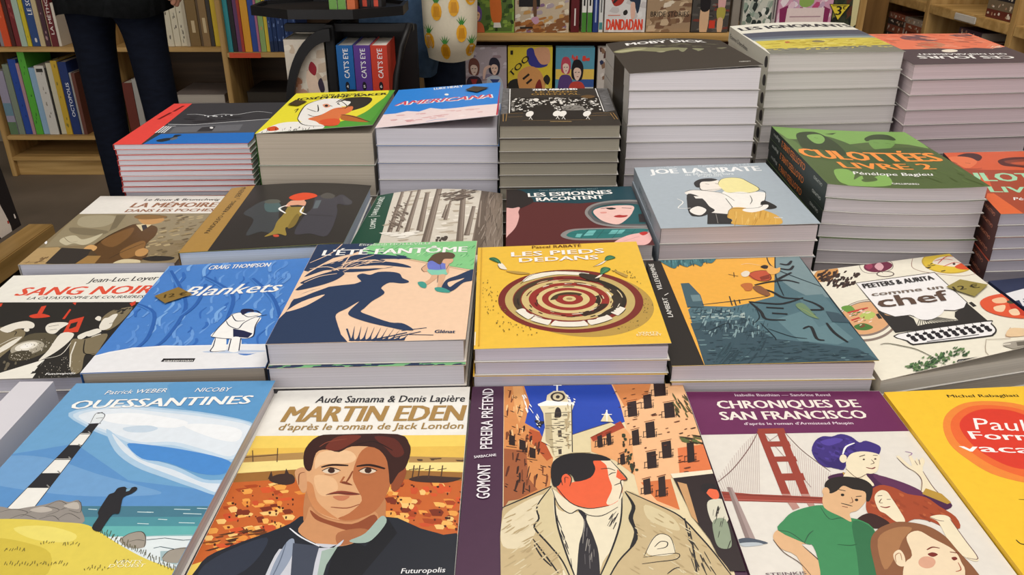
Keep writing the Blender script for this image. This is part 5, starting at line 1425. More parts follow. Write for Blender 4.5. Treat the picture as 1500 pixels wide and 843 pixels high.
  ["k","#2f2620",0.75,[733,795,715,806,696,816,676,824,655,832,633,838,611,843]],
  ["c","#ece6d8",[817,712,810,723,803,733,795,743,786,753,776,762,766,771,730,741,753,734,748,726,763,718,762,709,783,701,788,692]],
  ["k","#2f2620",0.77,[817,712,810,723,803,733,795,743,786,753,776,762,766,771]],
  ["c","#efe9d8",[265,420,313,351,417,327,521,324,656,354,608,372,472,356,357,385]],
  ["k","#2f2620",0.82,[253,439,324,352,463,320,656,354]],
  ["c","#3a322a",[610,351,709,389,690,448,606,392]],
  ["d",["#7a6a2c","#8f7a34"],70,[18,362,120,410,130,604,212,784,370,905,169,911,45,671],[1.15,-0.15,-0.19,-2.11]],
  ["d",["#7a6a2c"],30,[731,306,900,339,965,544,878,400],[1.24,-0.15,-0.46,-2.0]],
  ["c","#eee5d4",[122,221,146,205,170,256,175,284,137,267]],
  ["k","#4a4038",0.65,[122,221,137,267,175,284]],
  ["c","#2f6a4a",[132,208,71,151,99,135,130,165,143,209]],
  ["c","#4a8a62",[132,208,91,148,120,164]],
  ["k","#1f3a2a",0.65,[132,208,97,158,127,165]],
  ["c","#eee5d4",[757,234,782,218,743,264,689,286,709,274]],
  ["k","#4a4038",0.65,[757,234,709,274,689,286]],
  ["c","#2f6a4a",[768,221,780,181,811,165,838,195,779,222]],
  ["c","#4a8a62",[768,221,801,178,829,194]],
  ["k","#1f3a2a",0.65,[768,221,806,188,836,195]],
  ["c","#eee5d4",[711,385,736,370,714,404,676,415,681,414]],
  ["k","#4a4038",0.63,[711,385,681,414,676,415]],
  ["c","#2f6a4a",[722,373,734,311,764,296,790,323,733,374]],
  ["c","#4a8a62",[722,373,754,308,781,323]],
  ["k","#1f3a2a",0.63,[722,373,758,317,788,323]],
  ["c","#b8964a",[171,299,223,303,313,334,256,341,200,320]],
  ["c","#b8964a",[808,333,870,383,870,416,826,372]],
  ["t","#6a3c1c","Pascal RABATÉ",[337,44,644,46],7.19,1,0],
  ["t","#f4f3f0","LES PIEDS",[208,136,777,133],12.7,2,0],
  ["t","#f4f3f0","DEDANS",[254,206,732,205],11.71,2,0],
  ["t","#f6ecc8","VENTS",[845,928,950,930],3.44,1,0],
  ["t","#f6ecc8","D'OUEST",[835,944,964,947],3.4,1,0],
  ["l","#f3ead2",1.65,[3,871,2,979]],
  ["l","#d2a537",1.13,[24,12,25,980]]],
 'lambert': [["p","#eeb049",[90,-11,1035,-25,1024,1041,158,1021]],
  ["p","#52717b",[165,534,209,489,271,506,410,519,505,495,681,431,850,-36,1035,-25,1024,1041,158,1021]],
  ["p","#7b9297",[847,-24,1005,-15,1017,464,871,437,812,354,764,225]],
  ["p","#46616b",[172,267,222,265,264,395,261,502,165,515]],
  ["p","#6f8a90",[206,392,258,391,259,454,207,457]],
  ["p","#3c545f",[154,659,432,638,553,811,764,860,939,906,1024,1041,158,1021,159,793]],
  ["p","#64848c",[619,647,819,567,908,661,955,829,857,872,675,833]],
  ["p","#5b7a83",[815,434,967,423,980,664,819,725,812,585]],
  ["d",["#2c424c","#3a545e","#6d8a90","#223640"],190,[168,534,408,528,536,643,553,811,761,868,932,921,991,997,177,986,162,777],[6.57,0.03,-0.65,-1.9]],
  ["d",["#2a3e48"],60,[168,534,581,499,544,811,192,779],[0.55,-0.14,-3.75,-10.45]],
  ["d",["#2a3e48"],50,[211,828,558,827,929,928,991,997,197,979],[11.2,-0.01,-0.39,-1.07]],
  ["d",["#2c424c","#86a0a4"],70,[177,544,416,538,541,625,514,777,192,779],[1.55,-0.15,-2.9,-8.93]],
  ["d",["#8fa6a8","#a9b8b4"],26,[175,553,403,546,526,607,380,635,178,643],[4.32,-0.42,-0.93,-2.95]],
  ["d",["#2c424c","#3a545e"],34,[211,875,490,856,462,975,225,980],[1.04,-1.44,-10.6,-18.44]],
  ["d",["#395059"],26,[563,812,764,860,961,981,583,980],[7.59,0.24,-0.96,-2.5]],
  ["k","#22323a",1.42,[253,492,458,464,648,429]],
  ["k","#22323a",1.41,[165,512,258,516]],
  ["k","#22323a",1.4,[542,553,536,625,494,676]],
  ["k","#22323a",1.63,[847,-24,764,225,738,430]],
  ["k","#22323a",1.62,[1000,-3,996,302,995,700,1009,1008]],
  ["k","#22323a",1.63,[790,-28,775,91,827,185,997,354]],
  ["k","#22323a",1.45,[426,418,418,510]],
  ["k","#22323a",1.44,[444,454,440,511]],
  ["k","#22323a",1.44,[472,455,467,493]],
  ["k","#22323a",1.35,[525,677,559,795,558,827]],
  ["k","#22323a",1.33,[550,729,648,800,720,819]],
  ["k","#22323a",1.33,[230,739,350,669,353,720]],
  ["k","#26282c",3.62,[605,312,696,285,808,270,877,306]],
  ["k","#26282c",3.6,[610,333,685,388,731,449,837,465]],
  ["k","#26282c",3.47,[521,477,624,501,711,506,841,455]],
  ["k","#26282c",3.47,[525,481,558,572,567,644,667,658]],
  ["k","#26282c",3.75,[875,187,780,248,731,287]],
  ["k","#26282c",3.85,[840,83,885,97,927,53]],
  ["k","#26282c",3.79,[820,139,876,154,917,111]],
  ["k","#26282c",3.41,[601,538,694,552]],
  ["k","#26282c",3.36,[615,593,696,606]],
  ["k","#26282c",3.48,[834,474,884,515,904,572,826,577,840,622]],
  ["k","#26282c",3.23,[731,738,778,723,769,821,802,838]],
  ["k","#26282c",3.27,[873,694,878,778,912,859]],
  ["c","#c2573c",[604,194,652,163,726,161,731,234,702,269,638,265,611,238]],
  ["k","#4a2420",1.1,[604,194,652,163,726,161,731,234,702,269,638,265,604,194]],
  ["p","#8a3a2a",[661,230,731,201,720,248,661,267]],
  ["c","#e8b060",[729,116,771,102,795,138,824,128,798,183,737,202]],
  ["c","#2a2426",[705,114,737,93,756,108,734,139]],
  ["c","#e6dccb",[562,181,600,154,619,173,594,215,563,218]],
  ["c","#c2703c",[523,307,560,288,595,301,573,362,536,370,530,339]],
  ["c","#8a5a3c",[588,332,637,324,667,407,637,429,595,383]],
  ["c","#6f8a6a",[769,528,819,512,840,622,846,658,798,620]],
  ["k","#8f9a5c",1.0,[773,546,812,585,839,649]],
  ["l","#3a3028",0.88,[481,187,535,212]],
  ["l","#3a3028",0.88,[520,167,508,221]],
  ["k","#e8e0cc",0.68,[591,80,644,72,710,99]],
  ["p","#3f5560",[912,590,973,611,1016,701,907,687]],
  ["c","#43767c",[94,-6,265,-29,450,-28,412,51,364,39,335,88,298,58,242,88,199,57,166,101,123,64]],
  ["d",["#2c545c","#5f9298"],40,[97,-6,429,-20,409,34,243,83,121,76],[-0.5,-12.65,-1.36,-1.32]],
  ["t","#ece9e2","LAMBERT",[71,602,65,416],5.13,1,0],
  ["t","#ece9e2","VILLEVERMINE",[55,333,38,38],5.49,1,0],
  ["l","#ece9e2",1.04,[55,393,81,371]]],
 'chef': [["c","#d49a5a",[186,18,170,55,137,89,96,115,54,128,19,125,-2,108,-7,79,8,44,39,9,81,-18,125,-33,161,-31,184,-12]],
  ["d",["#3a2a24","#2c201c","#4c362c"],70,[22,56,105,9,172,35,192,150,172,209,99,205,34,154],[4.48,-1.41,-4.59,-6.72]],
  ["d",["#3a2a24"],12,[188,28,298,99,177,281,182,158],[4.44,-1.44,-4.13,-5.84]],
  ["c","#6f2340",[363,22,416,-25,502,-23,554,20,543,66,478,102,400,102,358,68]],
  ["c","#d9a8b0",[431,39,485,-2,490,53,443,94]],
  ["c","#9a3a58",[372,25,421,-7,420,36,381,62]],
  ["k","#5a4a44",0.9,[369,-29,337,16,340,91,430,120,521,96,560,41,550,-11,421,-49,369,-29]],
  ["c","#5a4a44",[512,153,499,166,478,173,453,173,429,167,410,155,400,140,402,125,414,112,435,104,461,104,486,110,505,122,514,137]],
  ["c","#ece7d6",[505,151,495,160,477,165,455,165,434,160,417,150,408,138,409,127,419,117,436,112,458,112,480,118,497,127,506,139]],
  ["k","#5a4a44",0.87,[442,84,447,125]],
  ["k","#8a4a3c",0.9,[754,-35,666,97,693,165,749,204,826,249,918,288,1021,282]],
  ["k","#8a4a3c",0.9,[754,-35,850,-33,945,-28]],
  ["c","#c9a83a",[1060,178,1029,209,990,233,946,246,900,248,855,240,814,222,781,196,758,162,747,125,750,86,766,48,795,14,834,-12,881,-28,932,-34,981,-27,1024,-8,1058,21,1079,58,1086,99,1080,140]],
  ["c","#e2c23c",[1054,172,1026,201,990,222,948,234,904,236,862,228,823,210,792,185,769,154,759,120,760,84,775,49,801,18,838,-5,882,-20,929,-24,976,-17,1017,1,1049,28,1070,62,1077,100,1072,137]],
  ["c","#ece2d2",[820,87,908,31,1006,51,1031,118,953,174,869,138]],
  ["c","#d8552e",[931,168,1016,140,1032,197,1000,225,944,209]],
  ["k","#c4402c",1.75,[845,68,918,60,969,87]],
  ["k","#c4402c",1.73,[848,107,963,32,1031,77]],
  ["k","#c4402c",1.71,[862,149,962,120,999,156]],
  ["p","#4a3a34",[956,139,948,147,940,150,935,147,935,139,941,130,950,124,957,124,959,130]],
  ["d",["#5a4a1c"],8,[799,30,816,137,847,215,757,146],[6.55,0.4,-1.89,-2.52]],
  ["c","#8a7a70",[322,563,293,612,253,654,205,687,152,709,99,717,49,713,5,697,-29,669,-51,632,-59,588,-51,539,-28,491,9,446,58,407,115,380,174,367,231,369,279,387,314,419,334,462,336,511]],
  ["c","#ece7d6",[312,555,285,601,248,641,202,672,153,692,102,700,55,696,13,681,-19,655,-40,620,-47,578,-40,534,-18,488,17,446,63,411,116,386,172,373,225,375,270,392,304,422,322,461,325,507]],
  ["c","#8a7a70",[302,544,277,586,243,622,201,650,155,669,108,677,64,673,25,659,-5,635,-24,603,-31,566,-25,525,-5,483,28,445,70,413,119,391,170,380,219,382,261,397,292,423,310,459,313,501]],
  ["c","#dfab7c",[290,540,268,578,236,611,196,637,153,654,109,661,66,658,30,645,1,623,-18,593,-25,559,-19,521,0,483,30,448,70,419,116,399,164,389,210,391,250,404,280,429,297,462,300,500]],
  ["c","#6a9a44",[41,400,101,397,106,463,61,460]],
  ["c","#b9c86a",[112,501,172,472,206,509,158,549,122,530]],
  ["c","#4a7a3a",[43,577,104,568,141,613,98,629,50,612]],
  ["k","#c4443c",3.86,[56,458,111,452,191,444]],
  ["k","#e6a8a0",1.53,[57,494,113,474,176,464]],
  ["k","#c4443c",3.4,[49,527,105,516]],
  ["d",["#f0d8c8","#8a3a34","#3f6a34"],26,[65,425,208,445,135,620,47,594],[5.12,1.23,-1.1,-2.17]],
  ["p","#55504c",[229,187,768,198,765,561,715,605,646,612,588,590,451,655,385,577,297,570,232,496]],
  ["p","#f2f0f0",[232,194,761,205,759,559,715,597,651,604,593,582,453,645,389,571,301,562,242,492]],
  ["p","#302e2d",[227,491,245,489,257,536,300,565,374,572,391,608,377,674,441,673,616,695,616,659,643,620,716,595,755,557,756,538,763,743,253,696,234,694]],
  ["p","#302e2d",[205,514,226,509,224,559,203,556]],
  ["p","#302e2d",[768,562,789,558,792,603,767,607]],
  ["l","#302e2d",0.74,[421,621,375,674]],
  ["l","#302e2d",0.73,[427,624,392,675]],
  ["l","#302e2d",0.73,[433,626,409,676]],
  ["l","#302e2d",0.73,[439,629,426,677]],
  ["l","#302e2d",0.73,[445,631,442,678]],
  ["l","#302e2d",0.73,[451,633,459,680]],
  ["l","#302e2d",0.73,[458,635,476,681]],
  ["l","#302e2d",0.73,[465,636,493,682]],
  ["l","#302e2d",0.73,[472,636,510,683]],
  ["l","#302e2d",0.73,[479,637,526,684]],
  ["l","#302e2d",0.73,[486,636,543,685]],
  ["l","#302e2d",0.73,[494,636,560,687]],
  ["l","#302e2d",0.73,[502,635,577,688]],
  ["l","#302e2d",0.73,[510,634,594,689]],
  ["l","#302e2d",0.73,[518,633,611,690]],
  ["c","#f2f0f0",[403,566,431,528,516,534,599,563,572,608,499,641,443,638,411,614]],
  ["c","#302e2d",[242,705,746,741,767,777,758,831,718,866,658,869,317,821,269,809,256,774]],
  ["c","#f2f0f0",[248,711,737,751,756,780,750,828,717,855,660,858,322,811,278,801,266,772]],
  ["p","#26242a",[304,739,297,746,287,749,278,746,275,739,278,731,288,726,298,726,304,732]],
  ["p","#26242a",[350,744,343,751,333,753,324,750,321,743,325,735,334,730,344,731,351,736]],
  ["p","#26242a",[397,748,390,755,379,757,370,755,367,747,371,740,381,735,391,735,397,740]],
  ["p","#26242a",[443,753,436,759,425,762,417,759,414,752,418,744,427,739,437,739,444,745]],
  ["p","#26242a",[490,757,482,764,472,766,463,763,460,756,464,748,474,743,484,744,490,749]],
  ["p","#26242a",[536,761,529,768,518,771,509,768,507,761,511,753,520,748,531,748,537,753]],
  ["p","#26242a",[583,766,575,773,565,775,556,772,553,765,558,757,567,752,578,752,584,758]],
  ["p","#26242a",[629,771,622,778,611,780,602,777,600,770,604,762,614,757,625,757,631,762]],
  ["p","#26242a",[676,775,668,782,658,785,649,782,646,774,651,766,661,761,671,762,677,767]],
  ["p","#26242a",[723,780,715,787,704,789,695,786,693,779,698,771,708,766,718,766,724,772]],
  ["p","#26242a",[317,757,310,764,300,767,291,764,288,757,292,749,301,744,311,744,318,750]],
  ["p","#26242a",[363,762,356,769,346,771,337,768,334,761,338,753,347,748,357,749,364,754]],
  ["p","#26242a",[409,766,402,773,392,775,383,773,380,766,384,758,393,753,404,753,410,758]],
  ["p","#26242a",[456,771,448,777,438,780,429,777,426,770,430,762,440,757,450,757,456,763]],
  ["p","#26242a",[502,775,494,782,484,785,475,782,472,775,477,767,486,762,496,762,503,767]],
  ["p","#26242a",[548,780,541,787,530,789,521,786,519,779,523,771,533,766,543,766,549,772]],
  ["p","#26242a",[594,784,587,791,576,794,568,791,565,784,569,776,579,771,589,771,596,776]],
  ["p","#26242a",[641,789,633,796,623,798,614,795,611,788,616,780,626,775,636,776,642,781]],
  ["p","#26242a",[687,794,679,801,669,803,660,800,658,793,662,785,672,780,683,780,689,786]],
  ["p","#26242a",[734,799,726,805,715,808,706,805,704,798,709,790,719,785,729,785,735,790]],
  ["p","#26242a",[315,771,309,777,298,780,290,777,286,770,290,762,299,757,309,758,316,763]],
  ["p","#26242a",[361,775,354,782,344,784,335,781,332,774,336,767,345,762,355,762,362,767]],
  ["p","#26242a",[407,780,400,786,390,789,381,786,378,779,382,771,391,766,401,766,408,772]],
  ["p","#26242a",[453,784,446,791,436,793,427,790,424,783,428,776,437,771,447,771,454,776]],
  ["p","#26242a",[499,789,492,795,481,798,473,795,470,788,474,780,483,775,494,775,500,781]],
  ["p","#26242a",[545,793,538,800,527,802,519,799,516,792,520,785,530,780,540,780,546,785]],
  ["p","#26242a",[591,798,584,805,573,807,565,804,562,797,566,789,576,784,586,785,592,790]],
  ["p","#26242a",[637,803,630,809,619,812,611,809,608,802,613,794,622,789,633,789,639,795]],
  ["p","#26242a",[684,807,676,814,665,817,657,814,654,807,659,799,669,794,679,794,685,799]],
  ["p","#26242a",[730,812,722,819,711,822,703,818,700,811,705,803,715,798,726,799,731,804]],
  ["p","#26242a",[321,786,314,793,304,795,295,792,292,785,296,778,305,773,315,773,321,778]],
  ["p","#26242a",[367,791,360,797,349,800,341,797,338,790,341,782,351,777,361,778,367,783]],
  ["p","#26242a",[412,795,405,802,395,804,386,801,383,794,387,787,396,782,406,782,413,787]],
  ["p","#26242a",[458,800,451,806,441,809,432,806,429,799,433,791,442,786,452,787,459,792]],
  ["p","#26242a",[504,804,496,811,486,813,477,810,475,804,479,796,488,791,498,791,504,797]],
  ["p","#26242a",[550,809,542,816,532,818,523,815,520,808,525,800,534,796,544,796,550,801]],
  ["p","#26242a",[595,814,588,820,577,823,569,820,566,813,571,805,580,800,590,801,596,806]],
  ["p","#26242a",[641,819,634,825,623,828,615,825,612,818,617,810,626,805,637,805,643,811]],
  ["p","#26242a",[687,823,680,830,669,832,660,829,658,822,663,815,673,810,683,810,689,815]],
  ["p","#26242a",[733,828,725,835,715,837,706,834,704,827,709,819,719,815,729,815,735,820]],
  ["l","#302e2d",0.54,[300,702,290,737]],
  ["l","#302e2d",0.54,[346,706,336,741]],
  ["l","#302e2d",0.54,[392,710,383,746]],
  ["l","#302e2d",0.54,[438,714,429,750]],
  ["l","#302e2d",0.53,[484,718,475,755]],
  ["l","#302e2d",0.53,[530,722,522,759]],
  ["l","#302e2d",0.53,[577,726,569,764]],
  ["l","#302e2d",0.53,[623,730,615,768]],
  ["l","#302e2d",0.53,[670,734,662,773]],
  ["l","#302e2d",0.53,[716,738,709,777]],
  ["l","#26242a",1.04,[355,811,644,841]],
  ["c","#e05a38",[828,580,917,540,1032,543,1126,583,1178,686,1085,815,962,795,864,739,811,664]],
  ["c","#f1c29a",[910,576,984,575,970,626,906,616]],
  ["c","#f3d0ac",[873,645,942,648,892,700,857,683]],
  ["c","#f1c29a",[1006,628,1070,607,1067,659,1022,654]],
  ["c","#c43a28",[974,638,1007,690,985,780,943,727]],
  ["c","#f3d0ac",[926,702,976,699,959,752,916,747]],
  ["c","#4a4a34",[1022,640,1014,646,1003,649,991,649,979,645,972,639,969,631,972,623,979,616,991,613,1003,613,1015,617,1022,623,1025,632]],
  ["k","#b07a58",0.68,[836,839,763,901,859,917]],
  ["c","#e8c9a0",[831,846,913,887,872,925,769,900]],
  ["k","#9a8a78",0.67,[653,889,591,1006,761,1084]],
  ["k","#9a8a78",0.67,[653,889,775,922]],
  ["p","#a39c90",[716,943,769,945,857,959,811,1019,737,1003,702,962]],
  ["p","#e9e4d4",[711,949,750,956,745,963,707,956]],
  ["p","#6a645a",[782,957,850,968,827,997,767,985]],
  ["k","#4a4a34",1.23,[111,761,152,764,217,806,276,855,324,938]],
  ["d",["#3f5f3c","#54774a","#2f4a32","#6a8a58"],26,[204,936,284,961,256,1009,178,985],[1.74,-3.11,-2.57,-2.48]],
  ["d",["#3f5f3c","#54774a","#2f4a32","#6a8a58"],22,[259,968,337,993,309,1040,232,1016],[2.24,-2.54,-2.5,-2.57]],
  ["d",["#3f5f3c","#54774a","#2f4a32","#6a8a58"],18,[354,895,434,921,403,971,324,945],[0.18,-4.45,-2.87,-2.19]],
  ["d",["#3f5f3c","#54774a","#2f4a32","#6a8a58"],20,[459,898,540,924,506,975,428,949],[6.21,3.05,-1.01,-2.69]],
  ["d",["#3f5f3c","#54774a","#2f4a32","#6a8a58"],18,[388,995,466,1021,435,1068,359,1043],[1.04,-3.55,-2.74,-2.3]],
  ["d",["#3f5f3c","#54774a","#2f4a32","#6a8a58"],20,[314,927,393,953,363,1002,285,976],[5.35,1.6,-1.42,-2.82]],
  ["d",["#3f5f3c","#54774a","#2f4a32","#6a8a58"],10,[166,931,245,956,218,1004,140,979],[4.27,-0.08,-1.83,-2.84]],
  ["d",["#3f5f3c","#54774a","#2f4a32","#6a8a58"],14,[252,907,332,933,303,982,224,957],[5.79,2.69,-0.93,-2.66]],
  ["k","#3f5a38",0.83,[324,938,255,967,180,971]],
  ["k","#3f5a38",0.83,[324,938,389,951,496,933]],
  ["k","#3f5a38",0.83,[320,944,350,997,420,1035]],
  ["t","#2f2d2e","PEETERS & AURITA",[255,261,717,282],11.45,2,0],
  ["t","#77685c","comme un",[264,349,713,388],8.87,2,0],
  ["t","#5c463a","chef",[257,466,688,511],25.35,2,0],
  ["p","#232227",[404,1003,427,986,604,1006,582,1026]],
  ["t","#f4f3f0","casterman",[420,1003,579,1021],3.03,1,0.1]],
 'memoire': [["p","#ebe8e1",[-61,-43,1085,-37,1045,302,-5,302]],
  ["p","#968a6e",[-5,302,1045,302,996,697,39,783]],
  ["c","#aaa085",[47,352,171,323,299,355,304,475,204,516,85,471]],
  ["c","#7f745c",[54,514,212,531,356,575,305,630,129,599]],
  ["p","#7a6f58",[283,324,351,319,381,519,356,575]],
  ["p","#b6996a",[-1,1011,-5,795,130,785,199,837,180,1016]],
  ["d",["#6a5c44","#a6936c","#80704f","#b7a57e"],90,[600,343,1023,317,1032,990,775,948,652,636],[7.88,5.58,2.07,-4.62]],
  ["c","#c6bda0",[91,706,93,653,151,627,228,682,279,657,330,603,322,711,285,762,205,735,167,760]],
  ["k","#6a5c44",0.76,[93,653,171,721,216,709]],
  ["c","#5f4428",[415,975,351,789,385,631,436,520,489,463,593,479,667,524,706,637,703,771,777,899,748,995,608,1010]],
  ["c","#7d5a34",[374,712,437,577,504,521,532,661,494,792]],
  ["c","#8a6438",[572,845,638,717,690,744,714,873,648,945]],
  ["k","#2f2218",1.47,[365,815,385,631,478,468]],
  ["k","#2f2218",1.19,[547,942,598,845,677,744]],
  ["p","#d8c8a0",[496,477,569,458,606,479,583,574]],
  ["p","#2f3038",[539,487,566,476,597,522,586,565]],
  ["c","#c2935a",[470,388,523,358,625,368,665,412,627,465,547,469]],
  ["c","#8a6838",[425,357,451,323,563,324,659,350,630,381,500,397]],
  ["k","#4a3420",1.08,[425,357,451,323,563,324,659,350]],
  ["c","#d4a56a",[312,788,334,758,390,790,392,841,325,834]],
  ["c","#c2935a",[675,847,709,810,759,849,757,911,706,910]],
  ["p","#37322f",[168,992,158,793,368,820,403,975,360,1009]],
  ["p","#54432f",[403,975,368,820,445,891,473,1011]],
  ["p","#a07c48",[360,1009,388,902,477,904,488,1016]],
  ["c","#d6c8a4",[604,991,651,950,759,967,760,1019,625,1020]],
  ["c","#2b2723",[762,947,834,913,963,933,949,971,839,978]],
  ["k","#7a6040",0.94,[21,977,151,969]],
  ["d",["#7a6040"],12,[33,977,113,884,168,933,128,991],[1.08,5.95,1.53,-2.06]],
  ["c","#eee",[19,721,24,731,26,739,25,744,21,744,15,739,7,731,0,720,-5,710,-7,702,-6,697,-2,697,4,702,12,710]],
  ["t","#2c2824","Le Roux & Brunschwig",[370,88,934,86],9.39,1,0.12],
  ["t","#97684a","LA MÉMOIRE",[319,201,947,197],18.97,2,0.12],
  ["t","#97684a","DANS LES POCHES",[317,278,960,269],11.15,2,0.12]],
 'pandolfo': [["p","#ad8848",[-36,-114,169,-54,176,1046,-3,1023]],
  ["t","#2c241c","PANDOLFO + RISBERG",[97,751,117,260],6.12,2,0],
  ["t","#2c241c","SERENA",[117,197,113,-3],7.19,1,0],
  ["l","#2c241c",1.2,[103,217,134,231]],
  ["c","#43474a",[251,407,311,297,390,295,473,437,478,528,550,819,435,778,351,820,333,598,239,497]],
  ["c","#4f6668",[335,358,358,323,428,338,479,474,389,482]],
  ["c","#5c5f58",[324,318,346,279,409,290,439,339,365,349]],
  ["c","#43424a",[678,451,659,253,709,235,782,268,838,211,924,347,901,401,833,386,867,551,876,883,757,842,657,831,655,573]],
  ["c","#54524e",[689,236,724,182,788,232,773,286,718,280]],
  ["p","#5f6a70",[674,320,712,314,717,452,686,457]],
  ["l","#1f1d1c",1.03,[518,532,848,583]],
  ["c","#4a4a50",[845,246,919,319,924,382,882,367]],
  ["c","#98833f",[513,403,563,397,619,423,635,542,624,601,629,723,578,740,612,853,552,824,476,855,507,773,498,647,511,531]],
  ["c","#7f6c34",[596,539,627,586,629,723,591,741]],
  ["c","#e3a688",[505,319,556,322,609,335,619,410,564,400,507,415,490,401]],
  ["p","#33302e",[515,397,572,391,623,410,607,425,535,423]],
  ["c","#e3a688",[534,298,585,291,599,338,555,342]],
  ["c","#df4d2a",[479,268,502,213,562,182,634,201,668,246,633,286,593,311,534,315]],
  ["k","#f1f0ee",2.91,[500,389,458,441,521,520]],
  ["k","#f1f0ee",2.61,[615,416,615,504,665,550]],
  ["c","#c9543a",[525,837,555,835,569,864,543,866]]],
 'foret': [["p","#214d3c",[-177,-193,130,-29,188,749,199,1278,-92,1299]],
  ["t","#e6ece6","LOMIG",[114,564,90,414],6.84,1,0],
  ["t","#e6ece6","DANS LA FORÊT",[75,353,72,40],7.46,1,0],
  ["l","#e6ece6",0.88,[22,370,108,382]],
  ["d",["#c2b8a6","#b2a592","#e6e0d4"],70,[128,-1,843,-1,819,792,202,755],[12.79,3.16,0.4,-5.31]],
  ["p","#85776a",[834,-34,1039,-52,1028,938,789,938]],
  ["p","#6a5d51",[834,-34,888,-49,869,938,801,938]],
  ["d",["#6a5d51","#a3968a","#554a40"],70,[867,10,1015,-5,1016,837,834,842],[1.03,-0.11,-2.33,-34.43]],
  ["p","#85776a",[474,-33,518,-32,521,794,465,792]],
  ["p","#6a5d51",[474,-33,486,-33,485,793,465,792]],
  ["l","#a3968a",0.85,[507,-15,504,781]],
  ["p","#85776a",[323,-1,349,3,366,689,329,687]],
  ["p","#6a5d51",[323,-1,330,0,344,688,329,687]],
  ["l","#a3968a",0.87,[344,19,354,676]],
  ["p","#85776a",[191,2,216,9,247,655,212,652]],
  ["p","#6a5d51",[191,2,198,4,226,654,212,652]],
  ["l","#a3968a",0.92,[212,25,235,641]],
  ["p","#85776a",[672,-39,709,-43,740,769,692,770]],
  ["p","#6a5d51",[672,-39,683,-40,710,770,692,770]],
  ["l","#a3968a",0.86,[700,-25,726,757]],
  ["p","#85776a",[598,192,614,192,606,484,579,484]],
  ["p","#6a5d51",[598,192,602,192,591,484,579,484]],
  ["l","#a3968a",0.81,[611,207,598,470]],
  ["p","#85776a",[772,270,799,267,777,692,738,693]],
  ["p","#6a5d51",[772,270,780,269,753,693,738,693]],
  ["l","#a3968a",0.82,[792,283,766,679]],
  ["p","#85776a",[393,58,426,62,455,642,410,640]],
  ["p","#6a5d51",[393,58,403,59,428,641,410,640]],
  ["l","#a3968a",0.84,[419,77,442,628]],
  ["p","#85776a",[576,268,588,268,584,456,562,456]],
  ["p","#6a5d51",[576,268,580,268,573,456,562,456]],
  ["l","#a3968a",0.8,[586,283,578,442]],
  ["p","#85776a",[271,12,286,15,294,633,270,631]],
  ["p","#6a5d51",[271,12,275,13,281,632,270,631]],
  ["l","#a3968a",0.89,[285,32,286,619]],
  ["p","#85776a",[826,168,841,165,842,582,817,583]],
  ["p","#6a5d51",[826,168,831,167,828,583,817,583]],
  ["l","#a3968a",0.85,[837,182,835,568]],
  ["d",["#6a5d51","#54483e","#85776a"],60,[526,83,780,-5,803,140,584,208],[10.72,8.96,0.35,-3.64]],
  ["d",["#6a5d51","#85776a"],34,[179,244,289,203,309,634,228,627],[8.91,-9.36,-0.25,-3.83]],
  ["d",["#e9e4d9","#f0ece2"],20,[180,649,416,640,427,717,197,729],[14.67,1.23,0.43,-4.32]],
  ["d",["#4a4038"],14,[557,720,633,708,640,782,537,769],[3.9,-0.1,0.16,-5.91]]],
 'espionnes': [["p","#1d4550",[-58,-61,1136,-55,1143,322,1030,288,807,275,550,308,330,277,205,262,111,93]],
  ["c","#2b2425",[-57,1,112,25,192,175,200,269,107,373,20,404,-52,400]],
  ["c","#e3b0ab",[-23,401,49,370,100,354,89,442,94,528,69,691,21,813,-19,857]],
  ["c","#8d8a88",[580,467,619,365,715,292,854,263,1017,273,1093,355,1108,653,1025,727,886,731,749,717,645,666,592,567]],
  ["c","#5f5d5e",[601,468,647,373,727,317,864,293,1012,308,1082,372,1080,652,1001,705,780,696,654,641,614,552]],
  ["c","#1f5a5f",[631,462,675,385,769,338,919,328,1016,368,1052,456,1053,651,991,679,783,671,679,610,637,536]],
  ["c","#efc6bd",[642,463,696,397,825,362,953,375,932,484,880,586,803,678,730,654,674,587]],
  ["k","#2b2425",1.82,[702,411,761,400,819,410]],
  ["k","#2b2425",1.82,[863,405,935,416]],
  ["c","#2b2425",[746,406,791,395,817,420,772,432]],
  ["c","#b02d2b",[783,550,825,525,852,533,888,535,869,563,818,571]],
  ["c","#e09a90",[695,472,739,468,736,491,699,496]],
  ["p","#2b2425",[969,519,1036,505,1051,657,954,653]],
  ["k","#2b2425",1.57,[706,369,830,327,975,349]],
  ["c","#8d8a88",[376,840,443,752,610,733,857,736,1036,742,1038,802,915,886,750,915,537,918,432,901]],
  ["c","#2b7573",[417,835,483,768,635,752,855,751,997,765,937,834,754,887,540,892,454,878]],
  ["p","#6fb9b6",[578,772,633,768,598,847,530,851]],
  ["p","#6fb9b6",[743,768,839,766,803,824,708,830]],
  ["p","#6fb9b6",[493,814,533,815,508,874,475,867]],
  ["l","#1d5555",0.73,[580,751,513,888]],
  ["l","#1d5555",0.73,[690,754,620,892]],
  ["l","#1d5555",0.73,[799,758,726,895]],
  ["l","#1d5555",0.73,[908,762,833,898]],
  ["l","#1d5555",0.72,[438,818,969,806]],
  ["c","#efb9b4",[744,938,839,855,926,822,981,815,1018,837,976,958,915,1003,814,1023,710,1021]],
  ["c","#c4302c",[926,822,970,800,986,824,947,858]],
  ["k","#c98a86",0.71,[800,939,917,871]],
  ["t","#8fa6ac","Chloé AEBERHARDT",[257,51,511,49],5.12,0,0],
  ["t","#8fa6ac","Aurélie POLLET",[550,48,728,44],5.16,0,0],
  ["t","#f4f3f0","LES ESPIONNES",[172,162,828,139],15.85,2,0],
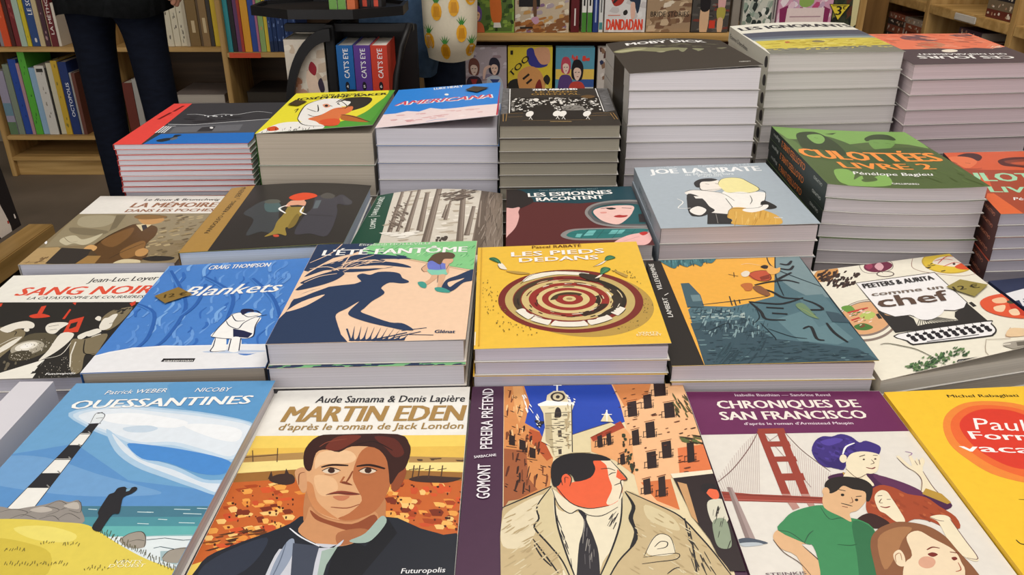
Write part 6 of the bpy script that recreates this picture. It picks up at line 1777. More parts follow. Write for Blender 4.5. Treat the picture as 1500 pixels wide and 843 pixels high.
  ["t","#f4f3f0","RACONTENT",[233,249,750,228],14.55,2,0]],
 'joe': [["t","#c9d2d8","HUBERT",[161,43,354,27],11.43,1,0],
  ["t","#c9d2d8","Virginie AUGUSTIN",[445,28,860,45],10.73,1,0],
  ["t","#f2f4f4","JOE LA PIRATE",[97,139,918,150],21.51,2,0],
  ["t","#e2e8ea","La vie rêvée",[410,161,631,167],9.2,1,0],
  ["t","#e2e8ea","de Marion Barbara",[342,195,696,206],9.06,1,0],
  ["t","#e2e8ea","Carstairs",[429,229,606,231],8.06,1,0],
  ["c","#f0ebe4",[271,481,340,448,404,460,524,515,555,637,481,807,454,847,353,803,355,627,280,527]],
  ["c","#2a2827",[274,526,332,531,368,609,378,712,396,778,319,837,253,852,225,802]],
  ["p","#f0ebe4",[315,549,385,561,370,591,319,587]],
  ["p","#2a2827",[343,802,464,834,466,975,298,963]],
  ["l","#8a8682",0.71,[390,828,367,957]],
  ["c","#f0ebe4",[237,760,302,707,345,762,294,835,249,818]],
  ["c","#f0e8de",[406,325,464,285,540,289,568,354,536,445,467,478,404,460,391,406]],
  ["c","#242120",[373,322,434,265,513,258,550,289,498,313,435,314,408,350,394,406,368,397]],
  ["c","#f4f1ea",[531,493,626,492,735,511,814,539,761,659,693,737,594,764,524,741,519,603]],
  ["c","#d9a94e",[449,874,501,766,550,740,621,760,711,796,776,897,735,1001,464,980,471,916]],
  ["d",["#c4923c","#e6bf6c"],22,[506,780,704,818,734,961,477,957],[1.37,0.39,-7.59,-22.73]],
  ["c","#efe5a2",[534,361,576,285,641,259,720,277,755,346,793,473,717,525,650,503,559,512,538,445]],
  ["c","#2a2827",[729,686,771,660,814,752,766,785,715,767]],
  ["c","#f4f1ea",[574,785,653,740,764,719,728,783,626,823]],
  ["k","#2a2625",1.06,[406,325,391,406,404,460,536,445]],
  ["k","#2a2625",1.05,[534,361,576,285,641,259,720,277,755,346,793,473,695,530,559,512]],
  ["k","#2a2625",1.02,[271,481,340,448,511,514,566,644]],
  ["k","#2a2625",0.94,[452,874,501,766,594,764,718,739,814,539,790,483]],
  ["k","#2a2625",1.01,[695,571,684,647,652,704]],
  ["k","#2a2625",1.01,[274,526,225,802,289,854,396,778]],
  ["k","#2a2625",0.97,[524,741,519,603]],
  ["k","#2a2625",1.05,[446,353,470,365]],
  ["k","#2a2625",1.06,[516,349,538,371]],
  ["k","#f4f3f0",1.46,[251,732,169,726,221,640,194,583]],
  ["t","#f4f3f0","Glénat",[739,914,793,918],4.03,1,0]],
 'cul': [["p","#7fa95a",[-27,-35,1048,-68,987,350,889,269,668,218,439,294,287,222,33,253]],
  ["c","#4c6238",[306,142,423,203,510,377,542,479,215,616,-3,495,10,314]],
  ["c","#364529",[147,124,282,59,345,117,380,302,347,499,233,482,206,417,94,456,87,334]],
  ["c","#82ad5e",[213,150,320,109,326,197,265,293,209,291]],
  ["k","#364529",1.18,[254,182,278,193]],
  ["c","#3a4a2c",[637,150,738,70,838,69,856,151,819,192,683,186,622,213]],
  ["c","#729c52",[655,188,821,188,777,289,669,385,604,352]],
  ["k","#364529",1.09,[659,237,696,247]],
  ["k","#364529",1.07,[738,245,772,259]],
  ["c","#465a34",[363,463,595,371,886,327,956,442,755,575,324,664]],
  ["p","#364529",[370,93,473,55,424,101]],
  ["c","#5f7a44",[-39,213,72,300,42,519,-34,434]],
  ["c","#87b25e",[144,770,236,743,259,808,213,901,295,833,292,890,460,802,415,961,167,998,125,984,99,934]],
  ["c","#54673c",[266,893,364,845,363,896,273,928]],
  ["k","#364529",1.03,[292,890,340,893]],
  ["d",["#48592f","#5f7444"],20,[665,575,965,654,991,972,559,941],[6.66,-26.82,-1.76,-4.15]],
  ["t","#f59847","CULOTTÉES",[26,576,956,585],39.64,2,-0.05],
  ["t","#f59847","LIVRE 2",[227,720,836,715],24.83,2,-0.05],
  ["t","#f4f3f0","Pénélope Bagieu",[252,818,768,814],11.81,1,0.25],
  ["t","#f4f3f0","GALLIMARD",[435,946,602,949],5.87,1,0]],
 'cul1': [["p","#d8623e",[-15,-44,658,-61,498,355,192,338,39,306]],
  ["c","#4a2d2d",[82,65,168,19,240,36,252,100,195,172,163,108,97,104]],
  ["c","#e87a50",[-2,99,87,78,163,108,181,183,120,264,62,296,19,211]],
  ["k","#5a2c28",1.09,[4,174,28,211]],
  ["k","#5a2c28",1.09,[88,203,122,212]],
  ["k","#5a2c28",1.24,[39,306,130,311,170,302]],
  ["c","#5c2f2c",[334,180,414,129,517,115,599,145,520,310,416,292,335,264]],
  ["c","#8a4434",[375,194,478,158,587,169,536,275,430,262]],
  ["c","#c45c3e",[411,220,515,202,564,217,544,259,452,254]],
  ["p","#e06c40",[38,710,80,712,144,1024,-41,1014,-39,856]],
  ["p","#d8623e",[41,420,156,426,104,634,53,631]],
  ["t","#a9ddb6","CULOTTÉES",[-168,499,834,576],35.63,2,0],
  ["t","#a9ddb6","LIVRE 1",[71,692,601,741],22.41,2,0],
  ["t","#f4f3f0","Pénélope Bagieu",[164,816,589,854],10.52,1,0.2]],
 'navy': [["p","#e8e8ea",[-29,162,169,118,334,93,249,198,87,225,-36,250]],
  ["t","#e8e8ea","TA",[-46,299,72,305],18.78,2,0]],
 'red': [["p","#ec4c45",[-99,-84,156,-74,212,1066,-24,1059]],
  ["p","#2872c6",[212,1066,251,782,965,760,1047,1088]],
  ["p","#55575d",[207,556,419,572,995,448,1105,676,968,769,254,782]],
  ["p","#6a6c72",[289,628,809,575,830,721,303,757]],
  ["p","#36373c",[507,635,607,615,623,732,504,737]],
  ["c","#e8e8e8",[601,651,604,661,603,669,599,673,593,673,586,668,579,660,573,650,571,641,571,633,575,628,581,629,589,633,596,641]],
  ["l","#dfe2e4",1.85,[202,555,419,572,677,515,995,448]],
  ["k","#dfe2e4",1.61,[245,312,323,305,454,350,553,313,673,327,810,250,956,297]],
  ["d",["#dfe2e4"],8,[315,325,644,337,646,387,353,377],[4.48,-0.24,1.46,-5.38]],
  ["d",["#2a2b30"],10,[234,362,822,383,624,499,240,519],[22.08,-1.19,2.52,-9.12]],
  ["l","#e6e8ea",2.14,[193,602,196,754]],
  ["l","#e6e8ea",2.14,[214,607,218,755]],
  ["l","#e6e8ea",2.14,[235,612,239,755]],
  ["l","#e6e8ea",2.14,[255,617,260,756]],
  ["k","#e6e8ea",1.53,[193,602,287,605]],
  ["c","#2a3038",[282,917,328,877,373,862,370,807,423,808,402,863,388,912,349,951,308,950]],
  ["c","#6a6e74",[373,895,399,854,425,880,399,920]],
  ["l","#7a1c1c",5.05,[66,431,89,255]],
  ["l","#7a1c1c",0.96,[105,332,129,308]],
  ["l","#7a1c1c",4.58,[98,229,113,67]]],
 'jos': [["p","#4b9436",[999,-25,1064,117,991,985,957,978]],
  ["c","#ede33a",[-166,-81,141,-239,698,-125,920,-20,945,197,900,430,847,664,720,838,514,935,259,1055,-5,1122,-155,857,-132,407]],
  ["c","#f3f1ec",[263,717,224,509,226,328,321,214,472,211,600,298,572,433,659,553,678,684,597,767,498,888,356,816]],
  ["c","#2a2624",[517,370,551,222,656,188,797,220,838,333,807,498,707,598,626,625,643,460]],
  ["c","#f3f1ec",[519,342,567,282,615,357,583,407]],
  ["c","#e07a48",[363,735,456,646,520,504,602,475,691,468,711,614,655,730,676,922,564,936,457,812]],
  ["c","#e05a34",[488,804,597,767,675,829,683,946,582,939]],
  ["c","#f3f1ec",[29,1051,64,895,159,790,353,807,559,921,543,1027,259,1055]],
  ["c","#d8562e",[64,895,118,862,186,950,109,965]],
  ["d",["#2a2624"],22,[38,993,100,901,343,924,567,945,376,1015],[1.09,-1.59,1.52,-15.84]],
  ["c","#b8682e",[659,681,801,757,943,919,798,876,677,806]],
  ["k","#2a2624",2.64,[641,678,765,750,960,923]],
  ["k","#2a2624",1.98,[263,717,224,509,226,328,337,205]],
  ["k","#2a2624",1.98,[263,717,355,861,496,931,683,946]],
  ["k","#2a2624",2.03,[263,464,393,561,333,370]],
  ["k","#2a2624",2.04,[399,406,429,384,491,436]],
  ["k","#2a2624",2.0,[325,624,398,684,459,656]],
  ["k","#2a2624",2.01,[185,552,177,451,157,498]],
  ["k","#2a2624",3.08,[496,328,531,219,625,214,782,236]],
  ["c","#f3f1ec",[546,374,574,305,637,332,633,442,586,451]],
  ["k","#2a2624",1.68,[567,512,627,501,672,465]],
  ["k","#2a2624",1.71,[531,288,629,442,633,523]],
  ["c","#e8a080",[381,377,421,356,472,433,436,465]],
  ["p","#2a2624",[445,413,448,434,441,444,428,438,415,420,408,397,411,380,421,378,435,391]],
  ["t","#3a3a1c","CATEL & BOCQUET",[288,118,699,115],13.66,1,0],
  ["t","#26261c","JOSÉPHINE BAKER",[66,220,945,153],18.44,2,0.1]],
 'amer': [["p","#efdcdc",[-38,682,106,688,200,651,309,697,400,627,510,690,628,694,777,682,1012,691,1034,1089,-25,1116]],
  ["d",["#e2bcbc","#f4e8e8","#d9a8aa"],26,[33,740,446,712,963,740,968,923,126,948],[13.28,-0.4,0.26,-6.73]],
  ["t","#f4f3f0","LUKE HEALY",[360,88,638,67],17.54,1,0],
  ["t","#eef0f2","AMERICANA",[65,481,940,503],29.18,2,0.25],
  ["t","#d9485a","AMERICANA",[54,473,930,488],27.69,1,0.25],
  ["c","#f4f3f0",[522,279,521,292,517,301,509,304,500,302,491,293,484,281,481,267,481,254,486,245,493,242,502,244,511,252,518,265]],
  ["k","#5a9adf",1.62,[413,969,493,947,581,955]],
  ["l","#c0303c",2.54,[1007,14,989,989]]],
 'piano': [["p","#6b6a6b",[-6,-30,58,-30,61,718,-3,724]],
  ["p","#6b6a6b",[893,-30,987,-30,990,636,903,672]],
  ["d",["#4a494a","#8a898a"],24,[1,17,54,17,56,689,6,696],[6.91,0.0,0.02,-3.07]],
  ["d",["#4a494a","#8a898a"],24,[907,17,976,17,981,609,916,646],[9.29,0.0,-0.32,-3.12]],
  ["l","#f4f3f0",1.47,[67,17,76,697]],
  ["l","#f4f3f0",1.48,[877,-6,891,665]],
  ["p","#27231f",[89,280,883,264,882,672,79,690]],
  ["d",["#dcd8d0","#c9c5bc","#8a8680","#efece6"],230,[97,301,861,285,872,646,91,653],[4.53,-0.0,-0.28,-5.92]],
  ["d",["#1d1a18"],110,[97,301,861,285,872,646,91,653],[3.17,0.0,-0.19,-3.95]],
  ["p","#e6e2da",[515,447,533,325,545,448]],
  ["p","#e6e2da",[432,406,485,387,496,427,437,447]],
  ["c","#e6e2da",[335,344,332,360,324,373,314,380,302,380,292,373,284,360,282,344,285,328,292,315,303,308,315,308,325,315,332,328]],
  ["p","#2a2623",[286,619,463,621,485,838,260,841]],
  ["p","#2a2623",[545,622,716,617,730,835,516,845]],
  ["c","#27231f",[300,524,365,486,429,506,463,621,299,619]],
  ["c","#8a8680",[550,527,635,500,710,529,716,625,545,622]],
  ["d",["#3a3632"],30,[556,527,710,529,710,617,552,615],[4.01,-0.0,-0.13,-1.91]],
  ["c","#efece6",[283,687,283,717,277,747,265,772,250,787,236,789,224,777,218,755,218,725,224,694,236,669,250,653,265,651,277,663]],
  ["l","#efece6",0.86,[250,775,272,862]],
  ["l","#efece6",0.86,[265,771,244,854]],
  ["c","#efece6",[516,679,515,710,507,740,495,766,479,781,465,782,454,771,448,748,449,718,457,687,469,661,485,645,499,643,511,656]],
  ["l","#efece6",0.86,[480,768,498,855]],
  ["l","#efece6",0.86,[495,764,470,848]],
  ["c","#efece6",[566,684,565,714,557,745,544,770,529,785,514,787,503,775,497,752,499,722,506,691,519,665,535,650,550,648,561,660]],
  ["l","#efece6",0.86,[529,772,547,860]],
  ["l","#efece6",0.86,[544,769,519,852]],
  ["c","#efece6",[775,687,773,717,764,748,750,773,734,788,720,790,709,778,704,755,706,726,715,694,729,668,745,653,760,651,771,663]],
  ["l","#efece6",0.86,[735,775,750,864]],
  ["l","#efece6",0.86,[750,772,722,856]],
  ["l","#dbb878",1.67,[419,908,597,909]],
  ["l","#b08a54",0.63,[189,884,770,871]],
  ["l","#b08a54",0.85,[64,796,192,784]],
  ["l","#b08a54",0.86,[735,779,953,761]],
  ["l","#b08a54",1.08,[24,718,30,898]],
  ["l","#b08a54",0.87,[55,718,52,891]],
  ["l","#b08a54",1.09,[965,710,985,864]],
  ["l","#b08a54",0.87,[940,710,961,864]],
  ["l","#b08a54",0.87,[24,718,192,699]],
  ["l","#b08a54",0.87,[783,718,970,703]],
  ["c","#6a5030",[716,263,787,211,853,255,792,314]],
  ["t","#f4f3f0","ZEINA ABIRACHED",[281,76,704,54],12.65,2,0],
  ["t","#9c7a40","LE PIANO",[308,148,698,131],12.34,2,0],
  ["t","#9c7a40","ORIENTAL",[269,217,718,202],12.05,2,0]],
 'moby': [["c","#8a8868",[7,313,153,245,289,271,399,328,504,331,613,383,462,424,369,451,197,373,63,389]],
  ["c","#b3b18c",[19,319,160,297,278,319,202,349,68,362]],
  ["c","#a5a284",[337,442,390,435,407,453,365,470]],
  ["c","#8a8a6e",[532,390,609,364,550,482,528,471]],
  ["c","#8a8a6e",[646,386,739,399,671,480,662,454]],
  ["c","#77745f",[853,370,951,338,884,410]],
  ["d",["#6f6c58","#5c584a"],24,[163,193,972,197,878,348,231,295],[15.09,-2.08,-0.86,-4.71]],
  ["t","#9a978c","CHABOUTÉ",[370,71,614,55],10.25,1,0],
  ["t","#f4f3f0","MOBY DICK",[152,165,832,157],21.53,2,0],
  ["t","#d8d5cc","GLÉNAT",[867,876,955,878],6.92,1,0]],
 'ign': [["p","#595d6c",[9,320,376,317,731,311,1016,279,1020,520,536,566,20,569]],
  ["p","#6c7583",[17,474,488,475,1024,444,1020,520,533,573,20,581]],
  ["p","#98a49f",[21,551,460,545,1030,500,1011,604,506,637,29,641]],
  ["p","#d7c759",[25,604,528,586,1021,567,1040,799,496,851,23,860]],
  ["d",["#c2b04a","#e6da7c","#b39d3c"],70,[41,629,990,594,1016,782,502,837,43,837],[14.15,2.19,-3.48,-6.1]],
  ["c","#8f8560",[448,658,498,636,541,673,511,703,448,697]],
  ["c","#c07a4a",[232,664,265,642,269,676,234,705]],
  ["p","#85857a",[22,854,501,840,1042,796,1044,1005,434,994,2,1009]],
  ["d",["#d7c759","#a8a47c","#6c6c64"],60,[37,856,501,840,1042,796,1020,864,477,895,29,900],[6.46,-1.22,-3.94,-6.63]],
  ["t","#3a3c44","LES IGNORANTS",[42,212,996,179],32.27,2,0]],
 'sais': [["p","#ee8467",[-76,-113,1038,-50,998,513,843,568,731,533,564,573,422,533,247,556,85,555,-181,514]],
  ["c","#7d5a60",[300,110,415,35,500,48,573,167,585,248,466,289,318,237,280,190]],
  ["c","#c98a70",[348,351,496,313,543,425,396,544,307,477]],
  ["c","#6a545c",[752,86,929,15,974,93,868,139]],
  ["d",["#d97058","#f39c80","#c2705c"],60,[127,17,975,16,966,490,638,515,136,489],[17.95,-10.95,-4.2,-7.8]],
  ["d",["#f3d8c0"],14,[878,463,982,512,863,569],[16.31,20.48,-1.66,-3.75]],
  ["c","#f4ead8",[534,624,517,644,490,659,460,666,431,664,410,654,401,637,405,617,423,597,449,582,480,574,509,575,530,586,539,603]],
  ["t","#f4f3f0","CES JOURS",[851,807,133,761],22.53,2,0],
  ["t","#f4f3f0","QUI DISPARAISSENT",[858,727,163,692],11.53,2,0]],
}
STICKERS = {
 'blankets': [["p","#8b7038",[76,355,191,271,319,355,182,435]],
  ["t","#4a3a1a","12 €",[150,381,284,364],8.59,2,0]],
 'chef': [["p","#9a8c4a",[728,388,859,334,980,437,828,527]],
  ["t","#3a3420","12 €",[756,439,915,453],10.15,2,0]],
 'jos': [["p","#4a3d26",[41,355,76,227,206,282,154,396]]],
 'amer': [["p","#3a3026",[669,210,743,110,897,193,789,313]]],
}


# ------------------------------------------------------------------ room
structure(solid('floor', -4.5, -1.2, -0.05, 3.6, 4.6, 0.0, mat('grey_concrete', '#857768', 0.6, 0, (2.5, 2.5, 2.5), '#6f6356', 0.3), bevel=0))
structure(solid('wall_back', -4.5, 4.0, 0.0, 3.6, 4.1, 2.9, mat('shop_wall', '#8d8474', 0.9, 0.06), bevel=0))
structure(solid('wall_left', -4.5, -1.2, 0.0, -4.4, 4.0, 2.9, mat('shop_wall', '#8d8474', 0.9, 0.06), bevel=0))
structure(solid('wall_right', 1.75, -1.2, 0.0, 1.85, 4.0, 2.9, mat('shop_wall', '#8d8474', 0.9, 0.06), bevel=0))

structure(solid('ceiling', -4.5, -1.2, 2.9, 3.6, 4.1, 3.0, mat('ceiling_paint', '#b9b4aa', 0.9, 0.04), bevel=0))

# ------------------------------------------------------------------ table
TT = 0.645
t = tag(empty('display_table', (0.1, 1.0, 0)), 'wide brown wooden display table under all the piles of comics', 'table')
solid('table_top', -0.715, -0.72, TT - 0.035, 0.95, 0.62, TT, DARKWOOD, t, 0.004)
solid('apron', -0.66, -0.66, TT - 0.12, 0.88, 0.56, TT - 0.035, DARKWOOD, t)
for x in (-0.64, 0.86):
    for y in (-0.64, 0.54): solid('leg', x - .035, y - .035, 0, x + .035, y + .035, TT - 0.12, DARKWOOD, t)
for k in BOOKS: stack(k)

# ------------------------------------------------------------------ upright books
def upright_book(x0, x1, y, z0, h, d, face, cover, page='#cfc8b8', art=None, name='comic_book', M=None):
    """book standing on its tail. face 'spine': spine towards -Y, d deep; face 'cover': front cover towards -Y, d thick"""
    cx = (x0 + x1) / 2
    root = empty(name, (cx, y, z0)); w = (x1 - x0) / 2; t = .0014
    mb = MB()
    if face == 'spine':
        mb.box(-w, 0, 0, w, t, h, cover); mb.box(-w, t, 0, -w + t, d, h, cover); mb.box(w - t, t, 0, w, d, h, cover)
        pg = (-w + t, t, .003, w - t, d - .003, h - .003)
    else:
        mb.box(-w, 0, 0, w, t, h, cover); mb.box(-w, d - t, 0, w, d, h, cover); mb.box(-w, t, 0, -w + t, d - t, h, cover)
        pg = (-w + t, t, .003, w - .003, d - t, h - .003)
    if art:
        S = Surface([(-w, 0, h), (w, 0, h), (-w, 0, 0), (w, 0, 0)], axis=(0, -1, 0)); draw(mb, S, art, seed=len(art) + int(x0 * 999), first=3e-4, step=3e-5)
    mb.build('cover', INK, root)
    pb = MB(); pb.box(*pg); pb.build('page_block', mat('page_tops_' + page.strip('#'), page, .8, .15, (300, 300, 3), spec=.1), root)
    return root
NUM = ['first', 'second', 'third', 'fourth', 'fifth', 'sixth', 'seventh', 'eighth', 'ninth', 'tenth', 'eleventh', 'twelfth', 'thirteenth', 'fourteenth', 'fifteenth', 'sixteenth', 'seventeenth', 'eighteenth']
def shelf_row(items, x, y, z0, where, group, d=.2):
    """items: (colour hex, colour word, thickness, height, art or None)"""
    for i, (c, word, t, h, a) in enumerate(items):
        b = upright_book(x, x + t - .0012, y + (.004 * ((i * 7) % 3)), z0, h, d, 'spine', c, art=a)
        tag(b, '%s spine, %s from the left %s' % (word, NUM[i], where), 'book', group); x += t
def title(s, c, v0=.95, v1=.3, h=14, u=.78, b=1): return ['t', c, s, [int(u * 1000), int(v0 * 1000), int(u * 1000), int(v1 * 1000)], h, b, 0]
def marks(c, n=10): return ['d', [c], n, [350, 60, 650, 60, 650, 940, 350, 940], [5, 0, 0, 12]]

# ------------------------------------------------------------------ oak bookcase on the left
bc = tag(empty('bookcase', (-1.3, 3.43, 0)), 'oak bookcase along the back wall, behind the standing person in jeans', 'bookcase')
def part(name, x0, y0, z0, x1, y1, z1, m, p, ox=-1.3, oy=3.43): return solid(name, x0 - ox, y0 - oy, z0, x1 - ox, y1 - oy, z1, m, p)
UX = (-2.185, -1.665, -1.19, -.42)
for x in UX: part('upright', x, 3.43, 0, x + .022, 3.73, 1.75, OAKV, bc)
part('back_panel', -2.185, 3.73, 0, -.398, 3.742, 1.75, wood('shaded_back_board', '#4a3724', '#3a2a1a'), bc)  # back board brown is darkened to paint in the shade inside the bays
for i in range(3):
    a, b = UX[i] + .022, UX[i + 1]; up = .548 if i < 2 else .526
    part('kick_board', a, 3.45, 0, b, 3.465, .07, OAK, bc)
    for z in (.088, .18, up, .95, 1.35, 1.75): part('shelf_board', a, 3.43, z - .018, b, 3.73, z, OAK, bc)
lab = MB(); lab.box(.142, -.003, .507, .27, -.0005, .527, '#d8502e'); lab.build('red_shelf_label', INK, bc)
LT = ' '
w1 = 'on the upper shelf left of the person'
shelf_row([('#1f2c44', 'dark navy', .032, .29, [marks('#3fa0b0', 6)]), ('#7c2f22', 'rust-red', .026, .30, [marks('#b0583c', 4)]), ('#8f8c92', 'grey', .018, .31, None), ('#d8532a', 'bright orange-red', .030, .31, [marks('#e88a5a', 5)]), ('#4a2520', 'dark brown', .016, .31, None), ('#7a2a2c', 'maroon', .026, .31, [marks('#a04a48', 5)]),
           ('#a9bfae', 'pale sage', .024, .32, None), ('#d0bc2c', 'mustard yellow', .017, .31, [marks('#a89a30', 4)]), ('#2d4a80', 'deep blue, white-lettered', .038, .31, [title('LE SCULPTEUR', '#f0f0f0', .60, .02, 17), ['c', '#d8d8d8', [400, 900, 600, 900, 600, 945, 400, 945]]]), ('#c7b48c', 'sand', .020, .27, None), ('#4a2c38', 'plum', .019, .25, [marks('#b08a8a', 5)]), ('#b59a78', 'tan', .008, .245, None), ('#6a2328', 'wine-red, white-lettered', .026, .24, [title('LA MÉTHODE', '#f0e8e0', .8, .06, 12)]), ('#d9d0c0', 'off-white', .012, .17, None)],
          -2.16, 3.45, .549, w1, 'comics on the upper left shelf')
w2 = 'on the upper shelf right of the person'
shelf_row([('#c9bfa6', 'cream', .026, .24, [marks('#8a8270', 6)])] + [('#d8cfb6', 'ivory', .026, .245 + .002 * (k % 2), [marks('#6a6254', 7)]) for k in range(5)] + [('#b9ad96', 'beige', .014, .24, None), ('#7d6236', 'wide brown', .042, .225, [['p', '#c9b48c', [350, 550, 680, 550, 680, 760, 350, 760]]]), ('#5f4a30', 'dark brown', .012, .22, None), ('#8a6d44', 'light brown', .03, .225, [['p', '#cdb88e', [300, 500, 720, 500, 720, 760, 300, 760]]]), ('#3a332c', 'charcoal', .016, .22, None), ('#d6b62a', 'golden yellow', .022, .27, None)],
          -1.488, 3.45, .549, w2, 'comics on the upper middle shelf')
w3 = 'on the shelf with the red label'
shelf_row([('#2f8f98', 'teal', .020, .29, None), ('#241f22', 'black', .018, .29, None), ('#6a3f6a', 'purple', .018, .29, None), ('#a83a2c', 'red', .012, .29, None), ('#e0a02c', 'amber', .030, .29, None), ('#2f4a9a', 'royal blue', .026, .29, None), ('#b06a8a', 'pink', .010, .29, None), ('#8fae6a', 'pale green', .022, .29, [marks('#d88a5a', 5)]), ('#e0c43c', 'yellow', .016, .29, None)] +
          [(('#1f3a6e', '#1a3362')[k % 2], 'slim navy', .0165, .285, [marks('#6f86b4', 5), ['p', '#12264a', [0, 850, 1000, 850, 1000, 1000, 0, 1000]]]) for k in range(7)],
          -1.166, 3.45, .527, w3, 'comics on the upper right shelf')
w4 = 'on the lower shelf left of the person'
shelf_row([('#9a94a8', 'lilac-grey', .036, .27, [['p', '#6a8a9a', [0, 500, 1000, 500, 1000, 700, 0, 700]], ['p', '#5f7a58', [0, 800, 1000, 800, 1000, 1000, 0, 1000]]]), ('#7f8a78', 'grey-green', .026, .295, None), ('#2a4a9c', 'royal blue', .034, .315, [marks('#1f3a80', 4)]), ('#b08a90', 'dusty pink', .014, .30, None), ('#5aae3c', 'bright green, tallest', .030, .345, [marks('#3a7a2c', 7)]), ('#8fb0cc', 'pale blue', .030, .28, None), ('#d2cec6', 'white', .040, .29, [['p', '#3a362f', [150, 40, 850, 40, 850, 90, 150, 90]], marks('#9a958a', 7)]), ('#2a2724', 'thin black', .006, .28, None), ('#cfc8ae', 'cream', .026, .30, None), ('#c9a634', 'mustard', .026, .31, [marks('#8a7a34', 6)]), ('#22366e', 'navy, white-lettered', .036, .305, [title('OCTOPOLIS', '#e8ecf2', .75, .28, 13)]), ('#a9a8a4', 'light grey', .012, .26, None), ('#6a3f34', 'brown', .016, .26, None)],
          -2.155, 3.45, .181, w4, 'comics on the lower left shelf')
w5 = 'between the legs of the person'
shelf_row([('#6a2f24', 'red-brown', .042, .22, None), ('#a9a6a0', 'pale grey', .026, .235, None), ('#c9c7c2', 'white', .016, .235, None), ('#c9b52c', 'yellow', .024, .20, None)], -1.635, 3.45, .181, w5, 'comics between the legs')
def pile(x0, x1, y0, y1, z, ths, cols, words, where, grp, pg='#bdb4a8'):
    for i, (t, c, w) in enumerate(zip(ths, cols, words)):
        r = empty('comic_book', ((x0 + x1) / 2, (y0 + y1) / 2, z)); hw, hd = (x1 - x0) / 2, (y1 - y0) / 2
        m = MB(); m.box(-hw, -hd, 0, hw, hd, .0012, c); m.box(-hw, -hd, t - .0014, hw, hd, t - .0002, c); m.box(hw - .0012, -hd, .0012, hw, hd, t - .0014, c)
        m.build('cover', INK, r); p = MB(); p.box(-hw + .002, -hd + .002, .0012, hw - .0012, hd - .002, t - .0014); p.build('page_block', paper(pg), r)
        tag(r, w + ' ' + where, 'book', grp); z += t
pile(-1.43, -1.215, 3.46, 3.70, .181, (.05, .045, .04, .035), ('#a9a29a', '#8a3a34', '#c9c4bc', '#857a74'), ('thick grey book, bottom of', 'brown-red book, second from bottom in', 'white book, second from top in', 'grey-topped book, top of'), 'the lying pile under the ivory spines', 'books lying flat on the lower shelf')
pile(-1.12, -.90, 3.46, 3.70, .181, (.05, .05, .04, .04), ('#34302c', '#2a2624', '#3f342c', '#26221f'), ('thick dark book, bottom of', 'black book, second from bottom in', 'brown-black book, second from top in', 'black book, top of'), 'the dark pile right of the upright', 'dark books lying flat', '#3f3a34')

# ------------------------------------------------------------------ people
def body(name, chains, root_r, mats, pick, loc):
    """one continuous skinned figure; chains: list of polylines [(x, y, z, r)] that share their end points"""
    me = bpy.data.meshes.new(name); bm = bmesh.new(); idx = {}; rad = []
    for ch in chains:
        prev = None
        for x, y, z, r in ch:
            k = (round(x, 4), round(y, 4), round(z, 4))
            if k not in idx: idx[k] = bm.verts.new(k); rad.append(r)
            if prev is not None and prev is not idx[k]: bm.edges.new((prev, idx[k]))
            prev = idx[k]
    bm.verts.index_update(); bm.to_mesh(me); bm.free()
    o = bpy.data.objects.new(name, me); COL.objects.link(o)
    md = o.modifiers.new('skin', 'SKIN'); md.use_smooth_shade = True
    for i, sv in enumerate(me.skin_vertices[0].data):
        sv.radius = (rad[i], rad[i] * (.8 if rad[i] > .09 else 1)); sv.use_root = i == 0
    sd = o.modifiers.new('smooth', 'SUBSURF'); sd.levels = 2; sd.render_levels = 2
    dg = bpy.context.evaluated_depsgraph_get(); nm = bpy.data.meshes.new_from_object(o.evaluated_get(dg))
    o.modifiers.clear(); o.data = nm; bpy.data.meshes.remove(me)
    nm.materials.clear()
    for m in mats: nm.materials.append(m)
    for p in nm.polygons: p.material_index = pick(p.center); p.use_smooth = True
    o.location = loc
    return o
def hand(x, y, z, side):
    """wrist at x, y, z; palm, five unequal bent fingers hanging down"""
    ch = [[(x, y, z, .026), (x, y - .005, z - .045, .03), (x, y - .008, z - .08, .03)]]
    for i, (dy, l) in enumerate(((.03, .068), (.010, .078), (-.012, .072), (-.033, .056))):
        yb = y - .008 + dy
        ch.append([(x, y - .008, z - .08, .03), (x + side * .002, yb, z - .098, .0095), (x - side * .006, yb - .002, z - .098 - l * .5, .0088), (x - side * .018, yb - .003, z - .098 - l * .92, .0075)])
    ch.append([(x, y - .005, z - .045, .03), (x - side * .012, y + .038, z - .062, .011), (x - side * .018, y + .05, z - .092, .0095), (x - side * .02, y + .05, z - .115, .008)])
    return ch
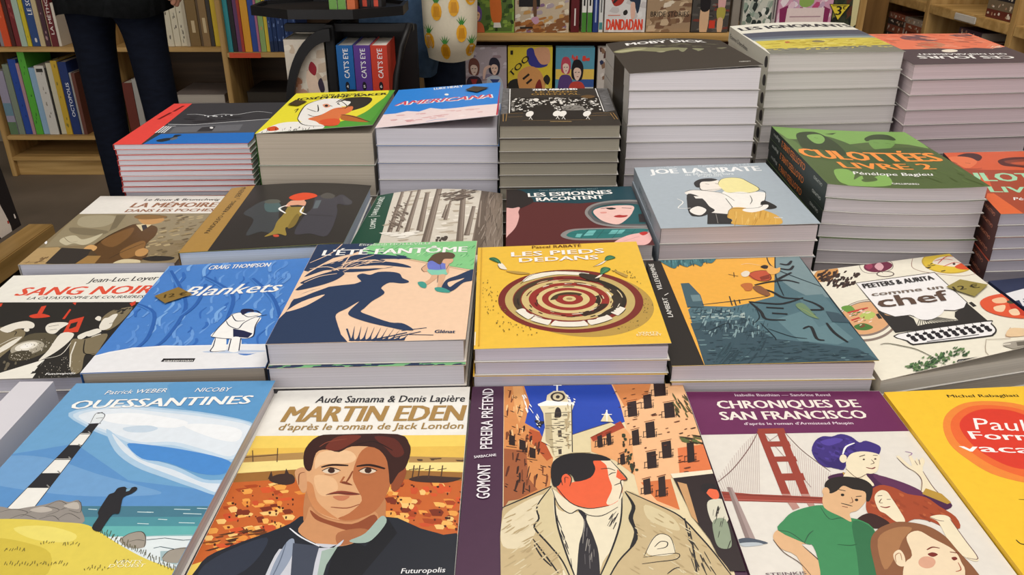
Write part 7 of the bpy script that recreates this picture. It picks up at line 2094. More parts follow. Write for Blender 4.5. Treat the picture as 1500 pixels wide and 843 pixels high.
def figure(name, label, cx, cy, lx, rx, legs, mats, top, rarm, folded=(-1,)):
    P = (0, 0, .93, .135)
    ch = [[P, (0, 0, 1.06, .125), (0, .01, 1.22, .145), (0, .01, 1.36, .14), (0, 0, 1.46, .06), (0, -.01, 1.52, .055), (0, -.005, 1.60, .088), (0, -.005, 1.67, .09), (0, 0, 1.73, .06)]]
    for s, off in ((-1, lx), (1, rx)):
        ch.append([P, (off * .8, 0, .86, .088), (off, 0, .74, legs[0]), (off + s * .008, .005, .48, legs[1]), (off + s * .01, .015, .30, legs[2]), (off + s * .012, .02, .09, .042), (off + s * .014, .10, .035, .04), (off + s * .014, .17, .028, .032)])
        ax = rarm if s > 0 else -rarm
        if s in folded:                                             # arm folded forward, its hand in front of the chest
            ch.append([(0, .01, 1.36, .14), (s * .15, .01, 1.37, .062), (s * .185, .02, 1.30, .055), (s * .195, .04, 1.13, .046), (s * .11, .23, 1.14 + .03 * s, .035), (s * .085, .28, 1.15 + .03 * s, .026)])
            ch += [[(s * .085 - s * q[1] * .5, .28 + (.94 - q[2]), 1.15 + .03 * s + q[1] * .85, q[3]) for q in c] for c in hand(0, 0, .94, s)]
        else:
            ch.append([(0, .01, 1.36, .14), (s * .15, .01, 1.37, .062), (s * .185, .0, 1.30, .055), (ax * .97, -.02, 1.16, .044), (ax, 0, 1.03, .033)])
            ch += [[(ax, 0, 1.03, .033), (ax, 0, 1.0, .026)]] + hand(ax, 0, 1.0, s)
    def pick(c):
        if c.z < .075: return 3
        if c.x > .15 and c.z < 1.02 and c.z > .7: return 0
        if c.y > .235 and c.z > 1: return 0
        if c.z > 1.47: return 0
        return 1 if c.z < top else 2
    o = body(name, ch, 0, mats, pick, (cx, cy, 0))
    tag(o, label, 'person')
    return o
def hair(parent, colour, length):
    me = bpy.data.meshes.new('hair'); bm = bmesh.new(); bmesh.ops.create_icosphere(bm, subdivisions=4, radius=.108)
    for v in list(bm.verts):
        if v.co.y > .045 and v.co.z < .045: bm.verts.remove(v)
    for v in bm.verts:
        k = 1 + .03 * math.sin(60 * v.co.x + 20 * v.co.y); v.co *= k; v.co.y *= 1.08
        if v.co.z < 0: v.co.z *= length
    for f in bm.faces: f.smooth = True
    bm.to_mesh(me); bm.free(); me.materials.append(mat('hair_' + colour.strip('#'), colour, .5, .4, (8, 8, 90)))
    o = bpy.data.objects.new('hair', me); COL.objects.link(o); o.parent = parent; o.location = (0, -.012, 1.665); return o
def garment(name, parent, rings, m, n=40, wave=.0):
    """open-bottomed garment: rings (cx, cy, z, rx, ry) from hem to collar, with a thickness"""
    me = bpy.data.meshes.new(name); bm = bmesh.new(); R = []
    for k, (cx, cy, z, rx, ry) in enumerate(rings):
        R.append([bm.verts.new((cx + rx * math.cos(a) * (1 + wave * math.sin(5 * a) * (1 - k / len(rings))), cy + ry * math.sin(a) * (1 + wave * math.sin(7 * a)), z + (wave * .25 * math.sin(3 * a + 1) if k == 0 else 0))) for a in [2 * math.pi * i / n for i in range(n)]])
    for A, B in zip(R, R[1:]):
        for i in range(n): bm.faces.new((A[i], A[(i + 1) % n], B[(i + 1) % n], B[i])).smooth = True
    bmesh.ops.solidify(bm, geom=bm.faces[:], thickness=-.004)
    bm.to_mesh(me); bm.free(); me.materials.append(m)
    o = bpy.data.objects.new(name, me); COL.objects.link(o); o.parent = parent; return o
JEANS = mat('dark_indigo_jeans', '#141926', .85, 0, (30, 30, 90), '#10141f', .1, bump=.3)
SHIRT = mat('charcoal_cotton', '#2e3032', .9, .25, (60, 60, 60), spec=.1)
SHOE = mat('black_shoe_leather', '#1c1a1a', .5, .2)
man = figure('person', 'person seen from behind in dark jeans and charcoal top, standing before the oak bookcase', -1.093, 2.35, -.073, .073, (.058, .051, .048), [SKIN, JEANS, SHIRT, SHOE], .95, .19)
man.rotation_euler.z = 0
garment('loose_shirt', man, [(0, 0, .818, .155, .12), (0, 0, .90, .155, .12), (0, 0, 1.06, .152, .118), (0, .01, 1.2, .168, .13), (0, .01, 1.36, .165, .12), (0, 0, 1.44, .075, .07)], SHIRT, wave=.03)
hair(man, '#2a211c', 1.2)
DENIM = mat('mid_blue_denim', '#6f8fb6', .85, 0, (60, 60, 60), '#5f7ea4', .1)
NAVYC = mat('navy_trouser_cloth', '#1c2333', .9, .25, (40, 40, 40), spec=.1)
woman = figure('person', 'person in a long denim jacket and navy trousers behind the black book rack', -.255, 2.27, -.062, .068, (.066, .056, .05), [SKIN, NAVYC, DENIM, SHOE], .9, .2, (-1, 1))
garment('denim_jacket', woman, [(-.06, 0, .685, .135, .11), (-.045, 0, .76, .14, .115), (-.01, 0, .95, .158, .122), (0, .01, 1.2, .17, .13), (0, .01, 1.36, .165, .12), (0, 0, 1.45, .075, .07)], DENIM, wave=.06)
hair(woman, '#3a261c', 2.0)
# tote bag
bag = tag(empty('tote_bag', (-.152, 2.09, .728)), 'cream cloth tote bag printed with pineapples, hanging beside the denim jacket', 'bag')
mb = MB(); nx, nz = 18, 16
def bagp(i, k, side):
    u, v = i / nx * 2 - 1, k / nz
    w = .063 + .005 * math.sin(3 * v); dep = .040 * max(0.0, 1 - u * u) ** .5 * (1 - .5 * v) * min(1, (v * 6 + .15)) + .003
    return (u * w * (1 - .12 * max(0, .15 - v) / .15), side * dep, v * .36 + .012 * u * u * (v < .1))
for side in (-1, 1): mb.grid([[bagp(i, k, side) for i in range(nx + 1)] for k in range(nz + 1)], '#d8ceb6', side > 0)
rr = random.Random(4)
def bagart(cx, cz, kind):
    def p(u, v): 
        i = (u / .067 + 1) / 2 * nx; q = bagp(i, v / .36 * nz, -1); return (q[0], q[1] - .0012, q[2])
    if kind == 'fruit':
        c = [(cx + .013 * math.cos(a), cz + .021 * math.sin(a)) for a in [i * math.pi / 6 for i in range(12)]]
        mb.face([p(*q) for q in c], '#e2a526')
        for i in range(6): mb.face([(q[0], q[1] - .0006, q[2]) for q in (p(cx - .008 + .003 * i, cz - .012), p(cx - .006 + .003 * i, cz - .012), p(cx - .004 + .002 * i, cz + .012), p(cx - .0055 + .002 * i, cz + .012))], '#c98a1c')
        for a in (-.9, -.45, 0, .45, .9): mb.face([p(cx - .003, cz + .019), p(cx + .003, cz + .019), p(cx + .017 * math.sin(a), cz + .022 + .02 * math.cos(a))], '#3c7f34')
for cx, cz in ((-.052, .055), (-.012, .03), (.03, .075), (-.03, .125), (.012, .135), (.052, .16), (-.052, .2), (-.01, .22), (.035, .235), (-.035, .29), (.012, .31), (.055, .03)): bagart(cx, cz, 'fruit')
mb.build('bag_cloth', INK, bag, smooth=True)
for sy in (-1, 1): tube('strap', [(-.04, sy * .012, .355), (-.035, sy * .02, .5), (-.01, sy * .03, .66), (.03, sy * .02, .71), (.045, sy * .012, .52), (.042, sy * .012, .355)], .008, mat('cream_strap', '#c9bda2', .9, .1), bag, 8)

# ------------------------------------------------------------------ manga gondola in the middle
g = tag(empty('display_shelf', (.45, 2.5, 0)), 'low oak display shelf of face-out manga behind the table', 'shelf')
MAROON = mat('maroon_board', '#43201e', .7, .2)
gp = lambda n, a, b, c, d, e, f, m: solid(n, a - .45, b - 2.5, c, d - .45, e - 2.5, f, m, g)
gp('shelf_board', -.107, 2.47, .719, 1.03, 2.74, .742, OAK); gp('lower_board', -.185, 2.47, .512, 1.03, 2.74, .535, OAK); gp('bottom_board', -.185, 2.47, .08, 1.03, 2.74, .10, OAK)
gp('back_panel', -.185, 2.74, 0, 1.03, 2.755, 1.15, MAROON); gp('end_panel', 1.008, 2.49, .742, 1.03, 2.74, 1.15, OAKV); gp('divider', .642, 2.49, .742, .664, 2.74, 1.1, mat('grey_divider', '#8d857a', .6, .1)); gp('side_panel', -.185, 2.49, .08, -.165, 2.74, .719, OAKV); gp('side_panel', 1.008, 2.49, .08, 1.03, 2.74, .719, OAKV); gp('kick_board', -.15, 2.5, 0, 1.02, 2.515, .08, OAK)
gp('price_rail', -.107, 2.466, .722, 1.03, 2.4695, .739, OAK)
def fig(x, c_hair, c_face, c_top, y=300, s=1.0):
    f = lambda *p: [int(v) for q in p for v in (x + q[0] * s, y + q[1] * s)]
    return [['c', c_top, f((-170, 330), (-120, 190), (0, 160), (120, 190), (180, 330), (190, 700), (-190, 700))], ['c', c_hair, f((-110, 0), (-70, -110), (40, -120), (115, -40), (110, 90), (60, 150), (-90, 120))], ['c', c_face, f((-70, 20), (-20, -20), (60, 0), (75, 70), (20, 150), (-40, 120))], ['k', '#3a2a28', 14, f((-40, 40), (-15, 34))], ['k', '#3a2a28', 14, f((20, 42), (50, 40))]] if 0 else [['c', c_top, f((-170, 330), (-120, 190), (0, 160), (120, 190), (180, 330), (190, 700), (-190, 700))], ['c', c_hair, f((-110, 0), (-70, -110), (40, -120), (115, -40), (110, 90), (60, 150), (-90, 120))], ['c', c_face, f((-70, 20), (-20, -20), (60, 0), (75, 70), (20, 150), (-40, 120))], ['l', '#3a2a28', 2, f((-45, 45), (-12, 38))], ['l', '#3a2a28', 2, f((15, 42), (50, 40))], ['l', '#a0483c', 2, f((-5, 100), (30, 98))]]
ALL = [0, 0, 1000, 0, 1000, 1000, 0, 1000]
def manga(x0, x1, z0, h, cover, art, label, group, y=2.485, d=.03): return tag(upright_book(x0, x1, y, z0, h, d, 'cover', cover, art=art), label, 'book', group)
GU, GL = 'manga facing out on the upper display shelf', 'manga facing out on the lower display shelf'
solid_green = ['#5f7f2c', '#7f9a3c', '#3f5a24', '#2a3a1c', '#8fae4a']
manga(-.149, .006, .743, .20, '#86b04a', [['p', '#5a7434', [60, 0, 960, 0, 960, 985, 60, 985]], ['d', solid_green, 90, [60, 0, 960, 0, 960, 985, 60, 985], [16, 2, -2, 11]]] + [['c', '#d9702c', [230, 250, 420, 230, 470, 480, 330, 520, 220, 430]], ['c', '#3a4a9a', [430, 300, 600, 280, 720, 430, 560, 480, 470, 520]], ['c', '#d9702c', [560, 480, 720, 470, 770, 700, 740, 850, 620, 870, 560, 740]], ['p', '#e8e4da', [620, 860, 740, 860, 760, 930, 610, 930]]] + fig(300, '#6a4a8a', '#e0b088', '#c9683c', 720, .8), 'green manga with lilac-haired and orange figures, leftmost on the upper display shelf', GU)
manga(.009, .166, .743, .20, '#c9b79c', [['d', ['#e0d4bc', '#a8876a', '#8a6a8a', '#c99a5a', '#e8e2d4', '#b0a0a8'], 110, ALL, [18, 5, -4, 10]], ['p', '#1f1c1c', [70, 300, 460, 300, 460, 640, 70, 640]], ['c', '#6a4a34', [330, 560, 390, 540, 400, 760, 350, 800]], ['d', ['#b5763c', '#8a5428'], 30, [0, 850, 500, 800, 500, 1000, 0, 1000], [26, 6, -2, 7]], ['d', ['#8a5a34'], 16, [650, 850, 1000, 760, 1000, 1000, 600, 1000], [26, 4, -2, 9]], ['c', '#c99ab0', [300, 800, 420, 780, 440, 860, 360, 880]], ['l', '#2a2420', 5, [90, 935, 330, 930]]], 'beige painterly manga with a black title box, second on the upper display shelf', GU)
def mspine(x0, x1, c, art, label): tag(upright_book(x0, x1, 2.49, .743, .185, .12, 'spine', c, art=art), label, 'book', 'manga spines on the upper display shelf')
mspine(.172, .196, '#5f1a1e', [['p', '#ece6dc', [300, 150, 700, 150, 700, 480, 300, 480]], ['c', '#b0282c', [380, 270, 500, 230, 620, 270, 500, 330]], ['l', '#e0d8d0', 4, [500, 640, 500, 900]]], 'dark red manga spine right of the beige painterly cover')
mspine(.204, .217, '#e9e7e0', [['p', '#4a8a34', [0, 700, 1000, 700, 1000, 1000, 0, 1000]], ['l', '#2a2826', 5, [500, 100, 500, 600]]], 'white and green manga spine, left one of the pair')
mspine(.221, .234, '#e9e7e0', [['p', '#4a8a34', [0, 700, 1000, 700, 1000, 1000, 0, 1000]], ['l', '#2a2826', 5, [500, 100, 500, 600]]], 'white and green manga spine, right one of the pair')
mspine(.237, .252, '#263c7c', [['l', '#a9b8d8', 4, [500, 100, 500, 850]]], 'navy blue manga spine beside the green pair')
mspine(.254, .266, '#dcdcd8', [['l', '#6a6a6a', 4, [500, 100, 500, 700]], ['p', '#4a8a8a', [100, 850, 900, 850, 900, 960, 100, 960]]], 'pale grey manga spine beside the white cover with red lettering')
manga(.27, .389, .744, .185, '#dedbd8', [['d', ['#c9c4c2', '#e8e6e4'], 30, ALL, [22, 0, 0, 16]], ['c', '#a83428', [120, 420, 330, 330, 500, 380, 420, 560, 220, 600]], ['c', '#2a3448', [560, 350, 760, 330, 860, 480, 800, 720, 700, 560, 590, 520]], ['c', '#e3b8a4', [620, 580, 720, 560, 740, 760, 650, 800]], ['k', '#2a2628', 8, [200, 560, 330, 470, 520, 400]], ['c', '#2a2826', [450, 690, 520, 660, 560, 700, 520, 740, 460, 735]], ['t', '#e2472c', 'DANDADAN', [55, 965, 930, 965], 30, 2, 0], ['t', '#d8684c', 'TATSU', [80, 745, 360, 745], 7, 1, 0] if 0 else ['l', '#d8785c', 2, [80, 745, 380, 742]]], 'white manga with big red lettering, middle of the upper display shelf', GU)
manga(.392, .521, .744, .19, '#a58a6c', [['d', ['#b89a78', '#8a6c50', '#c9b090', '#7a5a44'], 70, ALL, [26, 4, -3, 14]], ['c', '#6a2c2c', [420, 200, 640, 160, 800, 300, 820, 480, 640, 520, 480, 400]], ['d', ['#e0d2bc', '#c9a890'], 20, [150, 250, 600, 250, 600, 640, 150, 560], [18, 6, -5, 8]], ['t', '#2c221c', 'BRIDE STORIES', [90, 770, 950, 770], 14, 1, 0]], 'sepia manga with a dark red skirt, right of the white one with red lettering', GU)
manga(.524, .632, .744, .185, '#4a4642', [['d', ['#5f5a54', '#3a3633', '#6f6a62', '#7a3a30'], 60, ALL, [26, 0, 0, 8]]] + [['c', '#d8b28c', [230, 600, 440, 600, 430, 1000, 240, 1000]], ['c', '#1f1c1e', [210, 330, 320, 290, 450, 340, 460, 650, 220, 660]], ['c', '#d9a878', [270, 180, 350, 160, 380, 270, 290, 290]], ['c', '#d8a8a4', [680, 330, 780, 300, 870, 360, 860, 640, 690, 640]], ['c', '#b0a44a', [670, 640, 880, 640, 860, 800, 690, 800]], ['c', '#d8b28c', [700, 800, 840, 800, 830, 1000, 720, 1000]], ['c', '#b87a5a', [720, 200, 800, 190, 820, 290, 740, 300]], ['p', '#d0402c', [480, 820, 640, 820, 640, 940, 480, 940]]], 'dark manga with two standing figures, left of the grey divider', GU)
manga(.672, .755, .744, .2, '#c9c9bc', [['d', ['#4a5a50', '#8fa090', '#2a3430', '#e6e6dc', '#a8b0a4'], 90, ALL, [8, 20, -12, 6]]], 'pale manga with grey-green brushwork, right of the grey divider', GU)
mspine(.757, .768, '#b9b4ae', [['l', '#5a5654', 4, [500, 100, 500, 800]]], 'grey manga spine between the grey-green and pink covers')
manga(.772, .93, .744, .215, '#d8a0b8', [['d', ['#c04a78', '#e8c8d4', '#a83a68', '#f0e0e6', '#c9a8c0'], 80, ALL, [14, 20, -12, 8]], ['c', '#8fae5a', [420, 250, 580, 250, 640, 620, 380, 640]], ['c', '#d8a878', [430, 80, 570, 70, 590, 230, 420, 240]], ['p', '#8a2a5a', [30, 700, 180, 650, 190, 900, 60, 930]], ['p', '#8a2a5a', [830, 660, 960, 700, 940, 930, 820, 900]], ['p', '#ecd8d4', [170, 690, 850, 680, 860, 890, 160, 900]], ['l', '#b08a94', 3, [230, 800, 800, 795]]], 'pink flowery manga with a cream title plate, right part of the upper display shelf', GU)
m3 = manga(.933, 1.005, .744, .215, '#3a4030', [['d', ['#2a3424', '#5a3424', '#8a8a4a', '#1f2420'], 60, ALL, [14, 22, -12, 10]], ['p', '#d8cf9a', [700, 400, 1000, 300, 1000, 900, 800, 960]]], 'dark manga with a yellow price triangle, far right of the upper display shelf', GU)
st = MB(); S3 = Surface([(-.052, -.0036, .088), (.012, -.0036, .088), (-.052, -.0036, .032), (.012, -.0036, .032)], axis=(0, -1, 0))
draw(st, S3, [['p', '#2a2616', [10, 160, 985, 160, 500, 985]], ['p', '#e6cf3c', [60, 190, 935, 190, 500, 940]], ['t', '#1f1c14', '3', [360, 700, 600, 700], 24, 2, 0], ['t', '#1f1c14', '€', [640, 430, 770, 430], 9, 2, 0], ['l', '#6a5f24', 2, [160, 240, 840, 240]]], first=2e-4, step=4e-5)
st.build('price_triangle', INK, m3)
Y2 = 2.475
manga(-.148, -.016, .536, .167, '#b8aab0', [['d', ['#c9bcc4', '#8f8498', '#d8d0d4', '#a08a90'], 50, ALL, [22, 2, -2, 8]]] + fig(260, '#7a4a40', '#ead0c0', '#3a2c38', 330, 1.1) + [['p', '#a83434', [180, 560, 340, 560, 260, 720]]] + fig(720, '#2c2a3a', '#f0cdb8', '#c3cbd8', 320, 1.1) + [['p', '#3a4a8a', [620, 560, 840, 560, 740, 680]], ['k', '#eac4b0', 9, [480, 560, 520, 380, 640, 330]]], 'grey manga with two young men, leftmost on the lower display shelf', GL, Y2)
manga(-.012, .12, .536, .167, '#e2c83a', [['d', ['#3a3020', '#e8d860'], 20, [0, 600, 1000, 600, 1000, 1000, 0, 1000], [14, 3, -3, 14]], ['c', '#2a2620', [0, 640, 250, 560, 400, 800, 300, 1000, 0, 1000]], ['c', '#3a3a8a', [420, 60, 560, 20, 640, 180, 900, 300, 700, 360, 480, 300]], ['c', '#d8a07c', [600, 30, 900, 20, 940, 260, 760, 300, 640, 180]], ['c', '#dc9c5c', [220, 480, 420, 340, 640, 360, 800, 520, 840, 760, 700, 940, 460, 960, 280, 780]], ['k', '#2a201c', 7, [340, 560, 480, 470]], ['k', '#2a201c', 7, [420, 640, 540, 560]], ['c', '#8a2a24', [620, 700, 720, 560, 780, 740, 700, 860]], ['c', '#2a2620', [800, 560, 880, 480, 960, 560, 900, 660]], ['t', '#26221c', '1', [60, 130, 110, 130], 12, 2, 0], ['t', '#26221c', 'TOO', [80, 520, 500, 200], 16, 2, 0]], 'yellow manga with a bald shouting man, second on the lower display shelf', GL, Y2)
manga(.13, .245, .536, .166, '#5a9ab0', [['p', '#e8c45a', [0, 380, 1000, 380, 1000, 560, 0, 560]], ['p', '#3a5a9a', [560, 560, 1000, 560, 1000, 700, 560, 700]], ['p', '#d8dcd8', [560, 700, 1000, 700, 1000, 740, 560, 740]], ['t', '#d8483c', 'OOO', [200, 230, 900, 230], 16, 2, 0] if 0 else ['d', ['#d8483c'], 8, [250, 120, 900, 120, 900, 230, 250, 230], [9, 0, 0, 14]]] + fig(260, '#c0485a', '#f0d4c4', '#5a3f7a', 300, 1.1) + fig(560, '#1f1a20', '#f0d0bc', '#c9483c', 380, 1.35), 'blue and yellow manga with a red-jumper figure, third on the lower display shelf', GL, Y2)
manga(.255, .37, .536, .166, '#c9c0b8', [['d', ['#8a6a54', '#2c3454', '#d8d0c8', '#5a3a34'], 60, ALL, [16, 12, -8, 12]], ['c', '#2a3060', [300, 500, 560, 420, 700, 620, 520, 800, 300, 720]]], 'pale manga with a dark blue shape, beside the tall grey whale pile', GL, Y2)

# ------------------------------------------------------------------ black spinner rack
rk = tag(empty('book_rack', (-.40, 1.97, 0)), 'black revolving book rack with curved side plates behind the table', 'rack')
rp = lambda n, x0, y0, z0, x1, y1, z1: solid(n, x0 + .40, y0 - 1.97, z0, x1 + .40, y1 - 1.97, z1, BLACK, rk)
tube('pole', [(.0, .088, .03), (.0, .088, 1.5)], .03, BLACK, rk, 16)
tube('foot', [(0, .05, 0), (0, .05, .03)], .22, BLACK, rk, 24)
def tray(z0, h, name, rx):
    mb = MB(); n = 8; o = [(rx * math.cos(math.pi / 8 + i * math.pi / 4), rx * .72 * math.sin(math.pi / 8 + i * math.pi / 4)) for i in range(n)]; i_ = [(x * .94, y * .94) for x, y in o]
    for k in range(n):
        a, b, c, d = o[k], o[(k + 1) % n], i_[(k + 1) % n], i_[k]
        mb.face([(*a, z0), (*b, z0), (*b, z0 + h), (*a, z0 + h)]); mb.face([(*d, z0 + h), (*c, z0 + h), (*c, z0 + .012), (*d, z0 + .012)]); mb.face([(*a, z0 + h), (*b, z0 + h), (*c, z0 + h), (*d, z0 + h)])
    mb.face([(*p, z0) for p in o[::-1]]); mb.face([(*p, z0 + .012) for p in i_]); ob = mb.build(name, BLACK, rk); return ob
tray(.862, .02, 'upper_tray', .185).location = (-.015, .0, 0)
tray(.60, .028, 'lower_tray', .185)
rp('top_bar', -.512, 1.905, .828, -.222, 1.925, .845); rp('centre_panel', -.418, 1.885, .60, -.398, 1.99, .845); rp('back_panel', -.52, 2.004, .63, -.225, 2.012, .832)
def arc_plate(name, x, cx, y0, flip):
    mb = MB(); n = 14
    for t0, t1 in [(i / n, (i + 1) / n) for i in range(n)]:
        q = []
        for t in (t0, t1):
            a = math.pi / 2 * t; r1, r2 = .115, .098
            q.append([(flip * -r1 * math.cos(a), r1 * 1.7 * math.sin(a)), (flip * -r2 * math.cos(a), r2 * 1.72 * math.sin(a))])
        (a, b), (c, d) = q; z = .645
        F = lambda p, y: (x + .40 + p[0], y - 1.97, z + p[1])
        for y in (y0, y0 + .012): mb.face([F(a, y), F(b, y), F(d, y), F(c, y)])
        mb.face([F(a, y0), F(c, y0), F(c, y0 + .012), F(a, y0 + .012)]); mb.face([F(b, y0), F(d, y0), F(d, y0 + .012), F(b, y0 + .012)])
    return mb.build(name, BLACK, rk, weld=True)
arc_plate('curved_side', -.402, 0, 1.862, 1)
tube('curved_post', [(.17, -.07, .845), (.155, -.10, .80), (.14, -.115, .74), (.132, -.12, .66), (.132, -.12, .61)], .007, BLACK, rk, 8)
for x in (-.37, -.335, -.298): rp('clip', x, 1.838, .628, x + .022, 1.846, .712 - (0 if x < -.36 else .008))
for i, (x0, c, num, cw) in enumerate(((-.388, '#1f62a4', '4', 'blue'), (-.350, '#5b3a8c', '5', 'purple'), (-.3125, '#c9402e', '6', 'red'))):
    b = upright_book(x0, x0 + .0365, 1.85, .629, .178, .13, 'spine', c, page='#d8d2c8', art=[['t', '#f0f0f0', "CAT'S EYE", [690, 400, 690, 40], 11, 1, 0], ['c', '#1c1a20', [400, 470, 500, 445, 620, 470, 620, 530, 500, 555, 400, 530]], ['t', '#f0f0f0', num, [450, 522, 570, 522], 6, 1, 0]])
    tag(b, 'thick %s manga spine with white lettering, number %s, in the black rack' % (cw, num), 'book', 'thick manga volumes in the black rack')
b = upright_book(-.512, -.422, 1.885, .629, .185, .11, 'cover', '#d8cdbc', art=[['d', ['#e4dac8', '#c9b49c', '#d8c8b4'], 40, ALL, [22, 4, -3, 16]], ['c', '#e8cdb4', [480, 420, 640, 330, 760, 480, 820, 700, 640, 820, 520, 640]], ['c', '#9a2430', [560, 360, 640, 260, 760, 330, 700, 430]], ['c', '#3a3040', [760, 520, 860, 460, 920, 600, 820, 640]], ['c', '#a82c38', [260, 900, 480, 760, 660, 860, 600, 1000, 260, 1000]], ['c', '#8a2a34', [720, 800, 900, 640, 930, 860, 760, 960]], ['d', ['#b0785a', '#c99a80'], 24, [120, 500, 460, 480, 400, 900, 120, 900], [12, 8, -6, 12]]])
tag(b, 'pale manga with figures in red facing out at the left of the black rack', 'book')
for i, (x0, c, cw) in enumerate(((-.505, '#d8d4cc', 'white'), (-.488, '#8a8c84', 'grey'), (-.418, '#d0ccc4', 'cream'), (-.402, '#4a5a44', 'dark green'), (-.386, '#5a6a84', 'slate blue'))):
    # little books in the upper ring, seen below the upper tray
    b = upright_book(x0, x0 + .013, 1.93, .846, .014, .05, 'spine', c) if 0 else None
for i, (x0, c, cw, a) in enumerate(((-.397, '#d8d8cc', 'white and green, leftmost', [['p', '#6a9a4a', [0, 700, 1000, 700, 1000, 1000, 0, 1000]]]), (-.378, '#dcd8cc', 'white and green, second', [['p', '#6a9a4a', [0, 700, 1000, 700, 1000, 1000, 0, 1000]]]), (-.358, '#c9683c', 'orange and cream, third', [['p', '#e8c8a0', [0, 500, 1000, 500, 1000, 760, 0, 760]]]), (-.338, '#1f1d20', 'black with a red tag, fourth', [['p', '#c94a34', [300, 880, 700, 880, 700, 960, 300, 960]]]), (-.313, '#1f1d20', 'black with a red tag, fifth', [['p', '#c94a34', [300, 880, 700, 880, 700, 960, 300, 960]]]))):
    b = upright_book(x0, x0 + (.017 if i < 3 else .024), 1.862 if i < 3 else 1.9, .876, .17, .11 if i < 3 else .07, 'spine', c, art=a)
    tag(b, cw + ' spine in the upper tray of the black rack', 'book', 'manga in the upper tray')

# ------------------------------------------------------------------ oak bookcase on the right wall
rb = tag(empty('bookcase', (1.45, 2.4, 0)), 'oak bookcase running along the right wall, filled with piled manga', 'bookcase')
rq = lambda n, x0, y0, z0, x1, y1, z1, m: solid(n, x0 - 1.45, y0 - 2.4, z0, x1 - 1.45, y1 - 2.4, z1, m, rb)
for y in (1.74, 2.215, 2.69, 3.16): rq('upright', 1.31, y, 0, 1.60, y + .024, 1.5, OAKV)
rq('back_panel', 1.60, 1.74, 0, 1.612, 3.184, 1.5, OAKV)
for z in (.10, .48, .80, 1.12, 1.5):
    for y in (1.764, 2.239, 2.714): rq('shelf_board', 1.31, y, z - .028, 1.60, y + .447, z, OAK)
cp = structure(solid('trim_1', 1.04, 2.96, 0, 1.30, 2.985, 1.5, wood('brown_corner_board', '#8f6a3c', '#77562f', (30, 30, 3)), bevel=.001))
structure(solid('trim_2', 1.155, 2.952, 0, 1.175, 2.9595, 1.5, mat('dark_shelf_strip', '#3f2f20', .6, .2), bevel=.001))
rr = random.Random(11); PAL = [('#6a3328', 'red-brown'), ('#8a4a34', 'rust'), ('#3a2c28', 'dark brown'), ('#a89a8a', 'pale grey'), ('#4a3844', 'plum'), ('#7a6a54', 'khaki'), ('#2c2a2e', 'black'), ('#94503a', 'brick-red')]
def wall_pile(y0, y1, z, n, where, grp):
    for i in range(n):
        t = rr.choice((.02, .022, .025)); c, w = rr.choice(PAL); hy = (y1 - y0) / 2
        r = empty('comic_book', (1.40, (y0 + y1) / 2, z)); m = MB(); x0 = -.075
        m.box(x0, -hy, 0, x0 + .0014, hy, t - .0004, c); m.box(x0 + .0014, -hy, 0, .06, hy, .0014, c); m.box(x0 + .0014, -hy, t - .0018, .06, hy, t - .0004, c)
        S = Surface([(x0, hy, t), (x0, -hy, t), (x0, hy, 0), (x0, -hy, 0)], axis=(-1, 0, 0))
        draw(m, S, [['d', ['#d8c8b0', '#b08a70', '#e6dccc'], 9, [80, 300, 920, 300, 920, 700, 80, 700], [9, 0, 0, 7]]], seed=i, first=2e-4)
        m.build('cover', INK, r); p = MB(); p.box(x0 + .0014, -hy + .002, .0014, .058, hy - .002, t - .0018); p.build('page_block', paper('#b8aa98'), r)
        tag(r, '%s spine, %s from the bottom of the %s' % (w, NUM[i], where), 'book', grp); z += t
wall_pile(2.25, 2.37, .481, 11, 'nearest manga pile in the right bookcase', 'manga piled in the right bookcase')
wall_pile(2.385, 2.51, .481, 12, 'second nearest pile in the right bookcase', 'manga piled in the right bookcase')
wall_pile(2.53, 2.66, .481, 10, 'pile touching the second upright at right', 'manga piled in the right bookcase')
wall_pile(2.73, 2.86, .481, 12, 'pile past the second upright at right', 'manga piled in the right bookcase')
wall_pile(2.875, 3.0, .481, 12, 'farthest pile beside the brown corner board', 'manga piled in the right bookcase')
wall_pile(2.26, 2.39, .801, 5, 'small pile on the middle right board', 'manga piled in the right bookcase')
rq('shelf_label', 1.306, 2.40, .776, 1.3095, 2.52, .796, mat('white_label_card', '#cfc9bd', .6, .1))

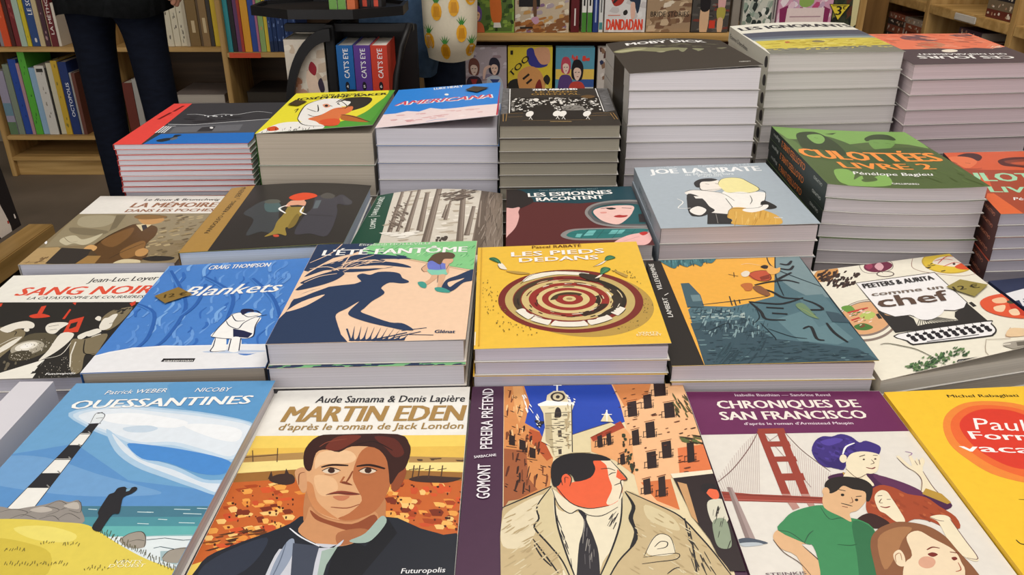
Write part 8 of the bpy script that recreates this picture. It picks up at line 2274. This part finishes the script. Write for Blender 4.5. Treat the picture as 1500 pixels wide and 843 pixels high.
# ------------------------------------------------------------------ neighbouring display at the left edge
nd = tag(empty('display_stand', (-1.12, 1.1, 0)), 'low oak-edged display stand cut off by the left frame edge', 'stand')
nq = lambda n, x0, y0, z0, x1, y1, z1, m: solid(n, x0 + 1.12, y0 - 1.1, z0, x1 + 1.12, y1 - 1.1, z1, m, nd)
nq('front_ledge', -1.035, .55, .43, -.982, 1.635, .47, wood('darker_oak_ledge', '#a3824e', '#856838', (40, 3, 40))); nq('base_box', -1.40, .55, 0, -1.0, 1.60, .43, BLACK); nq('back_board', -1.14, .55, .43, -1.115, 1.62, .72, BLACK)  # ledge oak is set darker than the shelf boards
cb = empty('comic_book', (-1.045, 1.52, .4705), 0, (0, math.radians(-4.5), math.radians(0)))
mb = MB(); mb.box(-.012, -.105, 0, 0, .105, .29, '#242122')
S = Surface([(0, -.105, .29), (0, .105, .29), (0, -.105, 0), (0, .105, 0)], axis=(1, 0, 0))
draw(mb, S, [['c', '#dcd3c8', [440, 420, 560, 380, 640, 470, 620, 560, 580, 600, 740, 660, 800, 800, 830, 1000, 640, 1000, 580, 820, 400, 760, 350, 600]], ['c', '#c93c28', [680, 470, 800, 440, 820, 560, 720, 600]], ['c', '#242122', [560, 560, 600, 640, 560, 760, 480, 720]], ['c', '#b02f24', [420, 560, 520, 560, 540, 680, 440, 720]], ['c', '#dcd3c8', [540, 840, 600, 860, 580, 960, 520, 980]], ['l', '#dcd3c8', 8, [480, 260, 700, 200]], ['d', ['#e8e0d8', '#b02f24'], 14, [300, 100, 980, 100, 980, 980, 300, 980], [6, 0, 0, 8]]], first=2e-4)
mb.build('cover', INK, cb); p = MB(); p.box(-.011, -.103, .291, -.001, .103, .2925); p.build('page_block', paper('#c9c4bc'), cb)
tag(cb, 'black comic with white and red figure standing on the oak ledge at far left', 'book')

# ------------------------------------------------------------------ glossy white book between the front piles
wb = empty('comic_book', (-.4335, .522, .645), math.radians(1))
m = MB(); m.box(-.0155, -.11, 0, .0155, .115, .055, '#dddbe2'); m.build('cover', mat('glossy_white_card', '#d9d7de', .25, .03, spec=.5), wb)
p = MB(); p.box(-.013, .1152, .002, .013, .1165, .053); p.build('page_block', paper('#c9c6cc'), wb)
tag(wb, 'white glossy book standing spine-up beside the lighthouse pile', 'book')
